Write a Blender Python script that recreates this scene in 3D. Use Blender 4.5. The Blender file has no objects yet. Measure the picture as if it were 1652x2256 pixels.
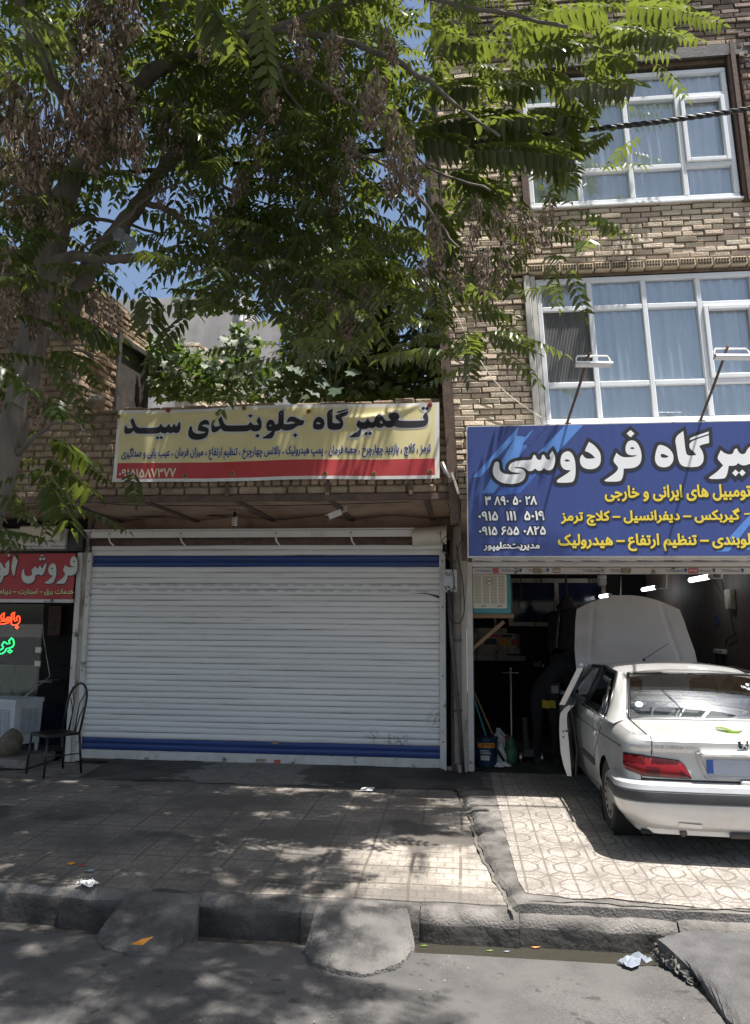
import bpy, bmesh, math, random
import numpy as np
from mathutils import Vector, Matrix
from mathutils.geometry import delaunay_2d_cdt
random.seed(7); rng = np.random.default_rng(7)
SC = bpy.context.scene
COL = SC.collection
R = math.radians

# ---------------------------------------------------------------- camera, sky, sun, exposure
CAM_H, YAW, PITCH, ROLL, FPX, CX, CY = 1.72, R(6.5), R(8.2), R(0.45), 1680.0, 826.0, 1128.0
FW = Vector((-math.sin(YAW)*math.cos(PITCH), math.cos(YAW)*math.cos(PITCH), math.sin(PITCH)))
_r0 = Vector((math.cos(YAW), math.sin(YAW), 0)); _u0 = _r0.cross(FW)
RT = math.cos(ROLL)*_r0 + math.sin(ROLL)*_u0
UP = -math.sin(ROLL)*_r0 + math.cos(ROLL)*_u0
cam = bpy.data.cameras.new("camera"); cam_ob = bpy.data.objects.new("camera", cam); COL.objects.link(cam_ob)
cam.sensor_fit = 'HORIZONTAL'; cam.sensor_width = 36.0; cam.lens = 36.0*FPX/1652.0
cam.clip_start = 0.05; cam.clip_end = 2000
M = Matrix((RT, UP, -FW)).transposed().to_4x4(); M.translation = Vector((0, 0, CAM_H))
cam_ob.matrix_world = M
SC.camera = cam_ob

LDIR = Vector((-0.28, 0.165, -1.0)).normalized()          # the way the sunlight travels
world = bpy.data.worlds.new("World"); SC.world = world; world.use_nodes = True
_nt = world.node_tree
_sky = _nt.nodes.new('ShaderNodeTexSky'); _sky.sky_type = 'NISHITA'; _sky.sun_disc = False
_sky.sun_elevation = math.asin(-LDIR.z); _sky.sun_rotation = math.atan2(-LDIR.x, -LDIR.y)
_sky.air_density = 1.0; _sky.dust_density = 2.6; _sky.ozone_density = 1.0
_bg = _nt.nodes['Background']; _bg.inputs[1].default_value = 0.092
_nt.links.new(_sky.outputs[0], _bg.inputs[0])
sun = bpy.data.lights.new("sun", 'SUN'); sun.energy = 5.0; sun.angle = R(0.55); sun.color = (1.0, 0.965, 0.915)
sun_ob = bpy.data.objects.new("sun", sun); COL.objects.link(sun_ob); sun_ob.location = (5, -5, 20)
sun_ob.rotation_euler = LDIR.to_track_quat('-Z', 'Y').to_euler()
SC.view_settings.view_transform = 'Standard'; SC.view_settings.look = 'None'
SC.view_settings.exposure = 0.9; SC.view_settings.gamma = 1.0
SC.cycles.max_bounces = 8; SC.cycles.transparent_max_bounces = 16
SC.cycles.sample_clamp_indirect = 6.0

# ---------------------------------------------------------------- measuring helpers
CP = Vector((0, 0, CAM_H))
def ray(u, v): return FW*FPX + RT*(u-CX) - UP*(v-CY)
def onY(u, v, Y): d = ray(u, v); return CP + d*(Y/d.y)
def onZ(u, v, Z): d = ray(u, v); return CP + d*((Z-CAM_H)/d.z)
def onX(u, v, X): d = ray(u, v); return CP + d*(X/d.x)
def proj(p):
    q = Vector(p)-CP; z = q.dot(FW)
    if z < 0.05: return (-9999, -9999)
    return (CX+FPX*q.dot(RT)/z, CY-FPX*q.dot(UP)/z)

# ---------------------------------------------------------------- mesh helpers
class MB:
    def __init__(s): s.v = []; s.f = []; s.m = []
    def add(s, vs, fs, mi=0):
        b = len(s.v); s.v.extend([tuple(p) for p in vs])
        for f in fs: s.f.append(tuple(i+b for i in f)); s.m.append(mi)
        return b
    def quad(s, a, b, c, d, mi=0): s.add([a, b, c, d], [(0, 1, 2, 3)], mi)
    def box(s, x0, x1, y0, y1, z0, z1, mi=0, ch=0.0, fn=None):
        if ch <= 0:
            vs = [(x0,y0,z0),(x1,y0,z0),(x1,y1,z0),(x0,y1,z0),(x0,y0,z1),(x1,y0,z1),(x1,y1,z1),(x0,y1,z1)]
            fs = [(0,3,2,1),(4,5,6,7),(0,1,5,4),(1,2,6,5),(2,3,7,6),(3,0,4,7)]
        else:
            vs = []; xs = (x0, x1); ys = (y0, y1); zs = (z0, z1); idx = {}
            for i in (0, 1):
                for j in (0, 1):
                    for k in (0, 1):
                        sx = ch if i == 0 else -ch; sy = ch if j == 0 else -ch; sz = ch if k == 0 else -ch
                        for ax, p in enumerate(((xs[i], ys[j]+sy, zs[k]+sz), (xs[i]+sx, ys[j], zs[k]+sz), (xs[i]+sx, ys[j]+sy, zs[k]))):
                            idx[(i, j, k, ax)] = len(vs); vs.append(p)
            I = idx; fs = []
            for i in (0, 1): fs.append([I[(i,0,0,0)], I[(i,1,0,0)], I[(i,1,1,0)], I[(i,0,1,0)]][::(-1 if i == 0 else 1)])
            for j in (0, 1): fs.append([I[(0,j,0,1)], I[(1,j,0,1)], I[(1,j,1,1)], I[(0,j,1,1)]][::(1 if j == 0 else -1)])
            for k in (0, 1): fs.append([I[(0,0,k,2)], I[(1,0,k,2)], I[(1,1,k,2)], I[(0,1,k,2)]][::(-1 if k == 0 else 1)])
            for i in (0, 1):
                for j in (0, 1): fs.append([I[(i,j,0,0)], I[(i,j,1,0)], I[(i,j,1,1)], I[(i,j,0,1)]])
                for k in (0, 1): fs.append([I[(i,0,k,0)], I[(i,1,k,0)], I[(i,1,k,2)], I[(i,0,k,2)]])
            for j in (0, 1):
                for k in (0, 1): fs.append([I[(0,j,k,1)], I[(1,j,k,1)], I[(1,j,k,2)], I[(0,j,k,2)]])
            for i in (0, 1):
                for j in (0, 1):
                    for k in (0, 1): fs.append([I[(i,j,k,0)], I[(i,j,k,1)], I[(i,j,k,2)]])
        if fn: vs = [fn(p) for p in vs]
        s.add(vs, fs, mi)
    def obox(s, c, ax, ay, az, mi=0):
        """box from centre and three half-axis vectors"""
        c = Vector(c); ax = Vector(ax); ay = Vector(ay); az = Vector(az)
        vs = [c+i*ax+j*ay+k*az for k in (-1, 1) for (i, j) in ((-1,-1),(1,-1),(1,1),(-1,1))]
        s.add(vs, [(0,3,2,1),(4,5,6,7),(0,1,5,4),(1,2,6,5),(2,3,7,6),(3,0,4,7)], mi)
    def tube(s, path, r, n=8, mi=0, caps=True, closed=False):
        P = [Vector(p) for p in path]; L = len(P)
        rs = r if isinstance(r, (list, tuple)) else [r]*L
        rings = []; up = None
        for i in range(L):
            a = P[i-1] if (i > 0 or closed) else P[i]; b = P[(i+1) % L] if (i < L-1 or closed) else P[i]
            t = (b-a); t = t.normalized() if t.length > 1e-9 else Vector((0, 0, 1))
            if up is None:
                up = t.cross(Vector((0, 0, 1)));
                if up.length < 1e-3: up = t.cross(Vector((1, 0, 0)))
            up = (up - t*up.dot(t)); up = up.normalized() if up.length > 1e-6 else t.orthogonal().normalized()
            w = t.cross(up)
            rings.append([P[i]+rs[i]*(math.cos(2*math.pi*k/n)*up+math.sin(2*math.pi*k/n)*w) for k in range(n)])
        vs = [p for g in rings for p in g]; fs = []
        m = L if closed else L-1
        for i in range(m):
            for k in range(n):
                a = i*n+k; b = i*n+(k+1) % n; j = (i+1) % L
                fs.append((a, b, j*n+(k+1) % n, j*n+k))
        if caps and not closed: fs.append(tuple(range(n))[::-1]); fs.append(tuple((L-1)*n+k for k in range(n)))
        s.add(vs, fs, mi)
    def lathe(s, prof, o=(0, 0, 0), axis='z', n=24, mi=0):
        """prof: (radius, along) pairs"""
        o = Vector(o); vs = []; fs = []
        for (r, h) in prof:
            for k in range(n):
                c, d = r*math.cos(2*math.pi*k/n), r*math.sin(2*math.pi*k/n)
                vs.append(o+Vector({'z': (c, d, h), 'x': (h, c, d), 'y': (c, h, d)}[axis]))
        for i in range(len(prof)-1):
            for k in range(n):
                k2 = (k+1) % n; fs.append((i*n+k, i*n+k2, (i+1)*n+k2, (i+1)*n+k))
        s.add(vs, fs, mi)
    def grid(s, rows, mi=0, flip=False):
        """rows: list of equally long point lists"""
        n = len(rows[0]); vs = [p for r in rows for p in r]; fs = []
        for i in range(len(rows)-1):
            for k in range(n-1):
                f = (i*n+k, i*n+k+1, (i+1)*n+k+1, (i+1)*n+k)
                fs.append(f[::-1] if flip else f)
        s.add(vs, fs, mi)
    def prism(s, poly, fn, d0, d1, mi=0):
        """poly: 2-D outline; fn(a, b, d) maps to space; extruded from d0 to d1"""
        n = len(poly)
        vs = [fn(a, b, d0) for a, b in poly]+[fn(a, b, d1) for a, b in poly]
        fs = [tuple(range(n))[::-1], tuple(range(n, 2*n))]+[(i, (i+1) % n, n+(i+1) % n, n+i) for i in range(n)]
        s.add(vs, fs, mi)
    def build(s, name, mats, parent=None, smooth=False, wn=False):
        me = bpy.data.meshes.new(name); me.from_pydata(s.v, [], s.f)
        if not isinstance(mats, (list, tuple)): mats = [mats]
        for m in mats: me.materials.append(m)
        if len(mats) > 1: me.polygons.foreach_set('material_index', s.m)
        if smooth: me.polygons.foreach_set('use_smooth', [True]*len(me.polygons))
        me.update(); o = bpy.data.objects.new(name, me); COL.objects.link(o)
        if parent is not None: o.parent = parent
        return o
def recalc(o, angle=None):
    bm = bmesh.new(); bm.from_mesh(o.data)
    bmesh.ops.remove_doubles(bm, verts=bm.verts, dist=1e-5)
    bmesh.ops.recalc_face_normals(bm, faces=bm.faces)
    if angle:
        for e in bm.edges:
            if len(e.link_faces) == 2: e.smooth = e.calc_face_angle(0) < angle
        for f in bm.faces: f.smooth = True
    bm.to_mesh(o.data); bm.free(); return o
def tag(o, label=None, cat=None, group=None, kind=None):
    if label: o['label'] = label
    if cat: o['category'] = cat
    if group: o['group'] = group
    if kind: o['kind'] = kind
    return o
def thing(name, label, cat, loc=(0, 0, 0), group=None, rz=0.0):
    o = bpy.data.objects.new(name, None); o.empty_display_size = 0.2; COL.objects.link(o)
    o.location = loc; o.rotation_euler = (0, 0, rz)
    return tag(o, label, cat, group)
def copy_tree(o, parent=None):
    c = o.copy(); COL.objects.link(c)
    if parent is not None: c.parent = parent
    for ch in list(o.children): copy_tree(ch, c)
    return c

# ---------------------------------------------------------------- materials
def _lin(c): return tuple(c[:3])+(1.0,)
def mat(name, col, rough=0.6, metal=0.0, col2=None, nscale=8.0, nmix=0.5, bump=0.0, bscale=40.0, spec=0.5, stretch=None,
        island=0.0, dirt=None, dscale=2.0, dthr=(0.5, 0.7), coat=0.0, emit=None, estr=1.0, detail=6.0):
    m = bpy.data.materials.new(name); m.use_nodes = True; nt = m.node_tree; N = nt.nodes; L = nt.links
    b = N['Principled BSDF']; b.inputs['Roughness'].default_value = rough; b.inputs['Metallic'].default_value = metal
    b.inputs['Specular IOR Level'].default_value = spec; b.inputs['Coat Weight'].default_value = coat
    b.inputs['Base Color'].default_value = _lin(col)
    tc = N.new('ShaderNodeTexCoord'); vec = tc.outputs['Object']
    if stretch:
        mp = N.new('ShaderNodeMapping'); mp.inputs['Scale'].default_value = stretch; L.new(vec, mp.inputs[0]); svec = mp.outputs[0]
    else: svec = vec
    cur = None
    if col2 is not None:
        n = N.new('ShaderNodeTexNoise'); n.inputs['Scale'].default_value = nscale; n.inputs['Detail'].default_value = detail; L.new(svec, n.inputs['Vector'])
        rp = N.new('ShaderNodeValToRGB'); rp.color_ramp.elements[0].position = 0.5-0.35*nmix; rp.color_ramp.elements[1].position = 0.5+0.35*nmix
        rp.color_ramp.elements[0].color = _lin(col); rp.color_ramp.elements[1].color = _lin(col2)
        L.new(n.outputs['Fac'], rp.inputs[0]); cur = rp.outputs[0]
    if island > 0:
        g = N.new('ShaderNodeNewGeometry'); hsv = N.new('ShaderNodeHueSaturation')
        mr = N.new('ShaderNodeMapRange'); mr.inputs[3].default_value = 1-island; mr.inputs[4].default_value = 1+island
        L.new(g.outputs['Random Per Island'], mr.inputs[0]); L.new(mr.outputs[0], hsv.inputs['Value'])
        mr2 = N.new('ShaderNodeMapRange'); mr2.inputs[3].default_value = 0.5-0.012; mr2.inputs[4].default_value = 0.5+0.012
        w = N.new('ShaderNodeTexWhiteNoise'); w.noise_dimensions = '1D'; L.new(g.outputs['Random Per Island'], w.inputs['W'])
        L.new(w.outputs['Value'], mr2.inputs[0]); L.new(mr2.outputs[0], hsv.inputs['Hue'])
        if cur: L.new(cur, hsv.inputs['Color'])
        else: hsv.inputs['Color'].default_value = _lin(col)
        cur = hsv.outputs[0]
    if dirt is not None:
        n = N.new('ShaderNodeTexNoise'); n.inputs['Scale'].default_value = dscale; n.inputs['Detail'].default_value = 8; n.inputs['Roughness'].default_value = 0.65
        L.new(svec, n.inputs['Vector'])
        rp = N.new('ShaderNodeValToRGB'); rp.color_ramp.elements[0].position = dthr[0]; rp.color_ramp.elements[1].position = dthr[1]
        L.new(n.outputs['Fac'], rp.inputs[0])
        mx = N.new('ShaderNodeMix'); mx.data_type = 'RGBA'; L.new(rp.outputs[0], mx.inputs['Factor'])
        if cur: L.new(cur, mx.inputs[6])
        else: mx.inputs[6].default_value = _lin(col)
        mx.inputs[7].default_value = _lin(dirt); cur = mx.outputs[2]
    if cur: L.new(cur, b.inputs['Base Color'])
    if bump > 0:
        n = N.new('ShaderNodeTexNoise'); n.inputs['Scale'].default_value = bscale; n.inputs['Detail'].default_value = 8
        L.new(svec, n.inputs['Vector']); bp = N.new('ShaderNodeBump'); bp.inputs['Strength'].default_value = bump; bp.inputs['Distance'].default_value = 0.02
        L.new(n.outputs['Fac'], bp.inputs['Height']); L.new(bp.outputs[0], b.inputs['Normal'])
    if emit: b.inputs['Emission Color'].default_value = _lin(emit); b.inputs['Emission Strength'].default_value = estr
    return m
def glass(name, tint=(0.8, 0.85, 0.85), refl=0.35, rough=0.0, col=(0.9, 0.95, 1.0)):
    m = bpy.data.materials.new(name); m.use_nodes = True; nt = m.node_tree; N = nt.nodes; L = nt.links
    for n in list(N):
        if n.type == 'BSDF_PRINCIPLED': N.remove(n)
    out = [n for n in N if n.type == 'OUTPUT_MATERIAL'][0]
    t = N.new('ShaderNodeBsdfTransparent'); t.inputs[0].default_value = _lin(tint)
    g = N.new('ShaderNodeBsdfGlossy'); g.inputs['Roughness'].default_value = rough; g.inputs[0].default_value = _lin(col)
    lw = N.new('ShaderNodeLayerWeight'); lw.inputs[0].default_value = 0.35
    mr = N.new('ShaderNodeMapRange'); mr.inputs[3].default_value = refl; mr.inputs[4].default_value = min(1, refl+0.7)
    L.new(lw.outputs['Fresnel'], mr.inputs[0])
    mx = N.new('ShaderNodeMixShader'); L.new(mr.outputs[0], mx.inputs[0]); L.new(t.outputs[0], mx.inputs[1]); L.new(g.outputs[0], mx.inputs[2])
    L.new(mx.outputs[0], out.inputs[0]); return m
def leafmat(name, top, trans, island=0.35, rough=0.42, tfac=0.35, spec=0.5):
    m = bpy.data.materials.new(name); m.use_nodes = True; nt = m.node_tree; N = nt.nodes; L = nt.links
    b = N['Principled BSDF']; b.inputs['Roughness'].default_value = rough; b.inputs['Specular IOR Level'].default_value = spec
    out = [n for n in N if n.type == 'OUTPUT_MATERIAL'][0]
    g = N.new('ShaderNodeNewGeometry'); hsv = N.new('ShaderNodeHueSaturation'); hsv.inputs['Color'].default_value = _lin(top)
    mr = N.new('ShaderNodeMapRange'); mr.inputs[3].default_value = 1-island; mr.inputs[4].default_value = 1+island
    L.new(g.outputs['Random Per Island'], mr.inputs[0]); L.new(mr.outputs[0], hsv.inputs['Value'])
    w = N.new('ShaderNodeTexWhiteNoise'); w.noise_dimensions = '1D'; L.new(g.outputs['Random Per Island'], w.inputs['W'])
    mr2 = N.new('ShaderNodeMapRange'); mr2.inputs[3].default_value = 0.475; mr2.inputs[4].default_value = 0.51
    L.new(w.outputs['Value'], mr2.inputs[0]); L.new(mr2.outputs[0], hsv.inputs['Hue'])
    L.new(hsv.outputs[0], b.inputs['Base Color'])
    t = N.new('ShaderNodeBsdfTranslucent'); t.inputs[0].default_value = _lin(trans)
    mx = N.new('ShaderNodeMixShader'); mx.inputs[0].default_value = tfac
    L.new(b.outputs[0], mx.inputs[1]); L.new(t.outputs[0], mx.inputs[2]); L.new(mx.outputs[0], out.inputs[0]); return m

MAT = dict(
 brick=mat('tan_brick', (0.51, 0.415, 0.315), 0.9, col2=(0.64, 0.55, 0.44), nscale=6, bump=0.5, bscale=55, island=0.15, dirt=(0.37, 0.29, 0.21), dscale=3.0, dthr=(0.52, 0.78)),
 mortar=mat('mortar', (0.16, 0.115, 0.08), 0.95, col2=(0.26, 0.20, 0.14), nscale=12, bump=0.6, bscale=50),
 darkbrick=mat('dark_brick', (0.23, 0.17, 0.13), 0.9, col2=(0.40, 0.31, 0.23), nscale=5, bump=0.4, bscale=60, island=0.3, dirt=(0.06, 0.05, 0.045), dscale=2.5, dthr=(0.42, 0.66)),  # darker brick tone with blotches, for the upper wall
 oldbrick=mat('weathered_brick', (0.29, 0.21, 0.14), 0.95, col2=(0.42, 0.325, 0.225), nscale=7, bump=0.6, bscale=40, island=0.18, dirt=(0.17, 0.12, 0.085), dscale=2.5, dthr=(0.45, 0.7)),
 perf=mat('pale_brick', (0.48, 0.40, 0.28), 0.9, col2=(0.56, 0.46, 0.33), nscale=14, bump=0.2),
 hole=mat('brick_hole', (0.06, 0.04, 0.03), 0.95),
 plaster=mat('stained_plaster', (0.36, 0.25, 0.175), 0.9, col2=(0.48, 0.36, 0.26), nscale=2.2, bump=0.2, bscale=25, dirt=(0.15, 0.09, 0.06), dscale=1.6, dthr=(0.5, 0.72)),
 rust=mat('rusty_steel', (0.085, 0.058, 0.046), 0.8, col2=(0.15, 0.095, 0.072), nscale=12, bump=0.3, bscale=80),
 darksteel=mat('dark_steel', (0.05, 0.05, 0.055), 0.5, col2=(0.10, 0.085, 0.075), nscale=10, bump=0.1),
 greysteel=mat('grey_pipe_paint', (0.17, 0.155, 0.14), 0.6, col2=(0.24, 0.21, 0.18), nscale=9, bump=0.1),
 dirtywhite=mat('dirty_white_paint', (0.66, 0.64, 0.60), 0.55, col2=(0.55, 0.53, 0.49), nscale=6, dirt=(0.12, 0.10, 0.085), dscale=7, dthr=(0.60, 0.68)),
 dirtypost=mat('dirty_post_paint', (0.45, 0.41, 0.35), 0.7, col2=(0.55, 0.50, 0.43), nscale=5, dirt=(0.10, 0.075, 0.06), dscale=4.0, dthr=(0.50, 0.66), stretch=(1, 1, 0.35), bump=0.2),
 white=mat('white_plastic', (0.80, 0.80, 0.79), 0.35, col2=(0.74, 0.74, 0.73), nscale=3, dirt=(0.5, 0.47, 0.42), dscale=5, dthr=(0.58, 0.75)),
 pvc=mat('window_frame_white', (0.80, 0.82, 0.84), 0.35, col2=(0.76, 0.78, 0.80), nscale=6),
 slat=mat('shutter_slat_white', (0.82, 0.81, 0.785), 0.42, col2=(0.70, 0.69, 0.665), nscale=1.2, stretch=(0.35, 1, 7), dirt=(0.30, 0.25, 0.20), dscale=5.5, dthr=(0.60, 0.78), detail=8),
 groove=mat('shutter_groove_grime', (0.52, 0.49, 0.46), 0.8, col2=(0.70, 0.68, 0.65), nscale=4, stretch=(0.5, 1, 6), dirt=(0.22, 0.175, 0.135), dscale=3, dthr=(0.46, 0.66)),
 slatblue=mat('shutter_slat_blue', (0.016, 0.045, 0.18), 0.4, col2=(0.024, 0.06, 0.22), nscale=3, stretch=(0.4, 1, 8), dirt=(0.09, 0.085, 0.085), dscale=4, dthr=(0.56, 0.76)),
 slatfaint=mat('faint_print', (0.44, 0.44, 0.46), 0.5),
 black=mat('black_paint', (0.012, 0.012, 0.013), 0.35),
 blackmatte=mat('black_rubber', (0.02, 0.02, 0.02), 0.8),
 cable=mat('black_cable', (0.025, 0.025, 0.028), 0.45),
 bluesign=mat('blue_vinyl', (0.036, 0.060, 0.215), 0.45, col2=(0.046, 0.074, 0.25), nscale=3.0, stretch=(6, 1, 0.5), nmix=0.9),
 bluelight=mat('light_blue_print', (0.13, 0.30, 0.72), 0.42, col2=(0.09, 0.22, 0.58), nscale=1.5),
 signwhite=mat('white_print', (0.83, 0.83, 0.83), 0.45),
 signblack=mat('charcoal_print', (0.022, 0.022, 0.026), 0.45),
 signyellow=mat('yellow_print', (0.80, 0.62, 0.06), 0.45),
 banneryellow=mat('yellow_banner_cloth', (0.70, 0.61, 0.30), 0.6, col2=(0.76, 0.68, 0.38), nscale=2.5, dirt=(0.56, 0.48, 0.24), dscale=3, dthr=(0.58, 0.8)),
 bannerwhite=mat('white_banner_cloth', (0.76, 0.74, 0.72), 0.6, col2=(0.66, 0.64, 0.62), nscale=4),
 bannerred=mat('red_banner_cloth', (0.46, 0.035, 0.045), 0.55, col2=(0.52, 0.06, 0.065), nscale=2.5),
 bannerhalo=mat('pale_print_halo', (0.62, 0.62, 0.63), 0.6),
 bannernavy=mat('navy_print', (0.022, 0.028, 0.13), 0.6),
 bannerblack=mat('black_print', (0.016, 0.015, 0.02), 0.6),
 bannercream=mat('cream_print', (0.74, 0.66, 0.48), 0.6),
 paleyellow=mat('pale_yellow_print', (0.66, 0.60, 0.27), 0.5),
 redsign=mat('red_vinyl', (0.36, 0.018, 0.024), 0.4, col2=(0.44, 0.03, 0.035), nscale=3),
 greyletter=mat('pale_grey_print', (0.60, 0.62, 0.58), 0.4),
 sticker=mat('paper_sticker', (0.66, 0.64, 0.60), 0.7, col2=(0.45, 0.42, 0.38), nscale=30),
 redstick=mat('red_sticker', (0.45, 0.04, 0.04), 0.6, col2=(0.55, 0.15, 0.13), nscale=60),
 brownstick=mat('brown_sticker', (0.17, 0.12, 0.08), 0.6, col2=(0.40, 0.33, 0.22), nscale=70),
 printblue=mat('blue_print', (0.04, 0.08, 0.26), 0.5),
 curtain=mat('pale_curtain', (0.80, 0.83, 0.84), 0.9, col2=(0.72, 0.76, 0.78), nscale=2),
 screen=mat('insect_screen', (0.13, 0.135, 0.14), 0.8, col2=(0.2, 0.2, 0.2), nscale=60, stretch=(3, 1, 0.05)),
 winglass=glass('window_glass', (0.95, 0.97, 0.98), 0.17, col=(0.86, 0.93, 1.0)),
 carglass=glass('car_glass', (0.62, 0.66, 0.66), 0.17, 0.02),
 tint=glass('tinted_glass', (0.20, 0.20, 0.20), 0.10),
 shopglass=glass('shop_glass', (0.7, 0.74, 0.72), 0.015),
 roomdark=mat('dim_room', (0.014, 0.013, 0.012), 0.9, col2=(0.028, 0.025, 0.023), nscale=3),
 concrete=mat('concrete', (0.22, 0.20, 0.178), 0.9, col2=(0.32, 0.295, 0.26), nscale=3, bump=0.6, bscale=30, dirt=(0.10, 0.09, 0.08), dscale=3.2, dthr=(0.44, 0.68)),
 ramp=mat('ramp_concrete', (0.11, 0.104, 0.098), 0.95, col2=(0.19, 0.18, 0.168), nscale=3.5, bump=0.8, bscale=75, dirt=(0.06, 0.056, 0.052), dscale=4.5, dthr=(0.47, 0.66)),
 brokenstone=mat('broken_concrete', (0.085, 0.08, 0.072), 0.95, col2=(0.19, 0.18, 0.16), nscale=18, bump=1.0, bscale=35),
 asphalt2=mat('grey_asphalt', (0.070, 0.068, 0.068), 0.85, col2=(0.115, 0.11, 0.108), nscale=7, bump=0.4, bscale=60),
 kerb=mat('kerb_concrete', (0.15, 0.138, 0.125), 0.9, col2=(0.25, 0.23, 0.21), nscale=3, bump=0.6, bscale=70, dirt=(0.06, 0.055, 0.05), dscale=2.6, dthr=(0.42, 0.62)),
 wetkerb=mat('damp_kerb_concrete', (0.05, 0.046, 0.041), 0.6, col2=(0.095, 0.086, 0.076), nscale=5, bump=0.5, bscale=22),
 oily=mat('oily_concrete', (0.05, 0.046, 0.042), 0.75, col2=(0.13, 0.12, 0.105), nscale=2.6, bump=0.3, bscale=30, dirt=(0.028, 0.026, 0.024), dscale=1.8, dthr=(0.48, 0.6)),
 farwall=mat('grey_render', (0.33, 0.315, 0.30), 0.9, col2=(0.43, 0.41, 0.385), nscale=0.8, bump=0.3, bscale=4, dirt=(0.24, 0.225, 0.21), dscale=0.9, dthr=(0.46, 0.66), stretch=(1, 1, 0.5)),
 bark=mat('grey_bark', (0.125, 0.105, 0.088), 0.95, col2=(0.20, 0.175, 0.15), nscale=9, stretch=(1, 1, 0.35), bump=0.7, bscale=22),
 fresh=mat('fresh_cut_wood', (0.50, 0.29, 0.13), 0.8, col2=(0.36, 0.2, 0.1), nscale=30),
 poleold=mat('old_pole_wood', (0.16, 0.12, 0.085), 0.9, col2=(0.27, 0.22, 0.165), nscale=6, stretch=(6, 6, 0.5), bump=0.5, bscale=18),
 leaf=leafmat('leaf_green', (0.028, 0.047, 0.014), (0.42, 0.52, 0.07), 0.4, 0.34, 0.22),
 vineleaf=leafmat('vine_leaf_green', (0.042, 0.070, 0.018), (0.22, 0.33, 0.04), 0.3, 0.5, 0.30),
 bigleaf=leafmat('broad_leaf_green', (0.05, 0.09, 0.05), (0.10, 0.18, 0.05), 0.2, 0.5, 0.25),
 seed=mat('dry_seed_brown', (0.15, 0.095, 0.062), 0.85, col2=(0.30, 0.235, 0.18), nscale=20, island=0.55),
 silver=mat('silver_car_paint', (0.64, 0.635, 0.62), 0.32, metal=0.32, col2=(0.58, 0.575, 0.56), nscale=2.0, coat=0.6, dirt=(0.47, 0.455, 0.43), dscale=1.6, dthr=(0.48, 0.78)),
 darkpaint=mat('dark_car_paint', (0.012, 0.013, 0.014), 0.35, coat=0.4),
 chrome=mat('bright_trim', (0.75, 0.75, 0.75), 0.18, metal=1.0),
 rubber=mat('bumper_rubber', (0.035, 0.036, 0.04), 0.55, col2=(0.06, 0.06, 0.065), nscale=6),
 tyre=mat('tyre_rubber', (0.028, 0.026, 0.025), 0.85, col2=(0.05, 0.046, 0.042), nscale=10),
 rim=mat('grey_wheel_cover', (0.36, 0.35, 0.33), 0.5, metal=0.3, col2=(0.25, 0.235, 0.21), nscale=9),
 taillight=mat('red_lamp_lens', (0.17, 0.006, 0.008), 0.2, spec=0.35),
 taillight2=mat('dark_red_lamp_lens', (0.07, 0.004, 0.006), 0.2, spec=0.35),
 platewhite=mat('plate_pale', (0.42, 0.44, 0.50), 0.4),
 plateblue=mat('plate_blue', (0.05, 0.11, 0.38), 0.4),
 seat=mat('seat_fabric', (0.15, 0.145, 0.14), 0.9),
 interior=mat('car_interior', (0.03, 0.03, 0.032), 0.8),
 tealpaint=mat('teal_paint', (0.05, 0.24, 0.27), 0.5, col2=(0.07, 0.29, 0.32), nscale=8),
 creamplastic=mat('cream_plastic', (0.68, 0.64, 0.53), 0.45),
 coolwhite=mat('white_cooler_paint', (0.50, 0.53, 0.56), 0.45, dirt=(0.42, 0.38, 0.33), dscale=4, dthr=(0.5, 0.72)),
 tile=None, tilewall=None,
 sack=mat('dirty_sack', (0.19, 0.16, 0.12), 0.95, col2=(0.11, 0.09, 0.07), nscale=10, bump=0.4),
 navycloth=mat('navy_cloth', (0.006, 0.010, 0.038), 0.9, bump=0.3, bscale=12),
 work=mat('dark_workwear', (0.011, 0.012, 0.014), 0.95, bump=0.3, bscale=14),
 skin=mat('skin', (0.24, 0.14, 0.095), 0.6),
 hair=mat('dark_hair', (0.012, 0.01, 0.009), 0.7),
 duster=mat('yellow_cloth', (0.36, 0.26, 0.02), 0.9),
 tubeon=mat('lit_tube', (1, 1, 1), 0.4, emit=(0.85, 0.93, 1.0), estr=3.0),
 neonred=mat('neon_red', (0.9, 0.1, 0.03), 0.4, emit=(1.0, 0.06, 0.015), estr=3.2),
 neongreen=mat('neon_green', (0.05, 0.8, 0.3), 0.4, emit=(0.015, 1.0, 0.22), estr=2.6),
 bucketblue=mat('bucket_navy', (0.010, 0.022, 0.055), 0.4, col2=(0.016, 0.045, 0.10), nscale=9),
 orange=mat('orange_print', (0.75, 0.28, 0.03), 0.5),
 gas=mat('green_cylinder_paint', (0.05, 0.15, 0.085), 0.5, col2=(0.03, 0.09, 0.05), nscale=9),
 redplastic=mat('red_plastic', (0.36, 0.03, 0.02), 0.5),
 jerry=mat('milky_plastic', (0.55, 0.55, 0.52), 0.5),
 paper=mat('white_paper', (0.80, 0.80, 0.78), 0.7, col2=(0.7, 0.7, 0.69), nscale=8),
 film=mat('clear_film', (0.24, 0.27, 0.31), 0.15),
 wood=mat('brown_wood', (0.22, 0.13, 0.075), 0.8, col2=(0.30, 0.18, 0.10), nscale=6, stretch=(1, 1, 6)),
 turq=mat('turquoise_paint', (0.04, 0.30, 0.30), 0.6),
 dryleaf=mat('dry_leaf', (0.42, 0.17, 0.04), 0.8, col2=(0.5, 0.25, 0.08), nscale=30),
 cut=leafmat('fresh_leaf_green', (0.16, 0.28, 0.05), (0.25, 0.4, 0.05), 0.1),
 chain=mat('chain_steel', (0.12, 0.11, 0.10), 0.5, metal=0.6),
 steel=mat('bare_steel', (0.45, 0.43, 0.40), 0.35, metal=0.8),
)

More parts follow.
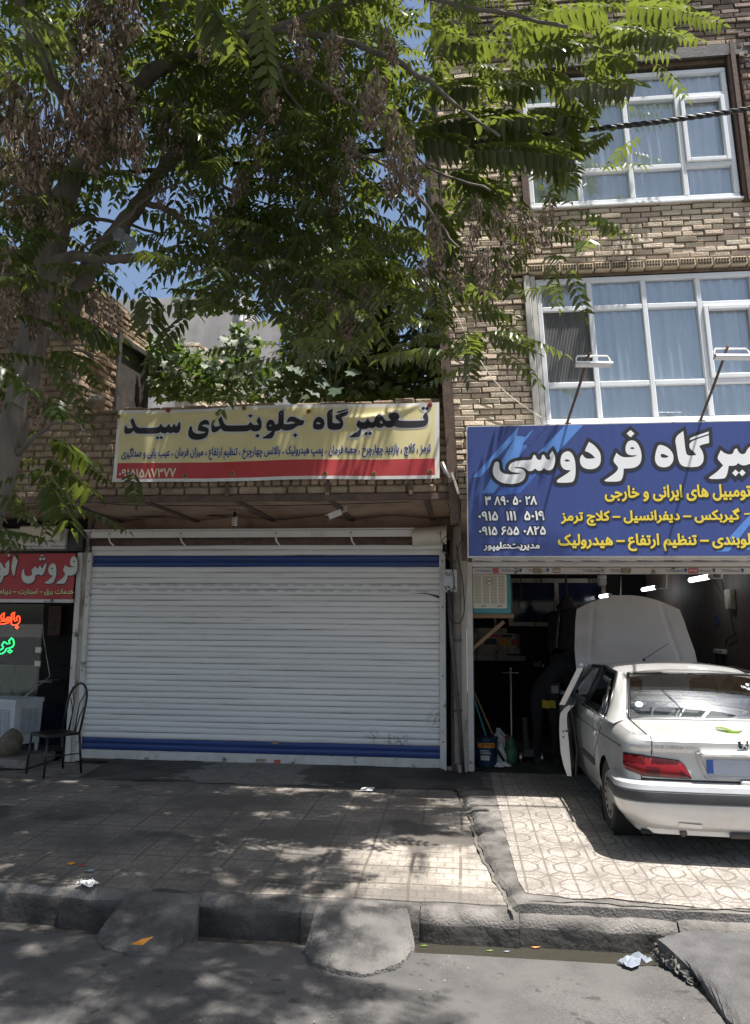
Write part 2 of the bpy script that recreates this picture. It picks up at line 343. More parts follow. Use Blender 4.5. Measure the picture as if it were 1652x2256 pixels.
# hand grime low on the closed shutter: dark smears where people grip it
def smear(m, spots):
    nt = m.node_tree; N = nt.nodes; L = nt.links; b = N['Principled BSDF']; src = b.inputs['Base Color'].links[0].from_socket
    tc = N.new('ShaderNodeTexCoord'); nz = N.new('ShaderNodeTexNoise'); nz.inputs['Scale'].default_value = 28; nz.inputs['Detail'].default_value = 8; L.new(tc.outputs['Object'], nz.inputs['Vector']); tot = None
    for (x, z, r) in spots:
        d = N.new('ShaderNodeVectorMath'); d.operation = 'DISTANCE'; L.new(tc.outputs['Object'], d.inputs[0]); d.inputs[1].default_value = (x, 0, z)
        mr = N.new('ShaderNodeMapRange'); mr.inputs[1].default_value = 0; mr.inputs[2].default_value = r; mr.inputs[3].default_value = 0.75; mr.inputs[4].default_value = 0; L.new(d.outputs['Value'], mr.inputs[0])
        if tot is None: tot = mr.outputs[0]
        else: a = N.new('ShaderNodeMath'); a.operation = 'MAXIMUM'; L.new(tot, a.inputs[0]); L.new(mr.outputs[0], a.inputs[1]); tot = a.outputs[0]
    mu = N.new('ShaderNodeMath'); mu.operation = 'MULTIPLY'; L.new(tot, mu.inputs[0]); rp = N.new('ShaderNodeValToRGB'); rp.color_ramp.elements[0].position = 0.45; rp.color_ramp.elements[1].position = 0.62; L.new(nz.outputs['Fac'], rp.inputs[0]); L.new(rp.outputs[0], mu.inputs[1])
    mx = N.new('ShaderNodeMix'); mx.data_type = 'RGBA'; L.new(mu.outputs[0], mx.inputs['Factor']); L.new(src, mx.inputs[6]); mx.inputs[7].default_value = (0.06, 0.055, 0.05, 1); L.new(mx.outputs[2], b.inputs['Base Color'])
for k_ in ('slat', 'groove'): smear(MAT[k_], [(1.72, 0.33, 0.15), (1.60, 0.35, 0.09), (1.40, 0.39, 0.10), (2.18, 0.6, 0.2)])
# ---------------------------------------------------------------- paving materials (node maths)
class NM:
    def __init__(s, m): s.N = m.node_tree.nodes; s.L = m.node_tree.links
    def val(s, a):
        return a
    def op(s, o, a, b=None, c=None):
        n = s.N.new('ShaderNodeMath'); n.operation = o
        for i, x in enumerate((a, b, c)):
            if x is None: continue
            if isinstance(x, (int, float)): n.inputs[i].default_value = x
            else: s.L.new(x, n.inputs[i])
        return n.outputs[0]
    def line(s, d, w, soft):
        """1 where d < w, fading over soft"""
        n = s.N.new('ShaderNodeMapRange'); n.inputs[1].default_value = w; n.inputs[2].default_value = w+soft
        n.inputs[3].default_value = 1; n.inputs[4].default_value = 0; s.L.new(d, n.inputs[0]); return n.outputs[0]
    def sep(s):
        tc = s.N.new('ShaderNodeTexCoord'); sp = s.N.new('ShaderNodeSeparateXYZ'); s.L.new(tc.outputs['Object'], sp.inputs[0])
        return tc.outputs['Object'], sp.outputs[0], sp.outputs[1], sp.outputs[2]
    def noise(s, vec, scale, detail=6, rough=0.5):
        n = s.N.new('ShaderNodeTexNoise'); n.inputs['Scale'].default_value = scale; n.inputs['Detail'].default_value = detail; n.inputs['Roughness'].default_value = rough
        s.L.new(vec, n.inputs['Vector']); return n.outputs['Fac']
    def ramp(s, f, stops):
        r = s.N.new('ShaderNodeValToRGB'); e = r.color_ramp.elements
        e[0].position, e[0].color = stops[0][0], _lin(stops[0][1]); e[1].position, e[1].color = stops[-1][0], _lin(stops[-1][1])
        for p, c in stops[1:-1]: q = e.new(p); q.color = _lin(c)
        s.L.new(f, r.inputs[0]); return r.outputs[0]
    def mix(s, f, a, b):
        n = s.N.new('ShaderNodeMix'); n.data_type = 'RGBA'
        if isinstance(f, (int, float)): n.inputs['Factor'].default_value = f
        else: s.L.new(f, n.inputs['Factor'])
        for i, x in ((6, a), (7, b)):
            if isinstance(x, tuple): n.inputs[i].default_value = _lin(x)
            else: s.L.new(x, n.inputs[i])
        return n.outputs[2]
    def bump(s, h, strength, dist, bsdf):
        b = s.N.new('ShaderNodeBump'); b.inputs['Strength'].default_value = strength; b.inputs['Distance'].default_value = dist
        s.L.new(h, b.inputs['Height']); s.L.new(b.outputs[0], bsdf.inputs['Normal'])
def newmat(name, rough=0.8):
    m = bpy.data.materials.new(name); m.use_nodes = True; b = m.node_tree.nodes['Principled BSDF']; b.inputs['Roughness'].default_value = rough
    return m, b, NM(m)
def star_tile():
    m, b, q = newmat('star_pattern_tile', 0.75); vec, x, y, z = q.sep(); T = 0.335
    fx = q.op('SUBTRACT', q.op('FRACT', q.op('DIVIDE', q.op('ADD', x, 0.09), T)), 0.5)
    fy = q.op('SUBTRACT', q.op('FRACT', q.op('DIVIDE', q.op('ADD', y, 0.02), T)), 0.5)
    ax, ay = q.op('ABSOLUTE', fx), q.op('ABSOLUTE', fy)
    lv = q.line(q.op('SUBTRACT', 0.5, ax), 0.016, 0.012)            # joints between tiles
    lh = q.line(q.op('SUBTRACT', 0.5, ay), 0.012, 0.012)
    mid = q.line(ax, 0.016, 0.012)
    # octagon round the tile centre, and spokes from the corners to it
    o = q.op('MAXIMUM', q.op('MAXIMUM', q.op('MULTIPLY', ax, 1.0), q.op('MULTIPLY', ay, 1.0)), q.op('MULTIPLY', q.op('ADD', ax, ay), 0.72))
    lo = q.line(q.op('ABSOLUTE', q.op('SUBTRACT', o, 0.33)), 0.020, 0.012)
    dg = q.op('MULTIPLY', q.line(q.op('ABSOLUTE', q.op('SUBTRACT', ax, ay)), 0.022, 0.012), q.op('GREATER_THAN', o, 0.34))
    g = q.op('MAXIMUM', q.op('MAXIMUM', q.op('MAXIMUM', lv, lh), lo), q.op('MAXIMUM', dg, mid))
    sp = q.noise(vec, 95, 3, 0.6); base = q.ramp(sp, [(0.36, (0.175, 0.145, 0.12)), (0.5, (0.375, 0.34, 0.30)), (0.62, (0.49, 0.455, 0.41))])
    big = q.noise(vec, 1.7, 6); base = q.mix(q.op('MULTIPLY', q.line(big, 0.40, 0.15), 0.5), base, (0.21, 0.19, 0.165))
    st = q.noise(vec, 4.5, 6, 0.7); base = q.mix(q.op('MULTIPLY', q.line(st, 0.42, 0.12), 0.5), base, (0.165, 0.148, 0.128))
    wear = q.noise(vec, 5, 5); g2 = q.op('MULTIPLY', g, q.line(wear, 0.52, 0.25))
    col = q.mix(q.op('MULTIPLY', g2, 0.8), base, (0.135, 0.118, 0.10)); m.node_tree.links.new(col, b.inputs['Base Color'])
    q.bump(q.op('SUBTRACT', 1, g2), 0.5, 0.006, b); return m
def grid_tile():
    m, b, q = newmat('grid_pattern_tile', 0.8); vec, x, y, z = q.sep()
    nv = q.noise(vec, 1.2, 2); x = q.op('ADD', x, q.op('MULTIPLY', nv, 0.05))
    def ln(c, T, w, off=0.0): 
        f = q.op('ABSOLUTE', q.op('SUBTRACT', q.op('FRACT', q.op('DIVIDE', q.op('ADD', c, off), T)), 0.5)); return q.line(q.op('SUBTRACT', 0.5, f), w, w)
    row = q.op('MODULO', q.op('FLOOR', q.op('DIVIDE', q.op('ADD', y, 50), 0.115)), 2.0)
    x2 = q.op('ADD', x, q.op('MULTIPLY', row, 0.055))
    g = q.op('MAXIMUM', q.op('MULTIPLY', ln(x2, 0.115, 0.05), 0.55), q.op('MULTIPLY', ln(y, 0.115, 0.05), 0.6))
    g = q.op('MAXIMUM', g, q.op('MAXIMUM', ln(x, 0.345, 0.022), ln(y, 0.345, 0.022)))
    sp = q.noise(vec, 80, 3, 0.6); base = q.ramp(sp, [(0.35, (0.28, 0.23, 0.19)), (0.5, (0.46, 0.41, 0.345)), (0.65, (0.56, 0.50, 0.43))])
    big = q.noise(vec, 1.1, 8, 0.6); left = q.line(x, -1.3, 1.4)  # left mask: grime plus tree shade painted into the tile colour
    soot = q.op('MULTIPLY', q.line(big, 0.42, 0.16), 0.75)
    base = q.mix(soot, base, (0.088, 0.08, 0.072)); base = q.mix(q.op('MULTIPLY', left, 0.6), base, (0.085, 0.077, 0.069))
    oil = q.noise(vec, 0.85, 4, 0.5); base = q.mix(q.op('MULTIPLY', q.line(oil, 0.38, 0.05), 0.8), base, (0.045, 0.042, 0.038))
    wear = q.noise(vec, 4, 5); g2 = q.op('MULTIPLY', g, q.line(wear, 0.52, 0.2))
    col = q.mix(q.op('MULTIPLY', g2, 0.8), base, (0.11, 0.092, 0.078)); m.node_tree.links.new(col, b.inputs['Base Color'])
    q.bump(q.op('SUBTRACT', q.op('MULTIPLY', sp, 0.3), g2), 0.4, 0.006, b); return m
def wall_tile():
    m, b, q = newmat('diamond_wall_tile', 0.6); vec, x, y, z = q.sep(); T = 0.30
    u = q.op('ADD', x, y)
    f = q.op('ABSOLUTE', q.op('SUBTRACT', q.op('FRACT', q.op('DIVIDE', u, T)), 0.5)); g = q.op('ABSOLUTE', q.op('SUBTRACT', q.op('FRACT', q.op('DIVIDE', z, 0.45)), 0.5))
    d = q.op('ADD', f, g); ln = q.line(q.op('ABSOLUTE', q.op('SUBTRACT', d, 0.5)), 0.02, 0.03); inn = q.line(d, 0.22, 0.05)
    base = q.mix(inn, (0.17, 0.14, 0.12), (0.14, 0.075, 0.06)); n = q.noise(vec, 3, 5)
    base = q.mix(q.op('MULTIPLY', n, 0.5), base, (0.10, 0.085, 0.075)); col = q.mix(ln, base, (0.10, 0.085, 0.075)); m.node_tree.links.new(col, b.inputs['Base Color']); return m
def asphalt():
    m, b, q = newmat('worn_asphalt', 0.9); vec, x, y, z = q.sep()
    sp = q.noise(vec, 95, 4, 0.75); base = q.ramp(sp, [(0.3, (0.058, 0.055, 0.053)), (0.55, (0.105, 0.10, 0.096)), (0.75, (0.19, 0.182, 0.174))])
    big = q.noise(vec, 1.3, 8, 0.62); base = q.mix(q.op('MULTIPLY', q.line(big, 0.45, 0.15), 0.5), base, (0.06, 0.057, 0.055))
    dust = q.noise(vec, 2.7, 6, 0.6); base = q.mix(q.op('MULTIPLY', q.line(dust, 0.40, 0.2), 0.35), base, (0.17, 0.16, 0.15))
    sd = q.noise(vec, 11, 3, 0.5); base = q.mix(q.op('MULTIPLY', q.line(sd, 0.30, 0.05), 0.7), base, (0.04, 0.038, 0.036))
    m.node_tree.links.new(base, b.inputs['Base Color']); q.bump(q.op('ADD', sp, big), 0.45, 0.006, b); return m
def apron_mat():
    m, b, q = newmat('oil_stained_apron', 0.75); vec, x, y, z = q.sep()
    n = q.noise(vec, 2.2, 8, 0.62); n2 = q.noise(vec, 14, 4)
    d = q.op('ABSOLUTE', q.op('ADD', x, 2.35)); mid = q.line(q.op('ADD', d, q.op('MULTIPLY', q.op('SUBTRACT', n, 0.5), 2.4)), 0.62, 0.14)
    dark = q.ramp(n, [(0.35, (0.030, 0.028, 0.026)), (0.6, (0.085, 0.078, 0.07))]); pale = q.ramp(n2, [(0.3, (0.15, 0.14, 0.125)), (0.7, (0.25, 0.235, 0.21))])
    m.node_tree.links.new(q.mix(mid, dark, pale), b.inputs['Base Color']); q.bump(n2, 0.5, 0.01, b); return m
def water_mat():
    m, b, q = newmat('murky_water', 0.06); vec, x, y, z = q.sep(); b.inputs['Base Color'].default_value = (0.045, 0.042, 0.032, 1); b.inputs['IOR'].default_value = 1.33
    q.bump(q.noise(vec, 9, 2), 0.06, 0.01, b); return m
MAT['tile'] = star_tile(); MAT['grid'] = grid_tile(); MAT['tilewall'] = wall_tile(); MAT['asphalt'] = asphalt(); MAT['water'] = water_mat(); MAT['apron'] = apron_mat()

FY, SY = 7.65, 9.25        # plane of the upper facades, plane of the shop fronts
RZ, WZ = -0.22, -0.27      # road and water levels
def zs(y): return 0.0 if y > 7.5 else -0.03*(7.5-y)
def kerb_y(x): return 5.12+0.02*math.sin(x*2.1)+(0.07 if x < -2.3 else 0.0)

# ---------------------------------------------------------------- ground
def noisy(x, y, s=1.0): return 0.5*math.sin(x*3.1*s+y*1.7*s)+0.3*math.sin(x*7.3*s-y*5.1*s+1)+0.2*math.sin(x*15*s+y*13*s)
g = MB(); rows = []
for y in np.concatenate([np.linspace(-60, 2.5, 12), np.linspace(3, 4.8, 10)]):
    rows.append([(x, y, RZ+0.012*noisy(x*0.5, y*0.5)) for x in np.linspace(-70, 70, 141)])
rows.append([(x, 4.86+0.02*noisy(x, 1.5), RZ-0.005) for x in np.linspace(-70, 70, 141)])
rows.append([(x, 4.875+0.02*noisy(x, 1.5), WZ-0.05) for x in np.linspace(-70, 70, 141)])
g.grid(rows); tag(g.build('road', MAT['asphalt'], smooth=False), kind='structure')
g = MB(); g.grid([[(x, y, WZ-0.04+0.008*noisy(x, y*9)) for x in np.linspace(-40, 40, 161)] for y in (4.86, 5.0, 5.3, 5.6)])
tag(g.build('gutter', MAT['oily']), kind='structure')
g = MB(); g.grid([[(x, y, WZ) for x in np.linspace(-0.42, 40, 20)] for y in (4.84, 5.02, 5.40)])
tag(g.build('water', MAT['water']), kind='structure')
g = MB(); g.quad((-300, -300, -0.45), (300, -300, -0.45), (300, 300, -0.45), (-300, 300, -0.45)); tag(g.build('ground', MAT['concrete']), kind='structure')
# footway slab (concrete under everything, up to the back of the plots)
g = MB(); rows = []
for y in (5.22, 5.6, 6.2, 6.8, 7.5, 8.2, 9.0, 9.3):
    rows.append([(x, y+(kerb_y(x)-5.12 if y < 5.3 else 0), zs(y)-0.012) for x in np.linspace(-14, 14, 57)])
g.grid(rows); tag(g.build('pavement', MAT['concrete']), kind='structure')
# kerb stones: chamfered blocks, damp below
g = MB(); x = -7.5
while x < 9:
    L = random.uniform(0.7, 1.1)
    if -0.36 < x < 0.2: L = 0.62
    k = kerb_y(x+L/2)+random.uniform(-0.006, 0.006); top = -0.0665+random.uniform(-0.003, 0.001); n = 14
    prof = [(0.25, top), (0.085, top-0.003), (0.035, top-0.018), (0.0, top-0.055), (-0.004, top-0.09), (-0.002, top-0.13), (0.0, WZ-0.09)]
    rows = []
    for i in range(n+1):
        t = i/n; xx = x+0.002+(L-0.004)*t; e = 0.006 if i in (0, n) else 0
        rows.append([(xx, k+d+e*(j < 6)+0.009*noisy(xx*4, z*20+x)+0.004*noisy(xx*14, z*55), z-(e if j < 3 else 0)+(0.008 if 1 < j < 6 else 0.0015)*noisy(xx*6, d*9)) for j, (d, z) in enumerate(prof)])
    b0 = len(g.f); g.grid(rows)
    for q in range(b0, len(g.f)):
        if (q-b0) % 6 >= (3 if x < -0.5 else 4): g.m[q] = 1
    x += L
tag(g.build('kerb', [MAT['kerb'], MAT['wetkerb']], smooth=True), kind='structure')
# left grid-tiled field, lying 4 mm over the slab
def seam_x(y): return float(np.interp(y, [4.9, 5.2, 5.66, 6.3, 7.27, 8.24], [0.33, 0.30, 0.22, 0.12, 0.06, -0.08]))
def seam2_x(y): return float(np.interp(y, [5.0, 5.29, 5.55, 6.7, 8.05], [0.44, 0.40, 0.365, 0.335, 0.31]))
g = MB(); rows = []
for y in np.linspace(5.24, 8.30, 40):
    xe = seam_x(y)-0.02+0.012*noisy(y*4, 2)
    if not rows: rows.append([(-8+(xe+8)*t, y+0.03*noisy(t*34, 1)-0.002, -0.10) for t in np.linspace(0, 1, 60)])
    rows.append([(-8+(xe+8)*t, y+0.03*noisy(t*34, 1)*(y < 5.3), zs(y)+0.004+0.004*noisy(t*8, y)) for t in np.linspace(0, 1, 60)])
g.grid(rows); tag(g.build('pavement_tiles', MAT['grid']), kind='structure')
# right driveway: raised slab with ragged concrete lip and star tiles
def dz(y): return zs(y)+0.045*min(1, max(0, (8.6-y)/0.8))
g = MB(); rows = []
for y in np.linspace(5.18, 9.28, 60):
    xa = seam_x(y)+0.02*noisy(y*5, 3)+0.01; xb = seam2_x(y)+0.015*noisy(y*3, 6)
    if not rows: rows.append([(q_, y-0.002, -0.12) for q_ in (xa+0.012, xa, xa+0.03, xa+0.09, xb, xb+0.3, 9)])
    rows.append([(xa+0.012, y, zs(y)-0.03), (xa, y, zs(y)+0.012), (xa+0.03, y, dz(y)-0.012), (xa+0.09, y, dz(y)-0.002), (xb, y, dz(y)), (xb+0.3, y, dz(y)-0.003), (9, y, dz(y)-0.003)])
g.grid(rows); tag(g.build('driveway_lip', MAT['kerb'], smooth=False), kind='structure')
g = MB(); rows = []
for y in np.linspace(5.2, 9.26, 50):
    xb = seam2_x(y)+0.006*noisy(y*7, 2); rows.append([(xb+(9-xb)*t**1.5, max(y, 5.34+0.05*noisy((xb+(9-xb)*t**1.5)*2.2, 4)-0.10*min(1, max(0, (xb+(9-xb)*t**1.5)-0.45))), dz(y)+0.006) for t in np.linspace(0, 1, 40)])
g.grid(rows); tag(g.build('driveway_tiles', MAT['tile']), kind='structure')
# crack along the seam: a narrow recess of dark grit standing between the two fields
g = MB(); pts = []
for y in np.linspace(5.12, 7.9, 60): pts.append((seam_x(y)-0.006+0.014*noisy(y*5, 3), y))
g.grid([[(x-0.010-0.008*abs(noisy(y*9, 1)), y, zs(y)+0.0105), (x+0.012, y, zs(y)+0.0105)] for x, y in pts]); tag(g.build('pavement_crack', MAT['brokenstone']), kind='structure')
g = MB(); pts = []
for x in np.linspace(0.42, 3.4, 70): pts.append((x, 5.235+0.028*noisy(x*2.3, 5)-0.012*(x-0.4)))
g.grid([[(x, y-0.010-0.010*abs(noisy(x*5, 1)), dz(y)+0.0035), (x, y+0.010, dz(y)+0.0035)] for x, y in pts]); tag(g.build('driveway_crack', MAT['brokenstone']), kind='structure')
# dark oily apron before the shutter and into the garage mouth
g = MB(); rows = []
for y in np.linspace(8.22, 9.27, 14):
    rows.append([(x, y+(0.05*noisy(x*1.5, 2) if y < 8.3 else 0), 0.010+0.05*max(0, (y-8.3))*(1 if x < -0.2 else 0.0)+0.006*noisy(x*2, y*3)) for x in np.linspace(-4.2, 0.2, 50)])
g.grid(rows, mi=0)
tag(g.build('shutter_apron', MAT['apron'], smooth=True), kind='structure')
# concrete ramps across the gutter
def ramp(name, label, outline_top, outline_toe, m, cat='ramp', jag=0.0):
    """outline_top: points along the kerb top (left to right); outline_toe: points on the road edge (left to right)"""
    g = MB(); n, k = 44, 20
    def al(P, t):
        P = [Vector(p) for p in P]; L = [0]
        for a, b in zip(P, P[1:]): L.append(L[-1]+(b-a).length)
        d = t*L[-1]
        for i in range(len(P)-1):
            if d <= L[i+1]+1e-9: return P[i].lerp(P[i+1], (d-L[i])/max(1e-9, L[i+1]-L[i]))
        return P[-1]
    rows = []
    for i in range(n+1):
        t = i/n; a, b = al(outline_top, t), al(outline_toe, t); b = b+Vector((jag*noisy(t*40, 1), jag*noisy(t*33, 2), 0)); r = []
        for j in range(k+1):
            s = j/k; p = a.lerp(b, s); p.z = a.z+(b.z+0.022-a.z)*(s**1.25)+0.012*math.sin(s*3.1)*math.sin(t*3.1)+0.005*noisy(p.x*5, p.y*5)+0.004*noisy(p.x*17, p.y*19); p.x += 0.003*noisy(p.y*23, p.x*21); r.append(p)
        r.append(Vector((b.x, b.y-0.006, b.z-0.05))); rows.append(r)
    def skirt(r): return [Vector((p.x, p.y, WZ-0.06)) for p in r]
    rows = [skirt(rows[0])]+rows+[skirt(rows[-1])]
    g.grid(rows, flip=True); o = g.build(name, m, smooth=True); recalc(o, R(50)); return tag(o, label, cat, 'ramps over the gutter')
U = lambda pts, z: [onZ(u, v, z) for u, v in pts]
ramp('concrete_ramp', 'shaded dark concrete ramp over the gutter with an orange scrap on it', U([(290, 1962), (345, 1965), (442, 1972)], -0.07), U([(212, 2066), (228, 2096), (290, 2112), (360, 2110), (428, 2068)], RZ), MAT['ramp'], jag=0.008)
ramp('concrete_ramp', 'sunlit pale concrete ramp over the gutter with a crumbling rounded toe', U([(700, 1992), (800, 1996), (897, 2002)], -0.07), U([(668, 2098), (690, 2130), (745, 2148), (810, 2154), (880, 2132), (916, 2092)], RZ), MAT['ramp'], jag=0.012)
# the lump of asphalt at the right, with a broken end
g = MB(); a = U([(1448, 2068), (1505, 2052), (1560, 2050), (1652, 2058), (1900, 2075)], -0.09); t = U([(1540, 2170), (1575, 2215), (1640, 2300), (1800, 2420), (2300, 2500)], RZ)
ramp_o = ramp('asphalt_ramp', 'lump of grey asphalt bridging the gutter at the right edge, its end broken off', a, t, MAT['asphalt2'], jag=0.01)
g = MB(); rows = []
for i in range(46):
    s = i/45; top = a[0].lerp(t[0], s); base = Vector(onZ(1440+100*s+7*math.sin(i*0.9)+4*math.sin(i*2.3), 2108+66*s+5*math.cos(i*1.1), RZ)); r = []
    for j in range(13):
        q = j/12; p = base.lerp(Vector((top.x+0.02, top.y, -0.09-(0.10*s))), q); w = 0.020*math.sin(q*3.14)
        p += Vector((w*(math.sin(i*1.4+j*1.3)-0.9+0.5*math.sin(i*3.1-j*2.2)), w*math.cos(i*1.7+j*1.9), 0.6*w*math.sin(i*2.3+j*0.9))); r.append(p)
    rows.append(r)
g.grid(rows); o = g.build('broken_edge', MAT['brokenstone'], smooth=False, parent=ramp_o)
# ---------------------------------------------------------------- brickwork
def bricks(g, O, U, V, N, a0, a1, b0, b1, pitch=(0.205, 0.0585), joint=0.012, jit=0.008, depth=0.045, holes=(), warp=None, mi=0, mim=1, ch=0.006, backing=True, skip=0.0, rough=0.0):
    """bricks on plane O + a U + b V, proud along N; holes: rectangles left free"""
    O, U, V, N = Vector(O), Vector(U), Vector(V), Vector(N); w = warp or (lambda p: p)
    nrow = int(round((b1-b0)/pitch[1])); ph = (b1-b0)/max(1, nrow)
    for r in range(nrow):
        z0 = b0+r*ph; z1 = z0+ph-joint; a = a0-(pitch[0]*0.5 if r % 2 else 0)-random.uniform(0, 0.03); drow = random.uniform(-0.3, 0.3)*jit
        while a < a1:
            L = pitch[0]*random.uniform(0.93, 1.07); lo, hi = max(a, a0), min(a+L-joint, a1); a += L
            if hi-lo < 0.03 or random.random() < skip: continue
            seg = [(lo, hi)]
            for (h0, h1, k0, k1) in holes:
                if z1 > k0+0.01 and z0 < k1-0.01:
                    ns = []
                    for (p, q) in seg:
                        if q <= h0 or p >= h1: ns.append((p, q)); continue
                        if p < h0-0.03: ns.append((p, h0))
                        if q > h1+0.03: ns.append((h1, q))
                    seg = ns
            for (p, q) in seg:
                d = random.uniform(-1, 1)*jit+drow; t = random.uniform(-1, 1)*0.012; tp = random.uniform(-0.004, 0.004); e = random.uniform(-1, 1)*0.35*joint
                def P(aa, bb, dd): return w(O+aa*U+bb*V+dd*N)
                rr = lambda: random.uniform(-rough, rough)
                zz0, zz1 = z0+e, z1+e*0.5
                f = [P(p+ch+rr(), zz0+ch+rr(), d+tp), P(q-ch+rr(), zz0+ch+t*(q-p)+rr(), d+tp), P(q-ch+rr(), zz1-ch+t*(q-p)+rr(), d-tp), P(p+ch+rr(), zz1-ch+rr(), d-tp)]
                s = [P(p, zz0, d-ch), P(q, zz0+t*(q-p), d-ch), P(q, zz1+t*(q-p), d-ch), P(p, zz1, d-ch)]
                k = [P(p, zz0, -depth), P(q, zz0, -depth), P(q, zz1, -depth), P(p, zz1, -depth)]
                g.add(f+s+k, [(0, 1, 2, 3)]+[(i, 4+i, 4+(i+1) % 4, (i+1) % 4) for i in range(4)]+[(4+i, 8+i, 8+(i+1) % 4, 4+(i+1) % 4) for i in range(4)], mi)
    if backing:
        # mortar sheet set back in the joints, cut round the holes
        xs = sorted({a0, a1}|{min(max(h[i], a0), a1) for h in holes for i in (0, 1)}); zz = sorted({b0, b1}|{min(max(h[i], b0), b1) for h in holes for i in (2, 3)})
        for i in range(len(xs)-1):
            for j in range(len(zz)-1):
                cx, cz = (xs[i]+xs[i+1])/2, (zz[j]+zz[j+1])/2
                if any(h[0] < cx < h[1] and h[2] < cz < h[3] for h in holes): continue
                nseg = max(1, int((zz[j+1]-zz[j])/0.8))
                for k in range(nseg):
                    c0, c1 = zz[j]+(zz[j+1]-zz[j])*k/nseg, zz[j]+(zz[j+1]-zz[j])*(k+1)/nseg
                    g.quad(*[w(O+p*U+q*V-0.022*N) for p, q in ((xs[i], c0), (xs[i+1], c0), (xs[i+1], c1), (xs[i], c1))], mi=mim)
EX, EZ, EN = (1, 0, 0), (0, 0, 1), (0, -1, 0)
def lean(p):
    """the upper storeys of the corner house lean a little"""
    p = Vector(p); p.x -= 0.052*max(0.0, p.z-2.6); return p
def leanb(g0, x0, x1, y0, y1, z0, z1, mi=0, ch=0.0): g0.box(x0, x1, y0, y1, z0, z1, mi, ch, fn=lambda q: tuple(lean(q)))

# ---------------------------------------------------------------- the tall brick house (right)
house = thing('brick_house', 'tall tan brick house at the right with large white windows above the garage', 'house', (2.0, 8.5, 0))
H = dict(parent=house)
house_loc = Vector(house.location)
def part(mb, name, mats, parent=None, smooth=False):
    """build a mesh given in world coordinates under a parent that has a location"""
    par = parent; off = Vector((0, 0, 0)); q = par
    while q is not None: off += Vector(q.location); q = q.parent
    mb.v = [(p[0]-off.x, p[1]-off.y, p[2]-off.z) for p in mb.v]
    return mb.build(name, mats, parent, smooth)
XE = 0.0                                                   # left edge at z = 2.6 before leaning
W2 = (0.925, 5.2, 3.69, 5.28); W1 = (0.935, 3.08, 6.06, 7.60)   # window openings before leaning (x0, x1, z0, z1)
g = MB()
bricks(g, (0, FY, 0), EX, EZ, EN, XE, 5.6, 2.95, 5.30, holes=[W2, (0.80, 0.925, 3.69, 5.28)], warp=lean, jit=0.009)
bricks(g, (0, FY, 0), EX, EZ, EN, XE+0.02, 5.6, 5.43, 7.62, holes=[(W1[0]-0.07, W1[1]+0.09, W1[2], 7.62), (W1[1], 5.6, 6.06, 7.62)], warp=lean, jit=0.012)
bricks(g, (0, FY, 0), EX, EZ, EN, XE+0.02, 5.6, 7.62, 7.80, holes=[(W1[0]-0.07, 3.2, 7.62, 7.80)], warp=lean, jit=0.012)
part(g, 'wall', [MAT['brick'], MAT['mortar']], house)
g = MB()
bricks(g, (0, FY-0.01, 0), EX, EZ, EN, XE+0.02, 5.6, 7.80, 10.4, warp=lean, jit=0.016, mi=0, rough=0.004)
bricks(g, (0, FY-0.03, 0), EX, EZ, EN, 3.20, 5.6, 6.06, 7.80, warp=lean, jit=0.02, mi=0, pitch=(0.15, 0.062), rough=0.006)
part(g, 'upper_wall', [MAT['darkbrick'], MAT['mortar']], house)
# cornice of hollow bricks laid end on
g = MB(); x = XE+0.02
while x < 5.3:
    L = 0.168; dzr = random.uniform(-0.004, 0.004)
    leanb(g, x, x+L-0.012, FY-0.045+random.uniform(-0.008, 0.008), FY+0.05, 5.315+dzr, 5.40+dzr, 0, 0.006)
    for i in range(5):
        for j in range(2):
            c = (x+0.022+i*0.028, FY-0.056, 5.340+dzr+j*0.035); pts = [tuple(lean((c[0]+0.0095*math.cos(q*math.pi/4), c[1], c[2]+0.011*math.sin(q*math.pi/4)))) for q in range(8)]
            bk = [(p[0], p[1]+0.03, p[2]) for p in pts]; g.add(pts+bk, [tuple(range(8))]+[(k, (k+1) % 8, 8+(k+1) % 8, 8+k) for k in range(8)], 1)
    x += L
leanb(g, XE, 5.6, FY-0.012, FY+0.1, 5.403, 5.43, 2)
part(g, 'hollow_brick_course', [MAT['perf'], MAT['hole'], MAT['mortar']], house)
# body of the house: slab under the overhang, sides, roof, back
g = MB()
leanb(g, XE+0.02, 9, FY+0.03, FY+0.13, 2.95, 3.69); leanb(g, XE+0.02, 0.9, FY+0.03, FY+0.13, 3.69, 6.06); leanb(g, XE+0.02, 9, FY+0.03, FY+0.13, 5.29, 6.06)
leanb(g, XE+0.02, 0.9, FY+0.03, FY+0.13, 6.06, 7.61); leanb(g, 3.1, 9, FY+0.03, FY+0.13, 6.06, 7.61); leanb(g, XE+0.02, 9, FY+0.03, FY+0.13, 7.61, 10.4)
leanb(g, 5.22, 9, FY+0.03, FY+0.13, 3.69, 5.29)
leanb(g, XE+0.02, XE+0.22, FY+0.13, 20, 3.1, 10.4); leanb(g, 8.8, 9, FY+0.13, 20, 3.1, 10.4); leanb(g, XE+0.22, 8.8, 19.8, 20, 0, 10.4); leanb(g, XE+0.02, 9, FY+0.03, 20, 10.4, 10.55)
leanb(g, XE+0.24, 8.78, FY+0.14, 19.7, 5.30, 5.42)
part(g, 'inner_wall', MAT['mortar'], house)
g = MB(); g.box(XE, 9, FY+0.0, SY+0.5, 2.86, 2.948); g.box(XE+0.1, 9, SY+0.5, 20, 2.7, 2.85); part(g, 'garage_ceiling', MAT['plaster'], house)
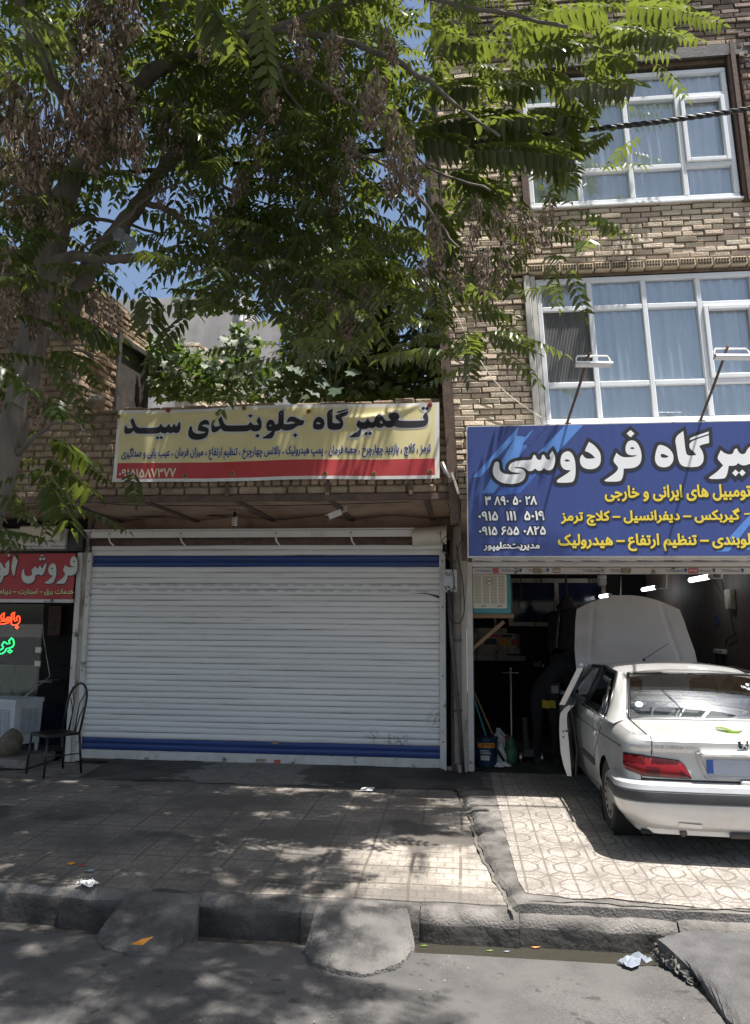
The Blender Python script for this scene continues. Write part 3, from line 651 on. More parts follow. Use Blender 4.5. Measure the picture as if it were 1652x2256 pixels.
# garage room
g = MB(); g.quad((3.52, 9.36, 0.0), (3.52, 19.8, 0.0), (3.52, 19.8, 2.7), (3.52, 9.36, 2.7)); g.box(3.52, 3.72, 9.27, 9.36, 0, 2.7); part(g, 'tiled_wall', MAT['tilewall'], house)
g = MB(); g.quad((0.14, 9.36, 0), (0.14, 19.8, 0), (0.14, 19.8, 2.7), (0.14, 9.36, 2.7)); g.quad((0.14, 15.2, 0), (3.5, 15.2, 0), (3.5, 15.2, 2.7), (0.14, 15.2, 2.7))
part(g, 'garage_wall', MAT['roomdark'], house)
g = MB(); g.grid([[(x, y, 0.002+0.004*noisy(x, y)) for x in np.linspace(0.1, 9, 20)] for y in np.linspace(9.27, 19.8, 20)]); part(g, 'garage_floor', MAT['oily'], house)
g = MB(); g.box(3.70, 9, SY+0.0, SY+0.2, 0.0, 2.855); part(g, 'ground_wall', MAT['plaster'], house)
# inner office window with its dark panes at the back of the garage
iw = MB()
for (x0, x1, z0, z1) in ((0.90, 2.75, 2.50, 2.58), (0.90, 2.75, 1.66, 1.74), (0.90, 0.98, 1.74, 2.50), (1.78, 1.86, 1.74, 2.50), (2.67, 2.75, 1.74, 2.50)): iw.box(x0, x1, 15.10, 15.16, z0, z1)
iwo = part(iw, 'office_window', MAT['dirtypost'], house)
g = MB(); g.quad((0.98, 15.15, 1.74), (2.67, 15.15, 1.74), (2.67, 15.15, 2.50), (0.98, 15.15, 2.50)); part(g, 'pane', mat('dark_blue_pane', (0.012, 0.018, 0.05), 0.06), iwo)
g = MB(); g.box(0.16, 1.2, 15.08, 15.19, 1.0, 1.10); g.box(0.16, 0.86, 15.1, 15.16, 1.1, 1.62); g.box(0.62, 0.66, 15.06, 15.1, 1.1, 2.5); part(g, 'office_ledge', MAT['dirtypost'], house)

# windows ------------------------------------------------------------
def window(par, name, x0, x1, z0, z1, cols, zt, zb, y, casement=(), screen=(), curtain=True, sill=True):
    """frame with vertical bars at cols and transoms at zb, zt, panes, curtain; all leaning with the wall"""
    fw = 0.052; f = MB(); bar = lambda a, b, c, d, yy=y, dp=0.07: leanb(f, a, b, yy, yy+dp, c, d, 0, 0.007)
    bar(x0, x1, z0, z0+fw); bar(x0, x1, z1-fw, z1)
    cx = [x0]+list(cols)+[x1]
    for i, c in enumerate(cx):
        a = c if i == 0 else (c-fw if i == len(cx)-1 else c-fw/2); bar(a, a+fw, z0+fw, z1-fw)
    for i in range(len(cx)-1):
        a = cx[i]+(fw if i == 0 else fw/2); b = cx[i+1]-(fw if i == len(cx)-2 else fw/2)
        bar(a, b, zt-fw/2, zt+fw/2, y+0.002); bar(a, b, zb-fw/2, zb+fw/2, y+0.002)
        if i in casement:
            for q in ((a, a+0.045, zb+fw/2, zt-fw/2), (b-0.045, b, zb+fw/2, zt-fw/2), (a+0.045, b-0.045, zb+fw/2, zb+fw/2+0.045), (a+0.045, b-0.045, zt-fw/2-0.045, zt-fw/2)): bar(*q, y-0.022, 0.06)
    if sill: leanb(f, x0-0.02, x1+0.02, y-0.03, y+0.03, z0-0.028, z0-0.002, 0, 0.005)
    fo = part(f, name, MAT['pvc'], par)
    p = MB()
    for i in range(len(cx)-1):
        for (c, d) in ((z0+fw, zb-fw/2), (zb+fw/2, zt-fw/2), (zt+fw/2, z1-fw)):
            if i in screen and abs(c-(zb+fw/2)) < 1e-6: continue
            a = cx[i]+(fw if i == 0 else fw/2); b = cx[i+1]-(fw if i == len(cx)-2 else fw/2); k = random.uniform(-0.004, 0.004)
            p.quad(*[lean(q) for q in ((a-0.005, y+0.04, c-0.005), (b+0.005, y+0.04+k, c-0.005), (b+0.005, y+0.04+k+0.004, d+0.005), (a-0.005, y+0.04+0.004, d+0.005))])
    part(p, 'pane', MAT['winglass'], fo)
    for i in screen:
        s = MB(); a = cx[i]+(fw if i == 0 else fw/2); b = cx[i+1]-fw/2; c, d = zb+fw/2, zt-fw/2; rows = []
        n = 60
        for zz in (c, d): rows.append([tuple(lean((a+(b-a)*k/n, y+0.03+(0.008 if k % 2 else 0), zz))) for k in range(n+1)])
        s.grid(rows); part(s, 'pleated_screen', MAT['screen'], fo)
    if curtain:
        c = MB(); rows = []
        n = int((x1-x0)*60)
        for zz in np.linspace(z0+0.02, z1-0.02, 5):
            rows.append([tuple(lean((x0+(x1-x0)*k/n, y+0.085+0.018*math.sin(k*1.05+0.6*math.sin(k*0.13))+0.012*math.sin(k*0.37), zz))) for k in range(n+1)])
        c.grid(rows); part(c, 'curtain', MAT['curtain'], fo, smooth=True)
    r = MB(); leanb(r, x0, x1, y+0.9, y+0.95, z0, z1); part(r, 'room_back', MAT['roomdark'], fo); return fo
w2 = window(house, 'window', W2[0], W2[1], W2[2]+0.02, W2[3]-0.02, [1.46, 2.0, 2.535, 3.07, 3.6, 4.13, 4.66], 4.93, 4.12, FY+0.0, casement=(3,), screen=(0,))
w1 = window(house, 'window', W1[0], W1[1]-0.02, W1[2], W1[3]-0.06, [1.465, 1.995, 2.535], 7.24, 6.45, FY+0.0, casement=(3,), screen=(0,))
g = MB(); leanb(g, 0.80, 0.865, FY-0.03, FY+0.05, 3.70, 5.30, 0, 0.006); leanb(g, 0.872, 0.92, FY-0.005, FY+0.05, 3.70, 5.30, 0, 0.004); part(g, 'window_trim', MAT['dirtywhite'], house)
# steel lintel and brown angle-iron jambs round the upper window
g = MB(); leanb(g, W1[0]-0.06, 3.3, FY-0.02, FY+0.06, 7.66, 7.79); leanb(g, W1[0]-0.03, 3.2, FY-0.05, FY-0.02, 7.640, 7.66); part(g, 'lintel', MAT['darksteel'], house)
g = MB(); leanb(g, W1[0]-0.07, W1[0]-0.005, FY-0.03, FY+0.05, 6.0, 7.63); part(g, 'jamb', MAT['rust'], house)
g = MB(); leanb(g, W1[1], W1[1]+0.08, FY-0.04, FY+0.05, 6.0, 7.64); leanb(g, W1[1]+0.03, W1[1]+0.075, FY-0.06, FY-0.04, 6.0, 7.8); part(g, 'jamb', MAT['rust'], house)
# brown steel corner post running up the party line
g = MB(); leanb(g, -0.10, -0.015, FY-0.07, FY+0.05, 2.7, 6.6); part(g, 'corner_post', MAT['rust'], house)

# ---------------------------------------------------------------- the low shop house (middle) with its parapet
shop = thing('shop_building', 'low old brick shop with a balcony parapet above the closed shutter', 'shop', (-2.3, 9.0, 0))
XL, XR = -4.16, -0.10
g = MB()
bricks(g, (0, FY, 0), EX, EZ, EN, XL, XR, 3.205, 3.93, pitch=(0.225, 0.083), jit=0.010, joint=0.016, rough=0.006, ch=0.012)
x = XL
while x < XR-0.05:                                         # row of headers, a few displaced
    L = random.uniform(0.088, 0.108); d = random.uniform(-0.012, 0.010)
    g.box(x, min(x+L-0.014, XR), FY-d-0.012, FY+0.06, 3.115+random.uniform(-0.005, 0.005), 3.20+random.uniform(-0.004, 0.004), 0, 0.016); x += L
x = XL
while x < XR-0.05:                                         # long flat stones below it
    L = random.uniform(0.2, 0.34); g.box(x, min(x+L-0.02, XR), FY-0.016+random.uniform(-0.008, 0.008), FY+0.06, 3.03, 3.105+random.uniform(-0.004, 0.004), 0, 0.014); x += L
g.quad((XL, FY+0.03, 3.0), (XR, FY+0.03, 3.0), (XR, FY+0.03, 3.21), (XL, FY+0.03, 3.21), 1)
g.box(XL, XR, FY+0.05, FY+0.22, 3.0, 3.925, 1)
x = XL
while x < XR-0.05:                                         # uneven coping
    L = random.uniform(0.2, 0.3); zt = 3.97+0.035*(x-XL)/4+random.uniform(-0.012, 0.02); g.box(x, min(x+L-0.01, XR), FY-0.02+random.uniform(-0.01, 0.01), FY+0.24, 3.93, zt, 0, 0.012); x += L
part(g, 'parapet', [MAT['oldbrick'], MAT['mortar']], shop)
g = MB(); rows = []                                        # soffit: jack-arch plaster between rusty joists
for y in np.linspace(FY+0.03, SY+0.135, 8): rows.append([(x, y, 2.985+0.035*abs(math.sin((x+0.35)*math.pi/1.0))+0.004*noisy(x*2, y*2)) for x in np.linspace(-9.5, -0.02, 190)])
g.grid(rows, flip=True); part(g, 'soffit', MAT['plaster'], shop, smooth=True)
g = MB(); g.box(-9.5, -0.02, FY-0.015, FY+0.03, 2.955, 3.018)
for x in (-4.35, -3.35, -2.35, -1.35, -0.35): g.box(x-0.03, x+0.03, FY+0.031, SY+0.1, 2.962, 2.982)
for x in (-2.42, -1.36, -0.5): g.box(x-0.02, x+0.02, FY-0.05, FY-0.017, 3.0, 3.13); g.box(x-0.035, x+0.035, FY-0.055, FY-0.012, 3.115, 3.13)
part(g, 'rusty_joist', MAT['rust'], shop)
g = MB(); g.box(-4.83, -0.02, SY+0.12, SY+0.22, 2.72, 3.064); g.box(-9.5, -0.02, FY+0.23, 11.2, 3.065, 3.2); part(g, 'lintel_wall', MAT['plaster'], shop)
g = MB(); g.box(-4.762, -4.70, SY-0.07, SY+0.2, 0.0, 2.80); part(g, 'left_pier', MAT['dirtypost'], shop)
g = MB(); g.box(-0.135, -0.075, SY-0.05, SY+0.2, 0.0, 2.95); part(g, 'right_pier', MAT['rust'], shop)
g = MB(); g.box(-0.055, 0.055, SY-0.07, SY+0.12, 0, 2.45); part(g, 'stained_post', MAT['dirtypost'], shop)
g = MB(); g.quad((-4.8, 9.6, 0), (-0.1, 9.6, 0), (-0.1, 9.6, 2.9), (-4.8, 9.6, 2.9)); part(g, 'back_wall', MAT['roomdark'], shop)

# ---------------------------------------------------------------- the left house: front wall, oblique side wall with a metal door
left = thing('corner_house', 'old brick house at the left edge whose side wall runs back behind the tree', 'house', (-6.0, 8.5, 0))
CXL = -4.14; a6 = R(6); SU = Vector((math.sin(a6), math.cos(a6), 0)); SN = Vector((math.cos(a6), -math.sin(a6), 0))
g = MB(); bricks(g, (0, FY+0.005, 0), EX, EZ, EN, -8.5, CXL-0.02, 3.02, 5.40, pitch=(0.215, 0.075), jit=0.012, joint=0.016, rough=0.005, ch=0.011)
bricks(g, (CXL, FY, 0), SU, EZ, SN, 0.0, 0.70, 3.95, 5.12, pitch=(0.21, 0.080), jit=0.012, joint=0.018, rough=0.005, ch=0.011)
bricks(g, (CXL, FY, 0), SU, EZ, SN, -0.65, 1.45, 5.12, 5.50, pitch=(0.21, 0.062), jit=0.010, joint=0.014, rough=0.005, holes=[(-0.2, 0.25, 5.12, 5.3)])
part(g, 'wall', [MAT['oldbrick'], MAT['mortar']], left)
g = MB(); g.box(-8.5, CXL-0.06, FY+0.04, FY+0.2, 3.02, 5.4); g.box(-9.5, CXL+0.02, FY-0.62, 10.6, 5.505, 5.55); part(g, 'roof_slab', MAT['concrete'], left)
g = MB(); P = lambda a, z, d=0.0: Vector((CXL, FY, 0))+SU*a+SN*d+Vector((0, 0, z))
g.quad(P(0.72, 3.6, -0.05), P(1.42, 3.6, -0.05), P(1.42, 5.1, -0.05), P(0.72, 5.1, -0.05)); 
for (a, b) in ((0.70, 0.76), (1.36, 1.43)):
    g.obox(P((a+b)/2, 4.4, -0.02), SU*((b-a)/2), SN*0.045, Vector((0, 0, 0.75)))
g.obox(P(1.06, 5.09, -0.02), SU*0.36, SN*0.04, Vector((0, 0, 0.03)))
part(g, 'metal_door', MAT['darksteel'], left)
g = MB(); g.obox(P(0.02, 5.2, -0.06), SU*0.2, SN*0.02, Vector((0, 0, 0.08))); part(g, 'window', MAT['black'], left)
# left shop room and its front posts
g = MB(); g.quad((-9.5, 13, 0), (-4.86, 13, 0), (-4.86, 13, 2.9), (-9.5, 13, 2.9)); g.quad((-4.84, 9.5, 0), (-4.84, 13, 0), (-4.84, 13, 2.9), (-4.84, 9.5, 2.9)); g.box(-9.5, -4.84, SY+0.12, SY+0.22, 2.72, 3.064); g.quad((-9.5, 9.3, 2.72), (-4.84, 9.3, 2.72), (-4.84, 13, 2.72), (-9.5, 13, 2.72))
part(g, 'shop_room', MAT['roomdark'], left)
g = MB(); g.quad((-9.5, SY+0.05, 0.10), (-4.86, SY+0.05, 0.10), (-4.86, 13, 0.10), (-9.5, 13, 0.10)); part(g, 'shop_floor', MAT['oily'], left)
g = MB(); g.box(-4.832, -4.765, SY-0.10, SY+0.05, 0.0, 2.56, 0, 0.006); part(g, 'door_post', MAT['dirtywhite'], left)
g = MB(); g.box(-9.5, -5.02, 8.62, SY+0.04, 0.005, 0.105, 0, 0.012); g.box(-9.5, -5.30, 8.48, 8.62, 0.003, 0.05, 0, 0.01); part(g, 'door_step', MAT['concrete'], left)

# ---------------------------------------------------------------- far grey house and a small brick parapet on the terrace
fh = thing('grey_house', 'far grey rendered house with a stepped roofline showing above the terrace', 'house', (-7, 22, 0))
g = MB(); g.box(-13, -7.85, 22, 27, 0, 11.8); g.box(-7.85, -6.66, 22, 27, 0, 11.75); g.box(-6.66, -2.0, 22, 27, 0, 10.9); part(g, 'wall', MAT['farwall'], fh)
g = MB(); g.box(-6.8, -6.62, 22.3, 22.6, 11.75, 12.15); g.tube([(-6.72, 21.9, 10.9), (-6.72, 21.9, 12.2)], 0.07, 8, 1); g.tube([(-6.6, 21.95, 10.9), (-6.6, 21.95, 11.6)], 0.05, 8, 1); part(g, 'chimney', [MAT['farwall'], MAT['white']], fh)
tp = thing('terrace_wall', 'small brick terrace wall with sloping end in front of the grey house', 'wall', (-4.6, 12, 5))
g = MB(); g.box(-4.78, -4.42, 12.0, 12.12, 4.0, 6.38); bricks(g, (0, 11.98, 0), EX, EZ, EN, -4.78, -4.40, 5.4, 6.40, pitch=(0.21, 0.07), jit=0.004, backing=False)
bricks(g, (-4.39, 12.0, 0), (0.12, 0.99, 0), EZ, (0.99, -0.12, 0), 0.0, 4.0, 4.8, 6.40, pitch=(0.21, 0.07), jit=0.004); part(g, 'brickwork', [MAT['brick'], MAT['mortar']], tp)
up = thing('utility_pole', 'weathered wooden utility pole standing behind the corner of the tall brick house', 'pole', (-0.34, 10.4, 3.2))
g = MB(); g.tube([(-0.34, 10.4, 3.2), (-0.34, 10.4, 6.0), (-0.40, 10.4, 9.5)], [0.125, 0.115, 0.10], 12); part(g, 'post', MAT['poleold'], up, smooth=True)
# ---------------------------------------------------------------- lettering
_F = {}
def _reg(s, base, dual): _F[s] = (base, dual)
for s, b, d in (('ا', 0xFE8D, 0), ('ب', 0xFE8F, 1), ('پ', 0xFB56, 1), ('ت', 0xFE95, 1), ('ج', 0xFE9D, 1), ('چ', 0xFB7A, 1), ('ح', 0xFEA1, 1), ('خ', 0xFEA5, 1), ('د', 0xFEA9, 0),
                ('ر', 0xFEAD, 0), ('ز', 0xFEAF, 0), ('س', 0xFEB1, 1), ('ش', 0xFEB5, 1), ('ص', 0xFEB9, 1), ('ط', 0xFEC1, 1), ('ظ', 0xFEC5, 1), ('ع', 0xFEC9, 1), ('ف', 0xFED1, 1),
                ('ق', 0xFED5, 1), ('ک', 0xFB8E, 1), ('گ', 0xFB92, 1), ('ل', 0xFEDD, 1), ('م', 0xFEE1, 1), ('ن', 0xFEE5, 1), ('ه', 0xFEE9, 1), ('و', 0xFEED, 0), ('ی', 0xFBFC, 1)): _reg(s, b, d)
def shape(t):
    """joined Persian letters as presentation forms in visual (left to right) order"""
    out = []; i = 0; prev = False
    while i < len(t):
        c = t[i]
        if c not in _F: out.append(c); prev = False; i += 1; continue
        if c == 'ل' and i+1 < len(t) and t[i+1] == 'ا':
            out.append(chr(0xFEFC if prev else 0xFEFB)); prev = False; i += 2; continue
        b, dual = _F[c]; nxt = dual and i+1 < len(t) and t[i+1] in _F
        k = (3 if nxt else 1) if prev else (2 if nxt else 0)
        out.append(chr(b+k)); prev = bool(dual); i += 1
    res = []; num = ''
    for c in out[::-1]: res.append(c)
    return ''.join(res)
def glyph_loops(t, res_u=5):
    cu = bpy.data.curves.new('lettering', 'FONT'); cu.body = t
    o = bpy.data.objects.new('lettering', cu); COL.objects.link(o); bpy.context.view_layer.update()
    cv = o.to_curve(bpy.context.evaluated_depsgraph_get()); loops = []
    for sp in cv.splines:
        pts = []; B = sp.bezier_points; n = len(B)
        for i in range(n):
            p0, p1, p2, p3 = (np.array(q[:2]) for q in (B[i].co, B[i].handle_right, B[(i+1) % n].handle_left, B[(i+1) % n].co))
            if np.linalg.norm(p3-p0) < 1e-6: continue
            straight = abs(np.cross(p3-p0, p1-p0))+abs(np.cross(p3-p0, p2-p0)) < 1e-5
            for k in range(1 if straight else res_u):
                u = k/(1 if straight else res_u); pts.append((1-u)**3*p0+3*u*(1-u)**2*p1+3*u*u*(1-u)*p2+u**3*p3)
        if len(pts) > 2: loops.append(np.array(pts))
    o.to_curve_clear(); bpy.data.objects.remove(o); bpy.data.curves.remove(cu)
    res = []
    for i, l in enumerate(loops):                          # an outline wholly inside another one is its hole
        inside = False
        for j, h in enumerate(loops):
            if i == j or abs(area(h)) <= abs(area(l)): continue
            a, b = h, np.roll(h, -1, 0); px, py = l[:, 0:1], l[:, 1:2]
            cond = (a[:, 1] > py) != (b[:, 1] > py); xi = a[:, 0]+(py-a[:, 1])/np.where(b[:, 1] == a[:, 1], 1e-12, b[:, 1]-a[:, 1])*(b[:, 0]-a[:, 0])
            if (((cond & (px < xi)).sum(1) % 2) == 1).all(): inside = True
        res.append(l[::-1] if (area(l) > 0) == inside else l)
    return res
def area(l): x, y = l[:, 0], l[:, 1]; return 0.5*np.sum(x*np.roll(y, -1)-y*np.roll(x, -1))
def offset(loops, d):
    out = []
    for l in loops:
        e = np.roll(l, -1, 0)-l; n = np.stack([e[:, 1], -e[:, 0]], 1); n /= np.maximum(1e-9, np.linalg.norm(n, axis=1))[:, None]
        m = n+np.roll(n, 1, 0); ln = np.linalg.norm(m, axis=1); m = m/np.maximum(1e-6, ln)[:, None]; c = np.maximum(0.6, ln/2)
        out.append(l+m*(d/c)[:, None])
    return out
def fill(loops, grid=0):
    """triangles of the non-zero winding union of closed outlines"""
    vs = []; es = []
    for l in loops:
        b = len(vs); n = len(l); vs += [Vector((float(p[0]), float(p[1]))) for p in l]; es += [(b+i, b+(i+1) % n) for i in range(n)]
    if grid:
        A = np.concatenate(loops); lo, hi = A.min(0), A.max(0)
        vs += [Vector((x, y)) for x in np.arange(lo[0], hi[0], grid) for y in np.arange(lo[1], hi[1], grid)]
    v, _, f, _, _, _ = delaunay_2d_cdt(vs, es, [], 0, 1e-7)
    V = np.array([p[:] for p in v]); T = np.array([t[:3] for t in f if len(t) == 3]);
    if len(T) == 0: return V, []
    C = V[T].mean(1); W = np.zeros(len(T), int)
    for l in loops:
        a = l; b = np.roll(l, -1, 0)
        for s in range(0, len(T), 2000):
            c = C[s:s+2000]; cy = c[:, 1:2]; cx = c[:, 0:1]
            up = (a[:, 1] <= cy) & (b[:, 1] > cy); dn = (a[:, 1] > cy) & (b[:, 1] <= cy)
            cr = (b[:, 0]-a[:, 0])*(cy-a[:, 1])-(cx-a[:, 0])*(b[:, 1]-a[:, 1])
            W[s:s+2000] += (up & (cr > 0)).sum(1)-(dn & (cr < 0)).sum(1)
    return V, T[W != 0]
def lay(mb, loops, fn, mi=0, grid=0):
    V, T = fill(loops, grid)
    if len(T) == 0: return
    pts = [fn(p[0], p[1]) for p in V]; p0, p1, p2 = (Vector(pts[i]) for i in T[0])
    flip = (p1-p0).cross(p2-p0).y > 0
    mb.add(pts, [tuple(int(i) for i in (t[::-1] if flip else t)) for t in T], mi)
def oriented(outer, holes=()):
    res = []
    for i, l in enumerate([outer]+list(holes)):
        l = np.array(l, float)
        if (area(l) > 0) != (i == 0): l = l[::-1]
        res.append(l)
    return res
def smooth_loop(l, n=2):
    """round a traced outline a little, keeping its sharp corners"""
    for _ in range(n):
        e = l-np.roll(l, 1, 0); f = np.roll(l, -1, 0)-l
        cs = (e*f).sum(1)/np.maximum(1e-9, np.linalg.norm(e, axis=1)*np.linalg.norm(f, axis=1)); out = []
        for i in range(len(l)):
            if cs[i] < 0.25: out.append(l[i])
            else: out.append(l[i]*0.75+l[i-1]*0.25); out.append(l[i]*0.75+l[(i+1) % len(l)]*0.25)
        l = np.array(out)
    return l
def text_fit(t, box, bold=0.0, latin=False):
    """outlines of a line of writing scaled into box = (x0, z0, x1, z1)"""
    L = offset(glyph_loops(t if latin else shape(t)), bold); A = np.concatenate(L); lo, hi = A.min(0), A.max(0)
    s = np.array([(box[2]-box[0])/(hi[0]-lo[0]), (box[3]-box[1])/(hi[1]-lo[1])])
    return [(l-lo)*s+np.array([box[0], box[1]]) for l in L]
def traced(shapes, org, sc, Y):
    """shapes traced from a detail of the sign (org = its corner, sc = its scale) -> outlines in metres on the sign's plane"""
    res = []
    for sh in shapes:
        outer, holes = (sh, ()) if not isinstance(sh, tuple) else (sh[0], sh[1:])
        def w(l):
            l = smooth_loop(np.array(l, float)); return np.array([(lambda p: (p.x, p.z))(onY((org[0]+a/sc)/1.816, (org[1]+b/sc)/1.816, Y)) for a, b in l])
        res += oriented(w(outer), [w(h) for h in holes])
    return res
DIA = lambda *p: list(p)

# ---------------------------------------------------------------- yellow banner
BY = FY-0.055
ban = thing('banner', 'creased yellow and red cloth banner bolted along the brick parapet', 'banner', (-1.95, BY, 3.1))
bA = [onY(262, 905, BY), onY(967, 878, BY), onY(965, 1054, BY), onY(250, 1063, BY)]
bx0, bx1 = -3.67, -0.212; bz0, bz1 = 3.16, 3.955
BOLT = [(262, 918), (372, 905), (480, 912), (539, 900), (680, 907), (947, 892), (410, 1049), (513, 1044), (717, 1044), (824, 1044), (948, 1040)]
bolts = [onY(u, v, BY) for u, v in BOLT]; tops = [(-3.62, 3.90), (-3.12, 3.955), (-2.60, 3.925), (-2.31, 3.985), (-1.62, 3.935), (-0.30, 3.99)]
def btop(x): return 3.945+0.012*(x-bx0)/3.4+0.012*math.sin(x*2.6)
def by(x, z):
    t = (z-bz0)/(bz1-bz0); d = 0.006*math.sin(x*5+z*3)+0.004*math.sin(x*11-z*9)
    for i in range(len(tops)-1):                       # sagging folds between the top bolts
        (xa, za), (xb, zb) = tops[i], tops[i+1]
        if xa < x < xb:
            s = (x-xa)/(xb-xa); sag = za+(zb-za)*s-(0.10+0.16*(xb-xa)*0.3)*4*s*(1-s)*min(1, (xb-xa)); q = (z-sag)/0.028
            d += 0.020*math.exp(-q*q)*4*s*(1-s)
    return BY-0.012-d
g = MB(); NX, NZ = 150, 46; rows = []
for j in range(NZ+1):
    r = []
    for i in range(NX+1):
        x = bx0+(bx1-bx0)*i/NX; zt = btop(x); zb = bz0+0.006*math.sin(x*3)-0.01*(x-bx0)/3.4*0; z = zb+(zt-zb)*j/NZ
        xx = x+(0.05*(j/NZ) if i == 0 else 0)*0.6; r.append((xx, by(x, z), z))
    rows.append(r)
g.grid(rows)
for k in range(len(g.f)):
    j, i = divmod(k, NX); t = (j+0.5)/NZ
    g.m[k] = 1 if (t < 0.035 or t > 0.955 or i < 2 or i > NX-3) else (2 if t < 0.255 else 0)
part(g, 'cloth', [MAT['banneryellow'], MAT['bannerwhite'], MAT['bannerred']], ban, smooth=True)
A_, B_, C_ = (480, 1620), (860, 1610), (1240, 1600); sA, sB, sC = 3.9333, 3.9333, 3.1769
word1 = [[(225,220),(240,265),(262,330),(285,357),(330,368),(600,366),(630,345),(650,310),(663,308),(685,350),(715,362),(745,355),(770,318),(790,312),(808,350),(835,358),(853,315),(872,306),(890,350),(915,335),(920,305),(955,268),(962,300),(962,380),(945,430),(905,455),(875,450),(850,435),(825,455),(790,455),(765,435),(745,455),(700,460),(670,450),(650,432),(630,455),(560,462),(290,460),(250,445),(222,410),(190,445),(140,465),(95,460),(78,440),(75,400),(90,335),(108,325),(120,365),(150,378),(190,372),(210,360),(190,310),(172,262),(200,235)],
 [(575,527),(602,500),(632,525),(602,555)], [(635,523),(662,497),(695,523),(660,552)],
 [(1120,335),(1138,345),(1140,380),(1150,420),(1185,450),(1250,460),(1320,452),(1362,430),(1300,425),(1250,415),(1228,400),(1228,370),(1240,320),(1265,275),(1310,245),(1350,235),(1390,248),(1410,280),(1408,325),(1380,315),(1340,310),(1310,318),(1290,332),(1330,345),(1380,362),(1405,390),(1402,430),(1385,490),(1350,525),(1300,548),(1220,558),(1150,550),(1105,525),(1080,490),(1078,440),(1090,375),(1105,345)]]
word2 = [[(108,220),(125,275),(150,335),(180,362),(210,370),(500,365),(535,355),(555,315),(575,312),(590,345),(620,362),(690,360),(688,345),(652,302),(700,232),(725,270),(745,330),(745,390),(725,435),(690,460),(630,466),(590,455),(562,435),(535,455),(490,462),(160,466),(125,445),(100,412),(70,440),(30,470),(-10,480),(-40,470),(-55,430),(-40,360),(-25,340),(-12,350),(-8,380),(30,385),(85,375),(75,330),(50,272)],
 [(523,215),(567,187),(600,215),(565,250)], [(638,532),(680,500),(717,532),(678,567)],
 ([(1100,118),(1095,230),(1085,330),(1100,350),(1160,352),(1240,338),(1268,328),(1220,310),(1180,310),(1140,325),(1138,300),(1160,255),(1195,230),(1240,228),(1300,255),(1360,282),(1414,292),(1400,330),(1385,365),(1330,368),(1290,385),(1240,425),(1180,447),(1110,452),(1070,445),(1047,425),(1020,450),(985,460),(952,462),(940,510),(920,555),(895,578),(760,580),(752,565),(790,545),(860,500),(905,462),(850,458),(822,430),(812,385),(825,330),(850,290),(890,278),(930,295),(950,335),(955,355),(990,352),(1005,330),(1012,165),(1050,140)], [(858,375),(880,360),(905,372),(895,383),(862,383)]),
 [(1228,522),(1268,487),(1305,520),(1265,558)]]
word3 = [([(100,215),(140,222),(175,250),(190,290),(185,335),(165,370),(130,385),(85,385),(50,370),(38,340),(45,290),(60,250)], [(82,290),(110,285),(140,305),(120,313),(90,310)]),
 [(295,112),(292,200),(285,280),(300,300),(340,302),(390,295),(370,275),(325,238),(335,190),(490,145),(480,208),(420,220),(405,240),(425,275),(428,310),(415,350),(385,378),(330,386),(270,384),(235,370),(222,330),(222,260),(218,150)],
 [(340,165),(345,152),(490,118),(488,135),(345,178)],
 ([(620,262),(650,285),(690,292),(715,275),(730,248),(745,245),(755,270),(770,290),(810,290),(830,240),(855,210),(885,202),(920,212),(945,245),(960,268),(990,278),(1035,268),(1000,235),(1005,200),(1035,178),(1080,173),(1120,182),(1140,210),(1135,240),(1118,262),(1150,272),(1300,272),(1430,266),(1460,258),(1428,212),(1472,158),(1500,195),(1507,250),(1500,300),(1480,330),(1430,350),(1300,360),(1130,360),(1090,345),(1072,335),(1050,352),(1010,362),(970,355),(945,335),(930,355),(890,365),(855,358),(840,340),(820,360),(780,368),(752,355),(735,370),(700,378),(660,375),(655,410),(640,455),(620,476),(510,480),(498,468),(530,450),(600,410),(635,370),(605,345),(585,320)], [(888,290),(905,272),(925,285),(922,312),(905,308)]),
 [(1412,108),(1442,85),(1470,105),(1438,134)], [(1462,108),(1492,85),(1515,108),(1490,134)], [(687,432),(718,408),(743,430),(712,460)], [(740,430),(768,406),(794,430),(765,460)]]
bl = traced(word1, A_, sA, BY)+traced(word2, B_, sB, BY)+traced(word3, C_, sC, BY)
g = MB(); lay(g, offset(bl, 0.016), lambda x, z: (x, by(x, z)-0.0022, z), 0, 0.025); lay(g, bl, lambda x, z: (x, by(x, z)-0.0042, z), 1, 0.025)
t2 = text_fit('ترمز ، کلاچ ، بازدید چهارچرخ ، جعبه فرمان ، پمپ هیدرولیک ، بالانس چهارچرخ ، تنظیم ارتفاع ، میزان فرمان ، عیب یابی و صداگیری', (-3.585, 3.385, -0.30, 3.535), 0.022)
lay(g, offset(t2, 0.005), lambda x, z: (x, by(x, z)-0.0022, z), 0, 0.025); lay(g, t2, lambda x, z: (x, by(x, z)-0.0042, z), 2, 0.025)
t3 = text_fit('۰۹۱۵۱۵۸۷۳۷۷', (-3.60, 3.205, -2.965, 3.305), 0.025, latin=True)
lay(g, t3, lambda x, z: (x, by(x, z)-0.0032, z), 3, 0.025)
part(g, 'lettering', [MAT['bannerhalo'], MAT['bannerblack'], MAT['bannernavy'], MAT['bannercream']], ban)
wash = [mat('yellow_washer', (0.45, 0.28, 0.05), 0.5, col2=(0.2, 0.12, 0.05), nscale=40), mat('red_washer', (0.40, 0.03, 0.02), 0.5)]
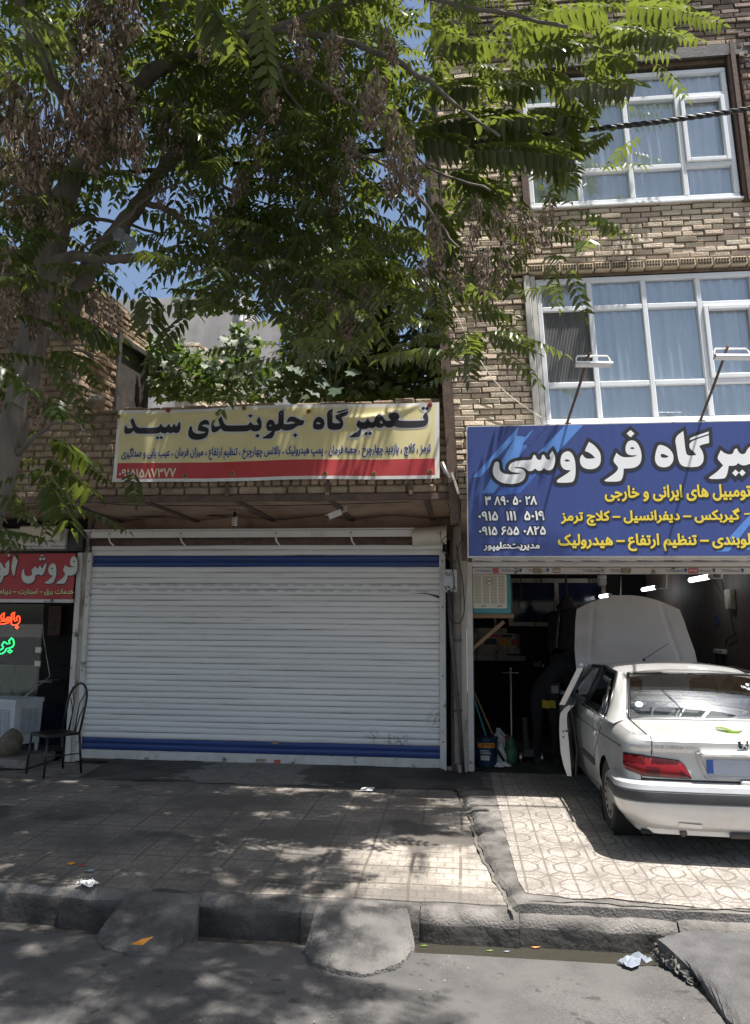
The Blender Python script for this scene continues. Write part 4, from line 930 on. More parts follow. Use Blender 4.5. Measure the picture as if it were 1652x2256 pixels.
for i, p in enumerate(bolts):
    g = MB(); y0 = by(p.x, p.z)
    g.lathe([(0.0, y0-0.020), (0.012, y0-0.020), (0.014, y0-0.012), (0.024, y0-0.012), (0.026, y0-0.004), (0.026, y0+0.01)], (p.x, 0, p.z), 'y', 14, 0)
    for k, f in enumerate(g.f): g.m[k] = 1 if k < 28 else 0
    part(g, 'bolt', [wash[1 if i in (1, 5) else 0], MAT['rust']], ban)

# ---------------------------------------------------------------- blue sign
GY = FY-0.17
sgn = thing('shop_sign', 'wide blue sign board with large white and yellow writing over the open garage', 'sign', (2, GY, 2.4))
sx0, sx1, sz0, sz1 = 0.066, 3.75, 2.385, 3.70
s0 = onY(1028, 942, GY); s1 = onY(1035, 1225, GY); sx0, sz1, sz0 = (s0.x+s1.x)/2, s0.z+0.005, s1.z
g = MB(); rows = []
for j in range(9): rows.append([(sx0+(sx1-sx0)*i/40, GY, sz0+(sz1-sz0)*j/8) for i in range(41)])
g.grid(rows, 0); g.box(sx0-0.012, sx1+0.012, GY+0.005, GY+0.10, sz0-0.012, sz0-0.001, 1); g.box(sx0-0.012, sx1+0.012, GY+0.005, GY+0.10, sz1+0.001, sz1+0.012, 1)
g.box(sx0-0.013, sx0-0.001, GY+0.005, GY+0.1, sz0, sz1, 1); g.box(sx0, sx1, GY+0.02, GY+0.10, sz0, sz1, 1)
part(g, 'panel', [MAT['bluesign'], MAT['dirtywhite']], sgn)
def sq(pts, org=(1850, 1680), sc=1652/1150): return np.array([(lambda p: (p.x, p.z))(onY((org[0]+a/sc)/1.816, (org[1]+b/sc)/1.816, GY)) for a, b in pts])
def clip(l): return np.stack([np.clip(l[:, 0], sx0+0.001, sx1-0.001), np.clip(l[:, 1], sz0+0.001, sz1-0.001)], 1)
MIDBLUE = mat('mid_blue_print', (0.06, 0.14, 0.46), 0.42)
flat = lambda d: (lambda x, z: (x, GY-d, z))
for pts, mi in (([(325,34),(400,32),(365,85),(440,32),(488,34),(368,150),(340,195),(180,420),(115,420),(310,90),(380,90),(316,88),(100,330),(60,330)], 0), ([(325,36),(312,88),(365,96),(415,34)], 2), ([(425,34),(345,140),(390,148),(490,32)], 2),
                ([(590,30),(695,26),(440,300),(330,300)], 0), ([(330,300),(440,300),(330,420),(180,440)], 1), ([(1652,545),(1652,600),(1530,755),(1458,757)], 0), ([(1652,715),(1652,745),(1620,750),(1600,752)], 0)):
    l = clip(sq(pts));
    if area(l) < 0: l = l[::-1]
    g = MB(); lay(g, [l], flat((0.0005 if mi == 0 else 0.0009) if mi < 2 else 0.0014)); part(g, 'print_stripe', (MAT['bluelight'], MIDBLUE, MAT['bluesign'])[mi], sgn)
D_, sD, E_, sE = (1940, 1740), 3.1769, (2380, 1690), 2.6645
wD = [[(858,205),(885,260),(892,310),(885,370),(865,425),(830,452),(790,450),(765,435),(748,420),(730,445),(695,460),(660,450),(635,425),(615,450),(580,462),(545,460),(520,435),(480,412),(400,408),(358,418),(400,426),(460,428),(500,450),(518,490),(510,540),(480,585),(420,615),(330,627),(230,615),(150,575),(105,510),(98,450),(110,390),(130,345),(160,338),(180,360),(182,430),(200,470),(250,498),(320,505),(420,500),(472,485),(380,478),(330,470),(300,440),(302,400),(330,360),(390,335),(460,325),(590,320),(605,290),(615,255),(640,255),(655,300),(675,318),(710,320),(720,290),(725,255),(750,252),(768,290),(785,315),(815,318),(835,300),(815,255)],
 ([(1040,205),(1085,215),(1120,260),(1145,330),(1152,430),(1148,520),(1130,580),(1100,607),(925,610),(910,595),(920,570),(1000,520),(1060,480),(1090,450),(1030,448),(985,425),(958,370),(960,300),(980,240)], [(1010,325),(1030,310),(1060,315),(1080,333),(1045,342),(1018,337)]),
 [(1320,90),(1380,125),(1440,190),(1470,250),(1472,340),(1450,395),(1400,430),(1330,440),(1260,425),(1215,385),(1202,320),(1215,270),(1240,250),(1260,285),(1300,305),(1360,303),(1400,293),(1360,250),(1310,220),(1268,205),(1290,150)]]
wE = [([(390,188),(440,205),(480,270),(497,350),(490,420),(460,465),(400,490),(305,493),(302,550),(290,600),(265,632),(110,633),(100,618),(150,585),(220,535),(252,490),(225,450),(188,412),(228,325),(260,355),(310,375),(400,370),(446,358),(440,350),(380,352),(335,335),(322,290),(330,240),(350,205)], [(372,275),(395,262),(420,272),(415,285),(385,287)]),
 [(335,120),(378,82),(420,120),(380,160)],
 ([(690,238),(740,250),(790,280),(830,330),(838,390),(820,440),(780,475),(720,482),(670,465),(640,420),(638,360),(655,290),(670,250)], [(695,350),(712,333),(750,345),(782,362),(770,377),(710,380)]),
 [(940,92),(950,180),(962,290),(975,345),(1010,358),(1080,348),(1050,310),(1003,275),(1008,205),(1212,138),(1215,220),(1130,240),(1110,255),(1145,310),(1160,370),(1150,430),(1110,470),(1040,478),(950,475),(905,445),(885,390),(870,290),(848,160)], [(1010,165),(1210,98),(1212,122),(1010,190)],
 ([(1340,298),(1380,330),(1430,345),(1470,335),(1485,285),(1510,278),(1530,320),(1560,342),(1600,335),(1620,290),(1652,255),(1700,245),(1750,260),(1790,310),(1830,330),(2300,330),(2330,300),(2300,240),(2350,180),(2400,260),(2390,400),(2320,440),(1850,450),(1760,440),(1720,445),(1652,440),(1600,460),(1560,458),(1525,435),(1500,460),(1450,465),(1425,462),(1415,520),(1400,575),(1375,603),(1225,605),(1213,590),(1240,570),(1310,520),(1365,458),(1330,420),(1298,380)], [(1680,350),(1700,330),(1725,350),(1700,362)]),
 [(1460,540),(1495,503),(1532,537),(1497,575)], [(1535,537),(1567,503),(1605,537),(1567,575)]]
big = traced(wD, D_, sD, GY)+traced(wE, E_, sE, GY)
g = MB(); lay(g, offset(big, 0.034), flat(0.0021), 1); lay(g, big, flat(0.0032), 0)
def sbox(a, b, c, d): p, q = sq([(a, d)])[0], sq([(c, b)])[0]; return (p[0], p[1], q[0], q[1])
for t, bx, lat in (('۳ ۸۹۰ ۵۰ ۲۸', (128, 436, 428, 492), True), ('۰۹۱۵  ۱۱۱  ۵۰۱۹', (90, 522, 470, 580), True), ('۰۹۱۵ ۶۵۵ ۰۸۲۵', (93, 610, 478, 664), True), ('مدیریت:علیپور', (120, 700, 443, 756), False)):
    L = text_fit(t, sbox(*bx), 0.03, lat); lay(g, offset(L, 0.010), flat(0.0021), 1); lay(g, L, flat(0.0032), 0)
for t, bx in (('تومبیل های ایرانی و خارجی', (818, 368, 1652, 472)), ('گیربکس – دیفرانسیل – کلاچ ترمز', (565, 506, 1592, 610)), ('لوبندی – تنظیم ارتفاع – هیدرولیک', (550, 650, 1652, 756))):
    L = text_fit(t, sbox(*bx), 0.034); sh = [l+np.array([0.010, -0.012]) for l in offset(L, 0.006)]
    lay(g, sh, flat(0.0021), 1); lay(g, L, flat(0.0032), 2)
lay(g, [sq([(1618, 545), (1652, 543), (1652, 535), (1618, 537)])[::-1] if area(sq([(1618, 545), (1652, 543), (1652, 535), (1618, 537)])) < 0 else sq([(1618, 545), (1652, 543), (1652, 535), (1618, 537)])], flat(0.0032), 2)
part(g, 'lettering', [MAT['signwhite'], MAT['signblack'], MAT['signyellow']], sgn)

# ---------------------------------------------------------------- lamps on arms over the blue sign
def sign_lamp(label, base_uv, head_uv, out):
    b = onY(*base_uv, GY+0.06); h = onY(*head_uv, GY+0.06-out)
    t = thing('sign_lamp', label, 'lamp', b, 'lamps on rusty arms over the blue sign')
    g = MB(); g.tube([b-Vector((0, 0, 0.06)), b+Vector((0, 0, 0.02)), b.lerp(h, 0.5)+Vector((0.004, 0, 0.012)), h+(h-b)*0.05], 0.013, 8); g.box(b.x-0.03, b.x+0.03, b.y-0.03, b.y+0.03, b.z-0.02, b.z+0.004)
    part(g, 'arm', MAT['rust'], t)
    g = MB(); X, Yv = Vector((1, 0.02, -0.03)), Vector((0, 0.45, 0.89)); N_ = X.cross(Yv).normalized(); w, d = 0.150, 0.050
    c = h+Vector((0.035, -0.01, -0.035)); ring = [c+X*x+Yv*y for x, y in ((-w, -d), (w, -d), (w*0.97, d*0.2), (w*0.86, d), (-w*0.86, d), (-w*0.97, d*0.2))]
    g.tube(ring, 0.0085, 8, closed=True); g.tube([c+X*0.0+Yv*d, h], 0.011, 6)
    part(g, 'frame', MAT['white'], t)
    g = MB(); rows = []
    for k in range(9):
        an = math.pi*k/8; rows.append([c+X*(x*w*1.06)-Yv*(d*1.0)+Vector((0, -0.045*math.cos(an)-0.02, 0.030*math.sin(an)-0.014)) for x in (-1, -0.9, 0, 0.9, 1)])
    g.grid(rows); g.grid([[p-Vector((0, 0, 0.004)) for p in rows[0]], [p-Vector((0, 0, 0.004)) for p in rows[-1]]]); g.obox(c-Yv*d+Vector((0, -0.02, -0.02)), X*(w*1.04), Vector((0, 0.043, 0)), Vector((0, 0, 0.004))); part(g, 'reflector', MAT['white'], t, smooth=False)
    return t
sign_lamp('white sign lamp on a rusty arm in front of the pleated screen', (1250, 934), (1296, 786), 0.85)
sign_lamp('white sign lamp on a rusty arm at the right, before a reflecting pane', (1544, 928), (1601, 770), 0.85)

# ---------------------------------------------------------------- rolling shutter of the closed shop
def slats(g, x0, x1, z0, z1, y, pitch, mi_fn, bulge=0.010, groove=1):
    n = int(round((z1-z0)/pitch)); p = (z1-z0)/n; nx = 24
    for k in range(n):
        a = z0+k*p; prof = [(0.0, 0.004), (0.10, 0.004), (0.13, -0.004), (0.35, -bulge), (0.6, -bulge*1.05), (0.84, -bulge*0.6), (0.97, -0.002), (1.0, 0.004)]
        m = mi_fn(a+p/2); rows = [[(x0+(x1-x0)*i/nx, y+d+0.0018*math.sin(i*1.3+k*2.1)+0.004*math.exp(-((i-17-2*math.sin(k*0.7))/2.2)**2)*max(0, math.sin(k*0.33+1))+0.003*math.sin(i*0.31+k*0.21), a+p*t+0.002*math.sin(i*0.37+k*1.9)) for i in range(nx+1)] for t, d in prof]
        b = len(g.f); g.grid(rows)
        for q in range(b, len(g.f)):
            j = (q-b)//nx; g.m[q] = (groove if m == 0 else m) if j in (0, 1) else m
SH = thing('roller_shutter', 'closed white roller shutter with two dark blue bands, the widest shutter of the street', 'shutter', (-2.45, SY-0.05, 0))
g = MB(); slats(g, -4.665, -0.225, 0.155, 2.66, SY-0.05, 0.0696, lambda z: 2 if (2.415 < z < 2.54 or 0.155 < z < 0.31) else 0)
part(g, 'slat_curtain', [MAT['slat'], MAT['groove'], MAT['slatblue']], SH)
g = MB(); rows = []
g.box(-4.66, -0.23, SY-0.075, SY-0.045, 0.048, 0.153, 0, 0.006); g.box(-4.66, -0.23, SY-0.085, SY-0.045, 0.03, 0.047, 1); part(g, 'bottom_bar', [MAT['dirtywhite'], MAT['rust']], SH)
for x0, x1 in ((-4.70, -4.64), (-0.265, -0.19)):
    g = MB(); g.box(x0, x1, SY-0.10, SY+0.02, 0.02, 2.56, 0, 0.006)
    for z in (0.35, 1.1, 1.9, 2.45): g.lathe([(0.0, SY-0.108), (0.009, SY-0.106), (0.010, SY-0.099)], ((x0+x1)/2, 0, z), 'y', 8, 1)
    part(g, 'guide_rail', [MAT['dirtywhite'], MAT['rust']], SH)
g = MB()
rows = []
for k in range(7): an = R(100-k*18); rows.append([(x, SY-0.02-0.16*math.cos(an-R(90))*0.9, 2.72+0.11*math.sin(an)) for x in (-4.72, -0.55)])
g.grid(rows); g.box(-4.62, -0.58, SY-0.185, SY-0.175, 2.735, 2.815, 0); g.box(-4.72, -0.56, SY-0.19, SY+0.1, 2.825, 2.84, 0); part(g, 'housing', MAT['white'], SH)
g = MB(); g.tube([(-4.68, SY-0.03, 2.70), (-0.56, SY-0.03, 2.70)], 0.060, 16); part(g, 'roller', MAT['rust'], SH, smooth=True)
for x in (-4.38, -3.45, -2.25, -1.32):
    g = MB(); g.tube([(x, SY-0.185, 2.78), (x, SY-0.20, 2.74), (x+0.01, SY-0.17, 2.68), (x+0.035, SY-0.12, 2.645)], 0.011, 6); g.lathe([(0, SY-0.192), (0.012, SY-0.19), (0.013, SY-0.18)], (x, 0, 2.785), 'y', 8, 1); part(g, 'hook', [MAT['white'], MAT['black']], SH)
g = MB(); rows = []
mc = [onY(904, 1163, SY-0.24), onY(990, 1155, SY-0.24), onY(990, 1196, SY-0.24), onY(905, 1203, SY-0.24)]
for k in range(9): an = R(-20+k*27.5); rows.append([(x, SY-0.07-0.165*math.sin(an)*1.0, 2.745+0.115*math.cos(an)+dz_) for x, dz_ in ((-0.58, -0.01), (-0.19, 0.022), (-0.175, 0.022))])
g.grid(rows, flip=True); g.add([r[2] for r in rows], [tuple(range(9))]); g.add([r[0] for r in rows], [tuple(range(9))[::-1]]); o = part(g, 'motor_cover', MAT['creamplastic'], SH); recalc(o, R(40))
g = MB(); g.box(-0.245, -0.240, SY-0.246, SY-0.235, 2.70, 2.80, 0); g.box(-0.262, -0.223, SY-0.246, SY-0.236, 2.755, 2.761, 0); part(g, 'cover_slot', MAT['black'], SH)
# faint maker's print on two slats, stickers on the bottom bar, a bent slat end
g = MB()
for z, o0, n in ((2.163, 0.0, 19), (2.094, 0.1, 19)):
    for k in range(n):
        x = -4.58+o0+k*0.232
        if x > -0.42: continue
        lay(g, text_fit('Kerstan°', (x, z-0.016, x+0.165, z+0.018), 0.012, True), lambda a, b: (a, SY-0.0655, b), 0)
part(g, 'faint_print', MAT['slatfaint'], SH)
for (u0, v0, u1, v1), m, tx in (((498, 1671, 520, 1684), 'sticker', None), ((563, 1672, 587, 1686), 'brownstick', 'امید در'), ((603, 1674, 618, 1686), 'redstick', None), ((634, 1676, 652, 1690), 'sticker', 'گل'), ((814, 1681, 835, 1694), 'sticker', None), ((430, 1667, 446, 1674), 'sticker', None), ((598, 1633, 613, 1639), 'brownstick', None)):
    p, q = onY(u0, v1, SY-0.08), onY(u1, v0, SY-0.08); d = 0.079 if v0 > 1650 else 0.0665
    g = MB(); g.quad((p.x, SY-d, p.z), (q.x, SY-d, p.z), (q.x, SY-d, q.z), (p.x, SY-d, q.z))
    if tx: lay(g, text_fit(tx, (p.x+0.008, p.z+0.008, q.x-0.008, q.z-0.008), 0.02), lambda a, b: (a, SY-d-0.002, b), 1)
    part(g, 'sticker', [MAT[m], MAT['signwhite'] if m == 'brownstick' else MAT['signblack']], SH)
g = MB(); g.add([(-0.60, SY-0.075, 2.062), (-0.40, SY-0.082, 2.055), (-0.27, SY-0.092, 2.005), (-0.26, SY-0.09, 2.03), (-0.42, SY-0.078, 2.068)], [(0, 1, 2, 3, 4)]); part(g, 'bent_slat', MAT['blackmatte'], SH)

# shutters of the neighbours: garage (rolled up) and left shop
SG = thing('garage_shutter', 'rolled up white shutter with a stickered bottom bar under the blue sign', 'shutter', (2, SY, 2.3))
g = MB(); g.box(0.13, 3.62, SY-0.02, SY+0.05, 2.30, 2.375, 0, 0.006); part(g, 'bottom_bar', MAT['dirtywhite'], SG)
g = MB(); slats(g, 0.13, 3.62, 2.376, 2.59, SY+0.01, 0.0700, lambda z: 0); g.tube([(0.1, SY+0.12, 2.66), (3.6, SY+0.12, 2.66)], 0.12, 14); part(g, 'slat_curtain', [MAT['slat'], MAT['groove']], SG)
g = MB(); g.box(0.058, 0.128, SY-0.06, SY+0.06, 0.02, 2.44, 0, 0.006); part(g, 'guide_rail', MAT['dirtywhite'], SG)
g = MB(); g.box(3.62, 3.69, SY-0.06, SY+0.06, 0.02, 2.44, 0, 0.006); part(g, 'guide_rail', MAT['dirtywhite'], SG)
g = MB()
for k in range(11):
    x = 0.16+k*0.315
    if k not in (3, 6):
        lay(g, text_fit('TOOSLuxury', (x, 2.315, x+0.20, 2.353), 0.012, True), lambda a, b: (a, SY-0.0225, b), 0)
        g.quad((x+0.215, SY-0.0225, 2.325), (x+0.235, SY-0.0225, 2.318), (x+0.245, SY-0.0225, 2.362), (x+0.208, SY-0.0225, 2.362), 0)
    lay(g, text_fit('TOOSLuxury', (x, 2.435, x+0.20, 2.462), 0.012, True), lambda a, b: (a, SY-0.0025, b), 0)
part(g, 'maker_print', MAT['printblue'], SG)
for x, w, m, tx in ((0.375, 0.065, 'redstick', None), (0.845, 0.10, 'brownstick', None), (1.075, 0.09, 'brownstick', '۲۶۰۶۱۰۵۶'), (1.565, 0.11, 'sticker', '® بابا'), (1.855, 0.11, 'brownstick', None), (2.62, 0.11, 'redstick', '۲۷۶ ۳۲۳')):
    g = MB(); g.quad((x, SY-0.0245, 2.306), (x+w, SY-0.0245, 2.306), (x+w, SY-0.0245, 2.366), (x, SY-0.0245, 2.366))
    if tx: lay(g, text_fit(tx, (x+0.01, 2.318, x+w-0.01, 2.352), 0.02), lambda a, b: (a, SY-0.0265, b), 1)
    part(g, 'sticker', [MAT[m], MAT['signblack'] if m == 'sticker' else MAT['signwhite']], SG)
SL = thing('shop_shutter', 'rolled up white shutter box over the red sign of the left shop', 'shutter', (-6, SY, 2.6))
g = MB(); g.box(-9, -4.95, SY-0.20, SY+0.10, 2.60, 2.86, 0, 0.012); g.box(-9, -4.95, SY-0.215, SY-0.2, 2.72, 2.80, 0, 0.005); part(g, 'housing', MAT['dirtywhite'], SL)
g = MB(); g.box(-5.52, -4.97, SY-0.30, SY-0.216, 2.69, 2.88, 0, 0.018); g.box(-5.09, -5.085, SY-0.303, SY-0.30, 2.70, 2.87, 0); part(g, 'motor_cover', MAT['creamplastic'], SL)
g = MB()
for k in range(4):
    lay(g, text_fit('TOOSLuxury', (-6.4+k*0.32, 2.735, -6.18+k*0.32, 2.765), 0.012, True), lambda a, b: (a, SY-0.2175, b), 0)
    lay(g, text_fit('TOOSLuxury', (-6.1+k*0.32, 2.615, -5.88+k*0.32, 2.645), 0.012, True), lambda a, b: (a, SY-0.2025, b), 0)
part(g, 'maker_print', MAT['printblue'], SL)
g = MB(); g.box(-4.94, -4.74, SY-0.16, SY+0.05, 2.57, 2.84, 0, 0.01); g.box(-4.80, -4.72, SY-0.2, SY-0.1, 2.60, 2.80, 0, 0.01); part(g, 'motor_bracket', MAT['black'], SL)

# ---------------------------------------------------------------- red sign of the left shop
RY = SY-0.13
rs = thing('shop_sign', 'creased red sign with pale grey writing over the dark left shop', 'sign', (-5.9, RY, 2.0))
r0, r1 = onY(170, 1222, RY), onY(165, 1320, RY)
def ry(x, z): return RY+0.006*math.sin(x*5+z*14)+0.004*math.sin(x*13-z*17)
g = MB(); rows = []; rx1 = -4.836; rz0, rz1 = r1.z, r0.z+0.015
for j in range(19): rows.append([(-9+(rx1+9)*i/90, ry(-9+(rx1+9)*i/90, rz0+(rz1-rz0)*j/18), rz0+(rz1-rz0)*j/18) for i in range(91)])
g.grid(rows); part(g, 'panel', MAT['redsign'], rs, smooth=True)
g = MB(); g.box(-9, rx1, RY-0.02, RY+0.05, rz0-0.045, rz0-0.002, 0, 0.004); part(g, 'frame', MAT['dirtywhite'], rs)
F_, sF = (0, 2200), 5.006
wF = [([(1490,125),(1530,150),(1555,230),(1555,350),(1540,430),(1500,490),(1430,515),(1360,508),(1350,580),(1325,640),(1295,678),(1150,678),(1138,660),(1180,630),(1270,560),(1310,490),(1285,450),(1253,408),(1305,300),(1340,340),(1400,352),(1480,345),(1512,333),(1450,335),(1412,310),(1402,260),(1415,190),(1450,140)], [(1458,235),(1485,215),(1508,235),(1480,252)]),
 ([(1075,262),(1110,290),(1125,370),(1125,500),(1105,590),(1065,675),(915,677),(905,655),(950,625),(1020,570),(1060,515),(1010,505),(975,460),(965,400),(985,330),(1020,285)], [(1015,380),(1040,362),(1068,378),(1040,393)]),
 [(935,265),(930,330),(900,430),(870,500),(830,512),(795,495),(775,480),(750,508),(715,505),(712,560),(690,620),(640,665),(570,678),(500,660),(455,610),(435,540),(445,450),(465,390),(490,392),(492,470),(515,515),(570,530),(630,520),(665,490),(650,450),(632,410),(710,322),(740,370),(770,365),(790,320),(812,312),(835,365),(862,365),(880,310)], [(775,185),(808,148),(838,180),(808,222)], [(842,180),(875,140),(908,180),(878,218)], [(805,105),(875,100),(842,137)],
 [(355,90),(350,150),(365,210),(345,290),(325,360),(310,440),(290,515),(265,515),(245,420),(242,330),(255,240),(265,150),(300,95)],
 ([(190,205),(203,270),(195,400),(180,470),(140,510),(80,515),(50,590),(10,665),(-60,680),(-90,670),(0,560),(20,520),(-40,500),(-80,440),(-70,340),(-30,270),(20,250),(60,300),(85,360),(135,360),(130,340),(103,285)], [(-10,390),(10,372),(35,380),(20,393)]), [(140,105),(175,75),(210,100),(178,148)]]
rl = traced(wF, F_, sF, RY); g = MB()
lay(g, [l+np.array([0.004, -0.008]) for l in offset(rl, 0.007)], lambda x, z: (x, ry(x, z)-0.0022, z), 1, 0.02); lay(g, rl, lambda x, z: (x, ry(x, z)-0.0042, z), 0, 0.02)
p, q = onY(0, 1314, RY), onY(165.5, 1297, RY); t4 = text_fit('خدمات برق – استارت – دینام', (p.x-0.01, p.z, q.x-0.01, q.z), 0.03)
lay(g, [l+np.array([0.003, -0.004]) for l in offset(t4, 0.003)], lambda x, z: (x, ry(x, z)-0.0022, z), 1, 0.02); lay(g, t4, lambda x, z: (x, ry(x, z)-0.0042, z), 2, 0.02)
part(g, 'lettering', [MAT['greyletter'], MAT['signblack'], MAT['paleyellow']], rs)

# ---------------------------------------------------------------- neon writing, door glass
NY = 9.75
def neon(name, label, paths, m):
    t = thing(name, label, 'neon sign', onY(30, 1390, NY), 'neon words in the left shop window'); g = MB()
    for pth, closed in paths:
        P = [onY((0+a/2.819)/1.816, (2350+b/2.819)/1.816, NY) for a, b in pth]; g.tube(P, 0.0085, 6, closed=closed)
    part(g, 'tube', MAT[m], t, smooth=True)
    return t
neon('neon_sign', 'glowing red neon outline lettering in the left shop window', [([(165,280),(140,292),(130,305),(130,370),(127,412),(150,426),(190,420),(218,395),(224,360),(218,325),(200,322),(184,345),(192,372),(168,380),(160,365),(158,320)], True), ([(190,432),(209,448),(191,466),(173,450)], True),
     ([(-60,400),(0,412),(50,410),(95,398),(118,372),(112,340),(90,336),(66,355),(48,386),(36,380),(48,285),(20,305),(10,330),(22,382),(-10,388),(-60,384)], True), ([(85,356),(96,358),(92,376),(70,384)], True)], 'neonred')
neon('neon_sign', 'glowing green neon outline lettering below the red neon', [([(130,570),(150,590),(158,630),(148,665),(110,685),(75,690),(55,725),(25,747),(-60,750),(-60,728),(-5,708),(30,690),(38,672),(20,652),(45,612),(62,622),(80,636),(112,632),(100,605)], True), ([(112,703),(136,720),(112,739),(88,721)], True)], 'neongreen')
dg = thing('glass_door', 'frameless glass panel with hinge plates at the left edge behind the neon', 'glass door', (-6.0, 9.6, 0.1))
a, b = onY(103, 1330, 9.62), onY(74, 1545, 9.62); g = MB(); xr = a.x-0.03
g.box(-9, xr, 9.60, 9.61, 0.12, 2.25); part(g, 'pane', MAT['shopglass'], dg)
for v in (1430, 1460):
    g = MB(); q = onY(82, v, 9.62); g.box(xr-0.07, xr+0.015, 9.59, 9.62, q.z-0.05, q.z+0.03, 0, 0.006); part(g, 'hinge_plate', MAT['steel'], dg)
g = MB(); g.box(-9, xr+0.05, 9.58, 9.63, 2.25, 2.31); g.box(xr-0.02, xr+0.04, 9.57, 9.64, 2.2, 2.33); part(g, 'top_rail', MAT['dirtypost'], dg)
g = MB(); g.box(-9, xr-0.06, 9.66, 9.70, 0.12, 1.12); part(g, 'panel', MAT['dirtypost'], dg)
# ---------------------------------------------------------------- the saloon car (u to the right, w forward from the rear bumper, z up)
def carU(z):  return float(np.interp(z, [0.18, 0.24, 0.32, 0.45, 0.62, 0.76, 0.82, 0.86, 0.895, 0.92], [0.74, 0.775, 0.805, 0.832, 0.842, 0.838, 0.832, 0.815, 0.775, 0.745]))
def carW(z):  return float(np.interp(z, [0.2, 0.45, 0.60, 0.775, 0.79, 0.80, 0.87, 0.90], [0.10, 0.075, 0.070, 0.075, 0.066, 0.050, 0.045, 0.075]))
def plan(w):  return float(np.interp(w, [0.0, 0.3, 0.7, 1.2, 2.2, 3.1, 3.7, 4.1, 4.3, 4.4], [0.955, 0.965, 0.98, 0.995, 1.0, 0.995, 0.975, 0.94, 0.88, 0.78]))
RC, WA, FA, AR = 0.15, 0.93, 3.60, 0.335                   # corner radius, rear axle, front axle, arch radius
def cpt(s, z, off=0.0, side=-1):
    """point on the body skin: s runs from the rear middle round the corner along the side"""
    U0 = carU(z); W0 = carW(z); flat_ = U0*0.955-RC; arc = RC*math.pi/2
    if s < flat_: u, w, n = s, W0+0.035*(s/flat_)**2, (0.05*s/flat_, -1)
    elif s < flat_+arc: a = (s-flat_)/RC; u, w, n = flat_+RC*math.sin(a), W0+0.035+RC*(1-math.cos(a)), (math.sin(a), -math.cos(a))
    else: w = W0+0.035+RC+(s-flat_-arc); u = U0*plan(w)*1.0; u += (flat_+RC-U0*plan(W0+0.035+RC))*max(0, 1-(s-flat_-arc)/0.5); n = (1, 0)
    rise = 0.045*min(1, max(0, (w-0.15)/0.9))*min(1, max(0, (z-0.80)/0.09)); drop = -0.13*max(0, (w-3.0)/1.3)*min(1, max(0, (z-0.5)/0.35))
    return Vector((side*(u+n[0]*off), w+n[1]*off, z+rise+drop))
SEND = 4.85
def skin(g, s0, s1, z0, z1, ns, nz, off=0.0, side=-1, mi=0, zf=None):
    rows = []
    for j in range(nz+1):
        z = z0+(z1-z0)*j/nz; rows.append([cpt(s0+(s1-s0)*i/ns, z if zf is None else zf(s0+(s1-s0)*i/ns, j/nz), off if not callable(off) else off(j/nz), side) for i in range(ns+1)])
    g.grid(rows, mi, flip=(side > 0)); return rows
def arch(g, side):
    """lower body side with the wheel arches cut out of it"""
    levels = [0.20, 0.24, 0.32, 0.40, 0.48, 0.56, 0.62, 0.68, 0.735, 0.785, 0.79, 0.815, 0.84, 0.865, 0.885, 0.90]; ss = sorted(set(np.round(np.concatenate([np.linspace(0, 0.8, 12), np.linspace(0.8, SEND, 110)]), 4))); rows = []
    for z in levels:
        r = []
        for s in ss:
            p = cpt(s, z, 0, side); zz = z
            for c in (WA, FA):
                d = abs(p.y-c)
                if d < AR: 
                    za = 0.30+math.sqrt(AR*AR-d*d)
                    if zz < za: zz = min(za, 0.735)+(z-0.2)*0.02
            if zz != z: p = cpt(s, min(zz, 0.9), 0, side)
            r.append(p)
        rows.append(r)
    g.grid(rows, 0, flip=(side > 0))
def dz_deck(u, w): return 0.895+0.085*min(1, max(0, (w-0.07)/0.62))-0.022*(u/0.66)**2
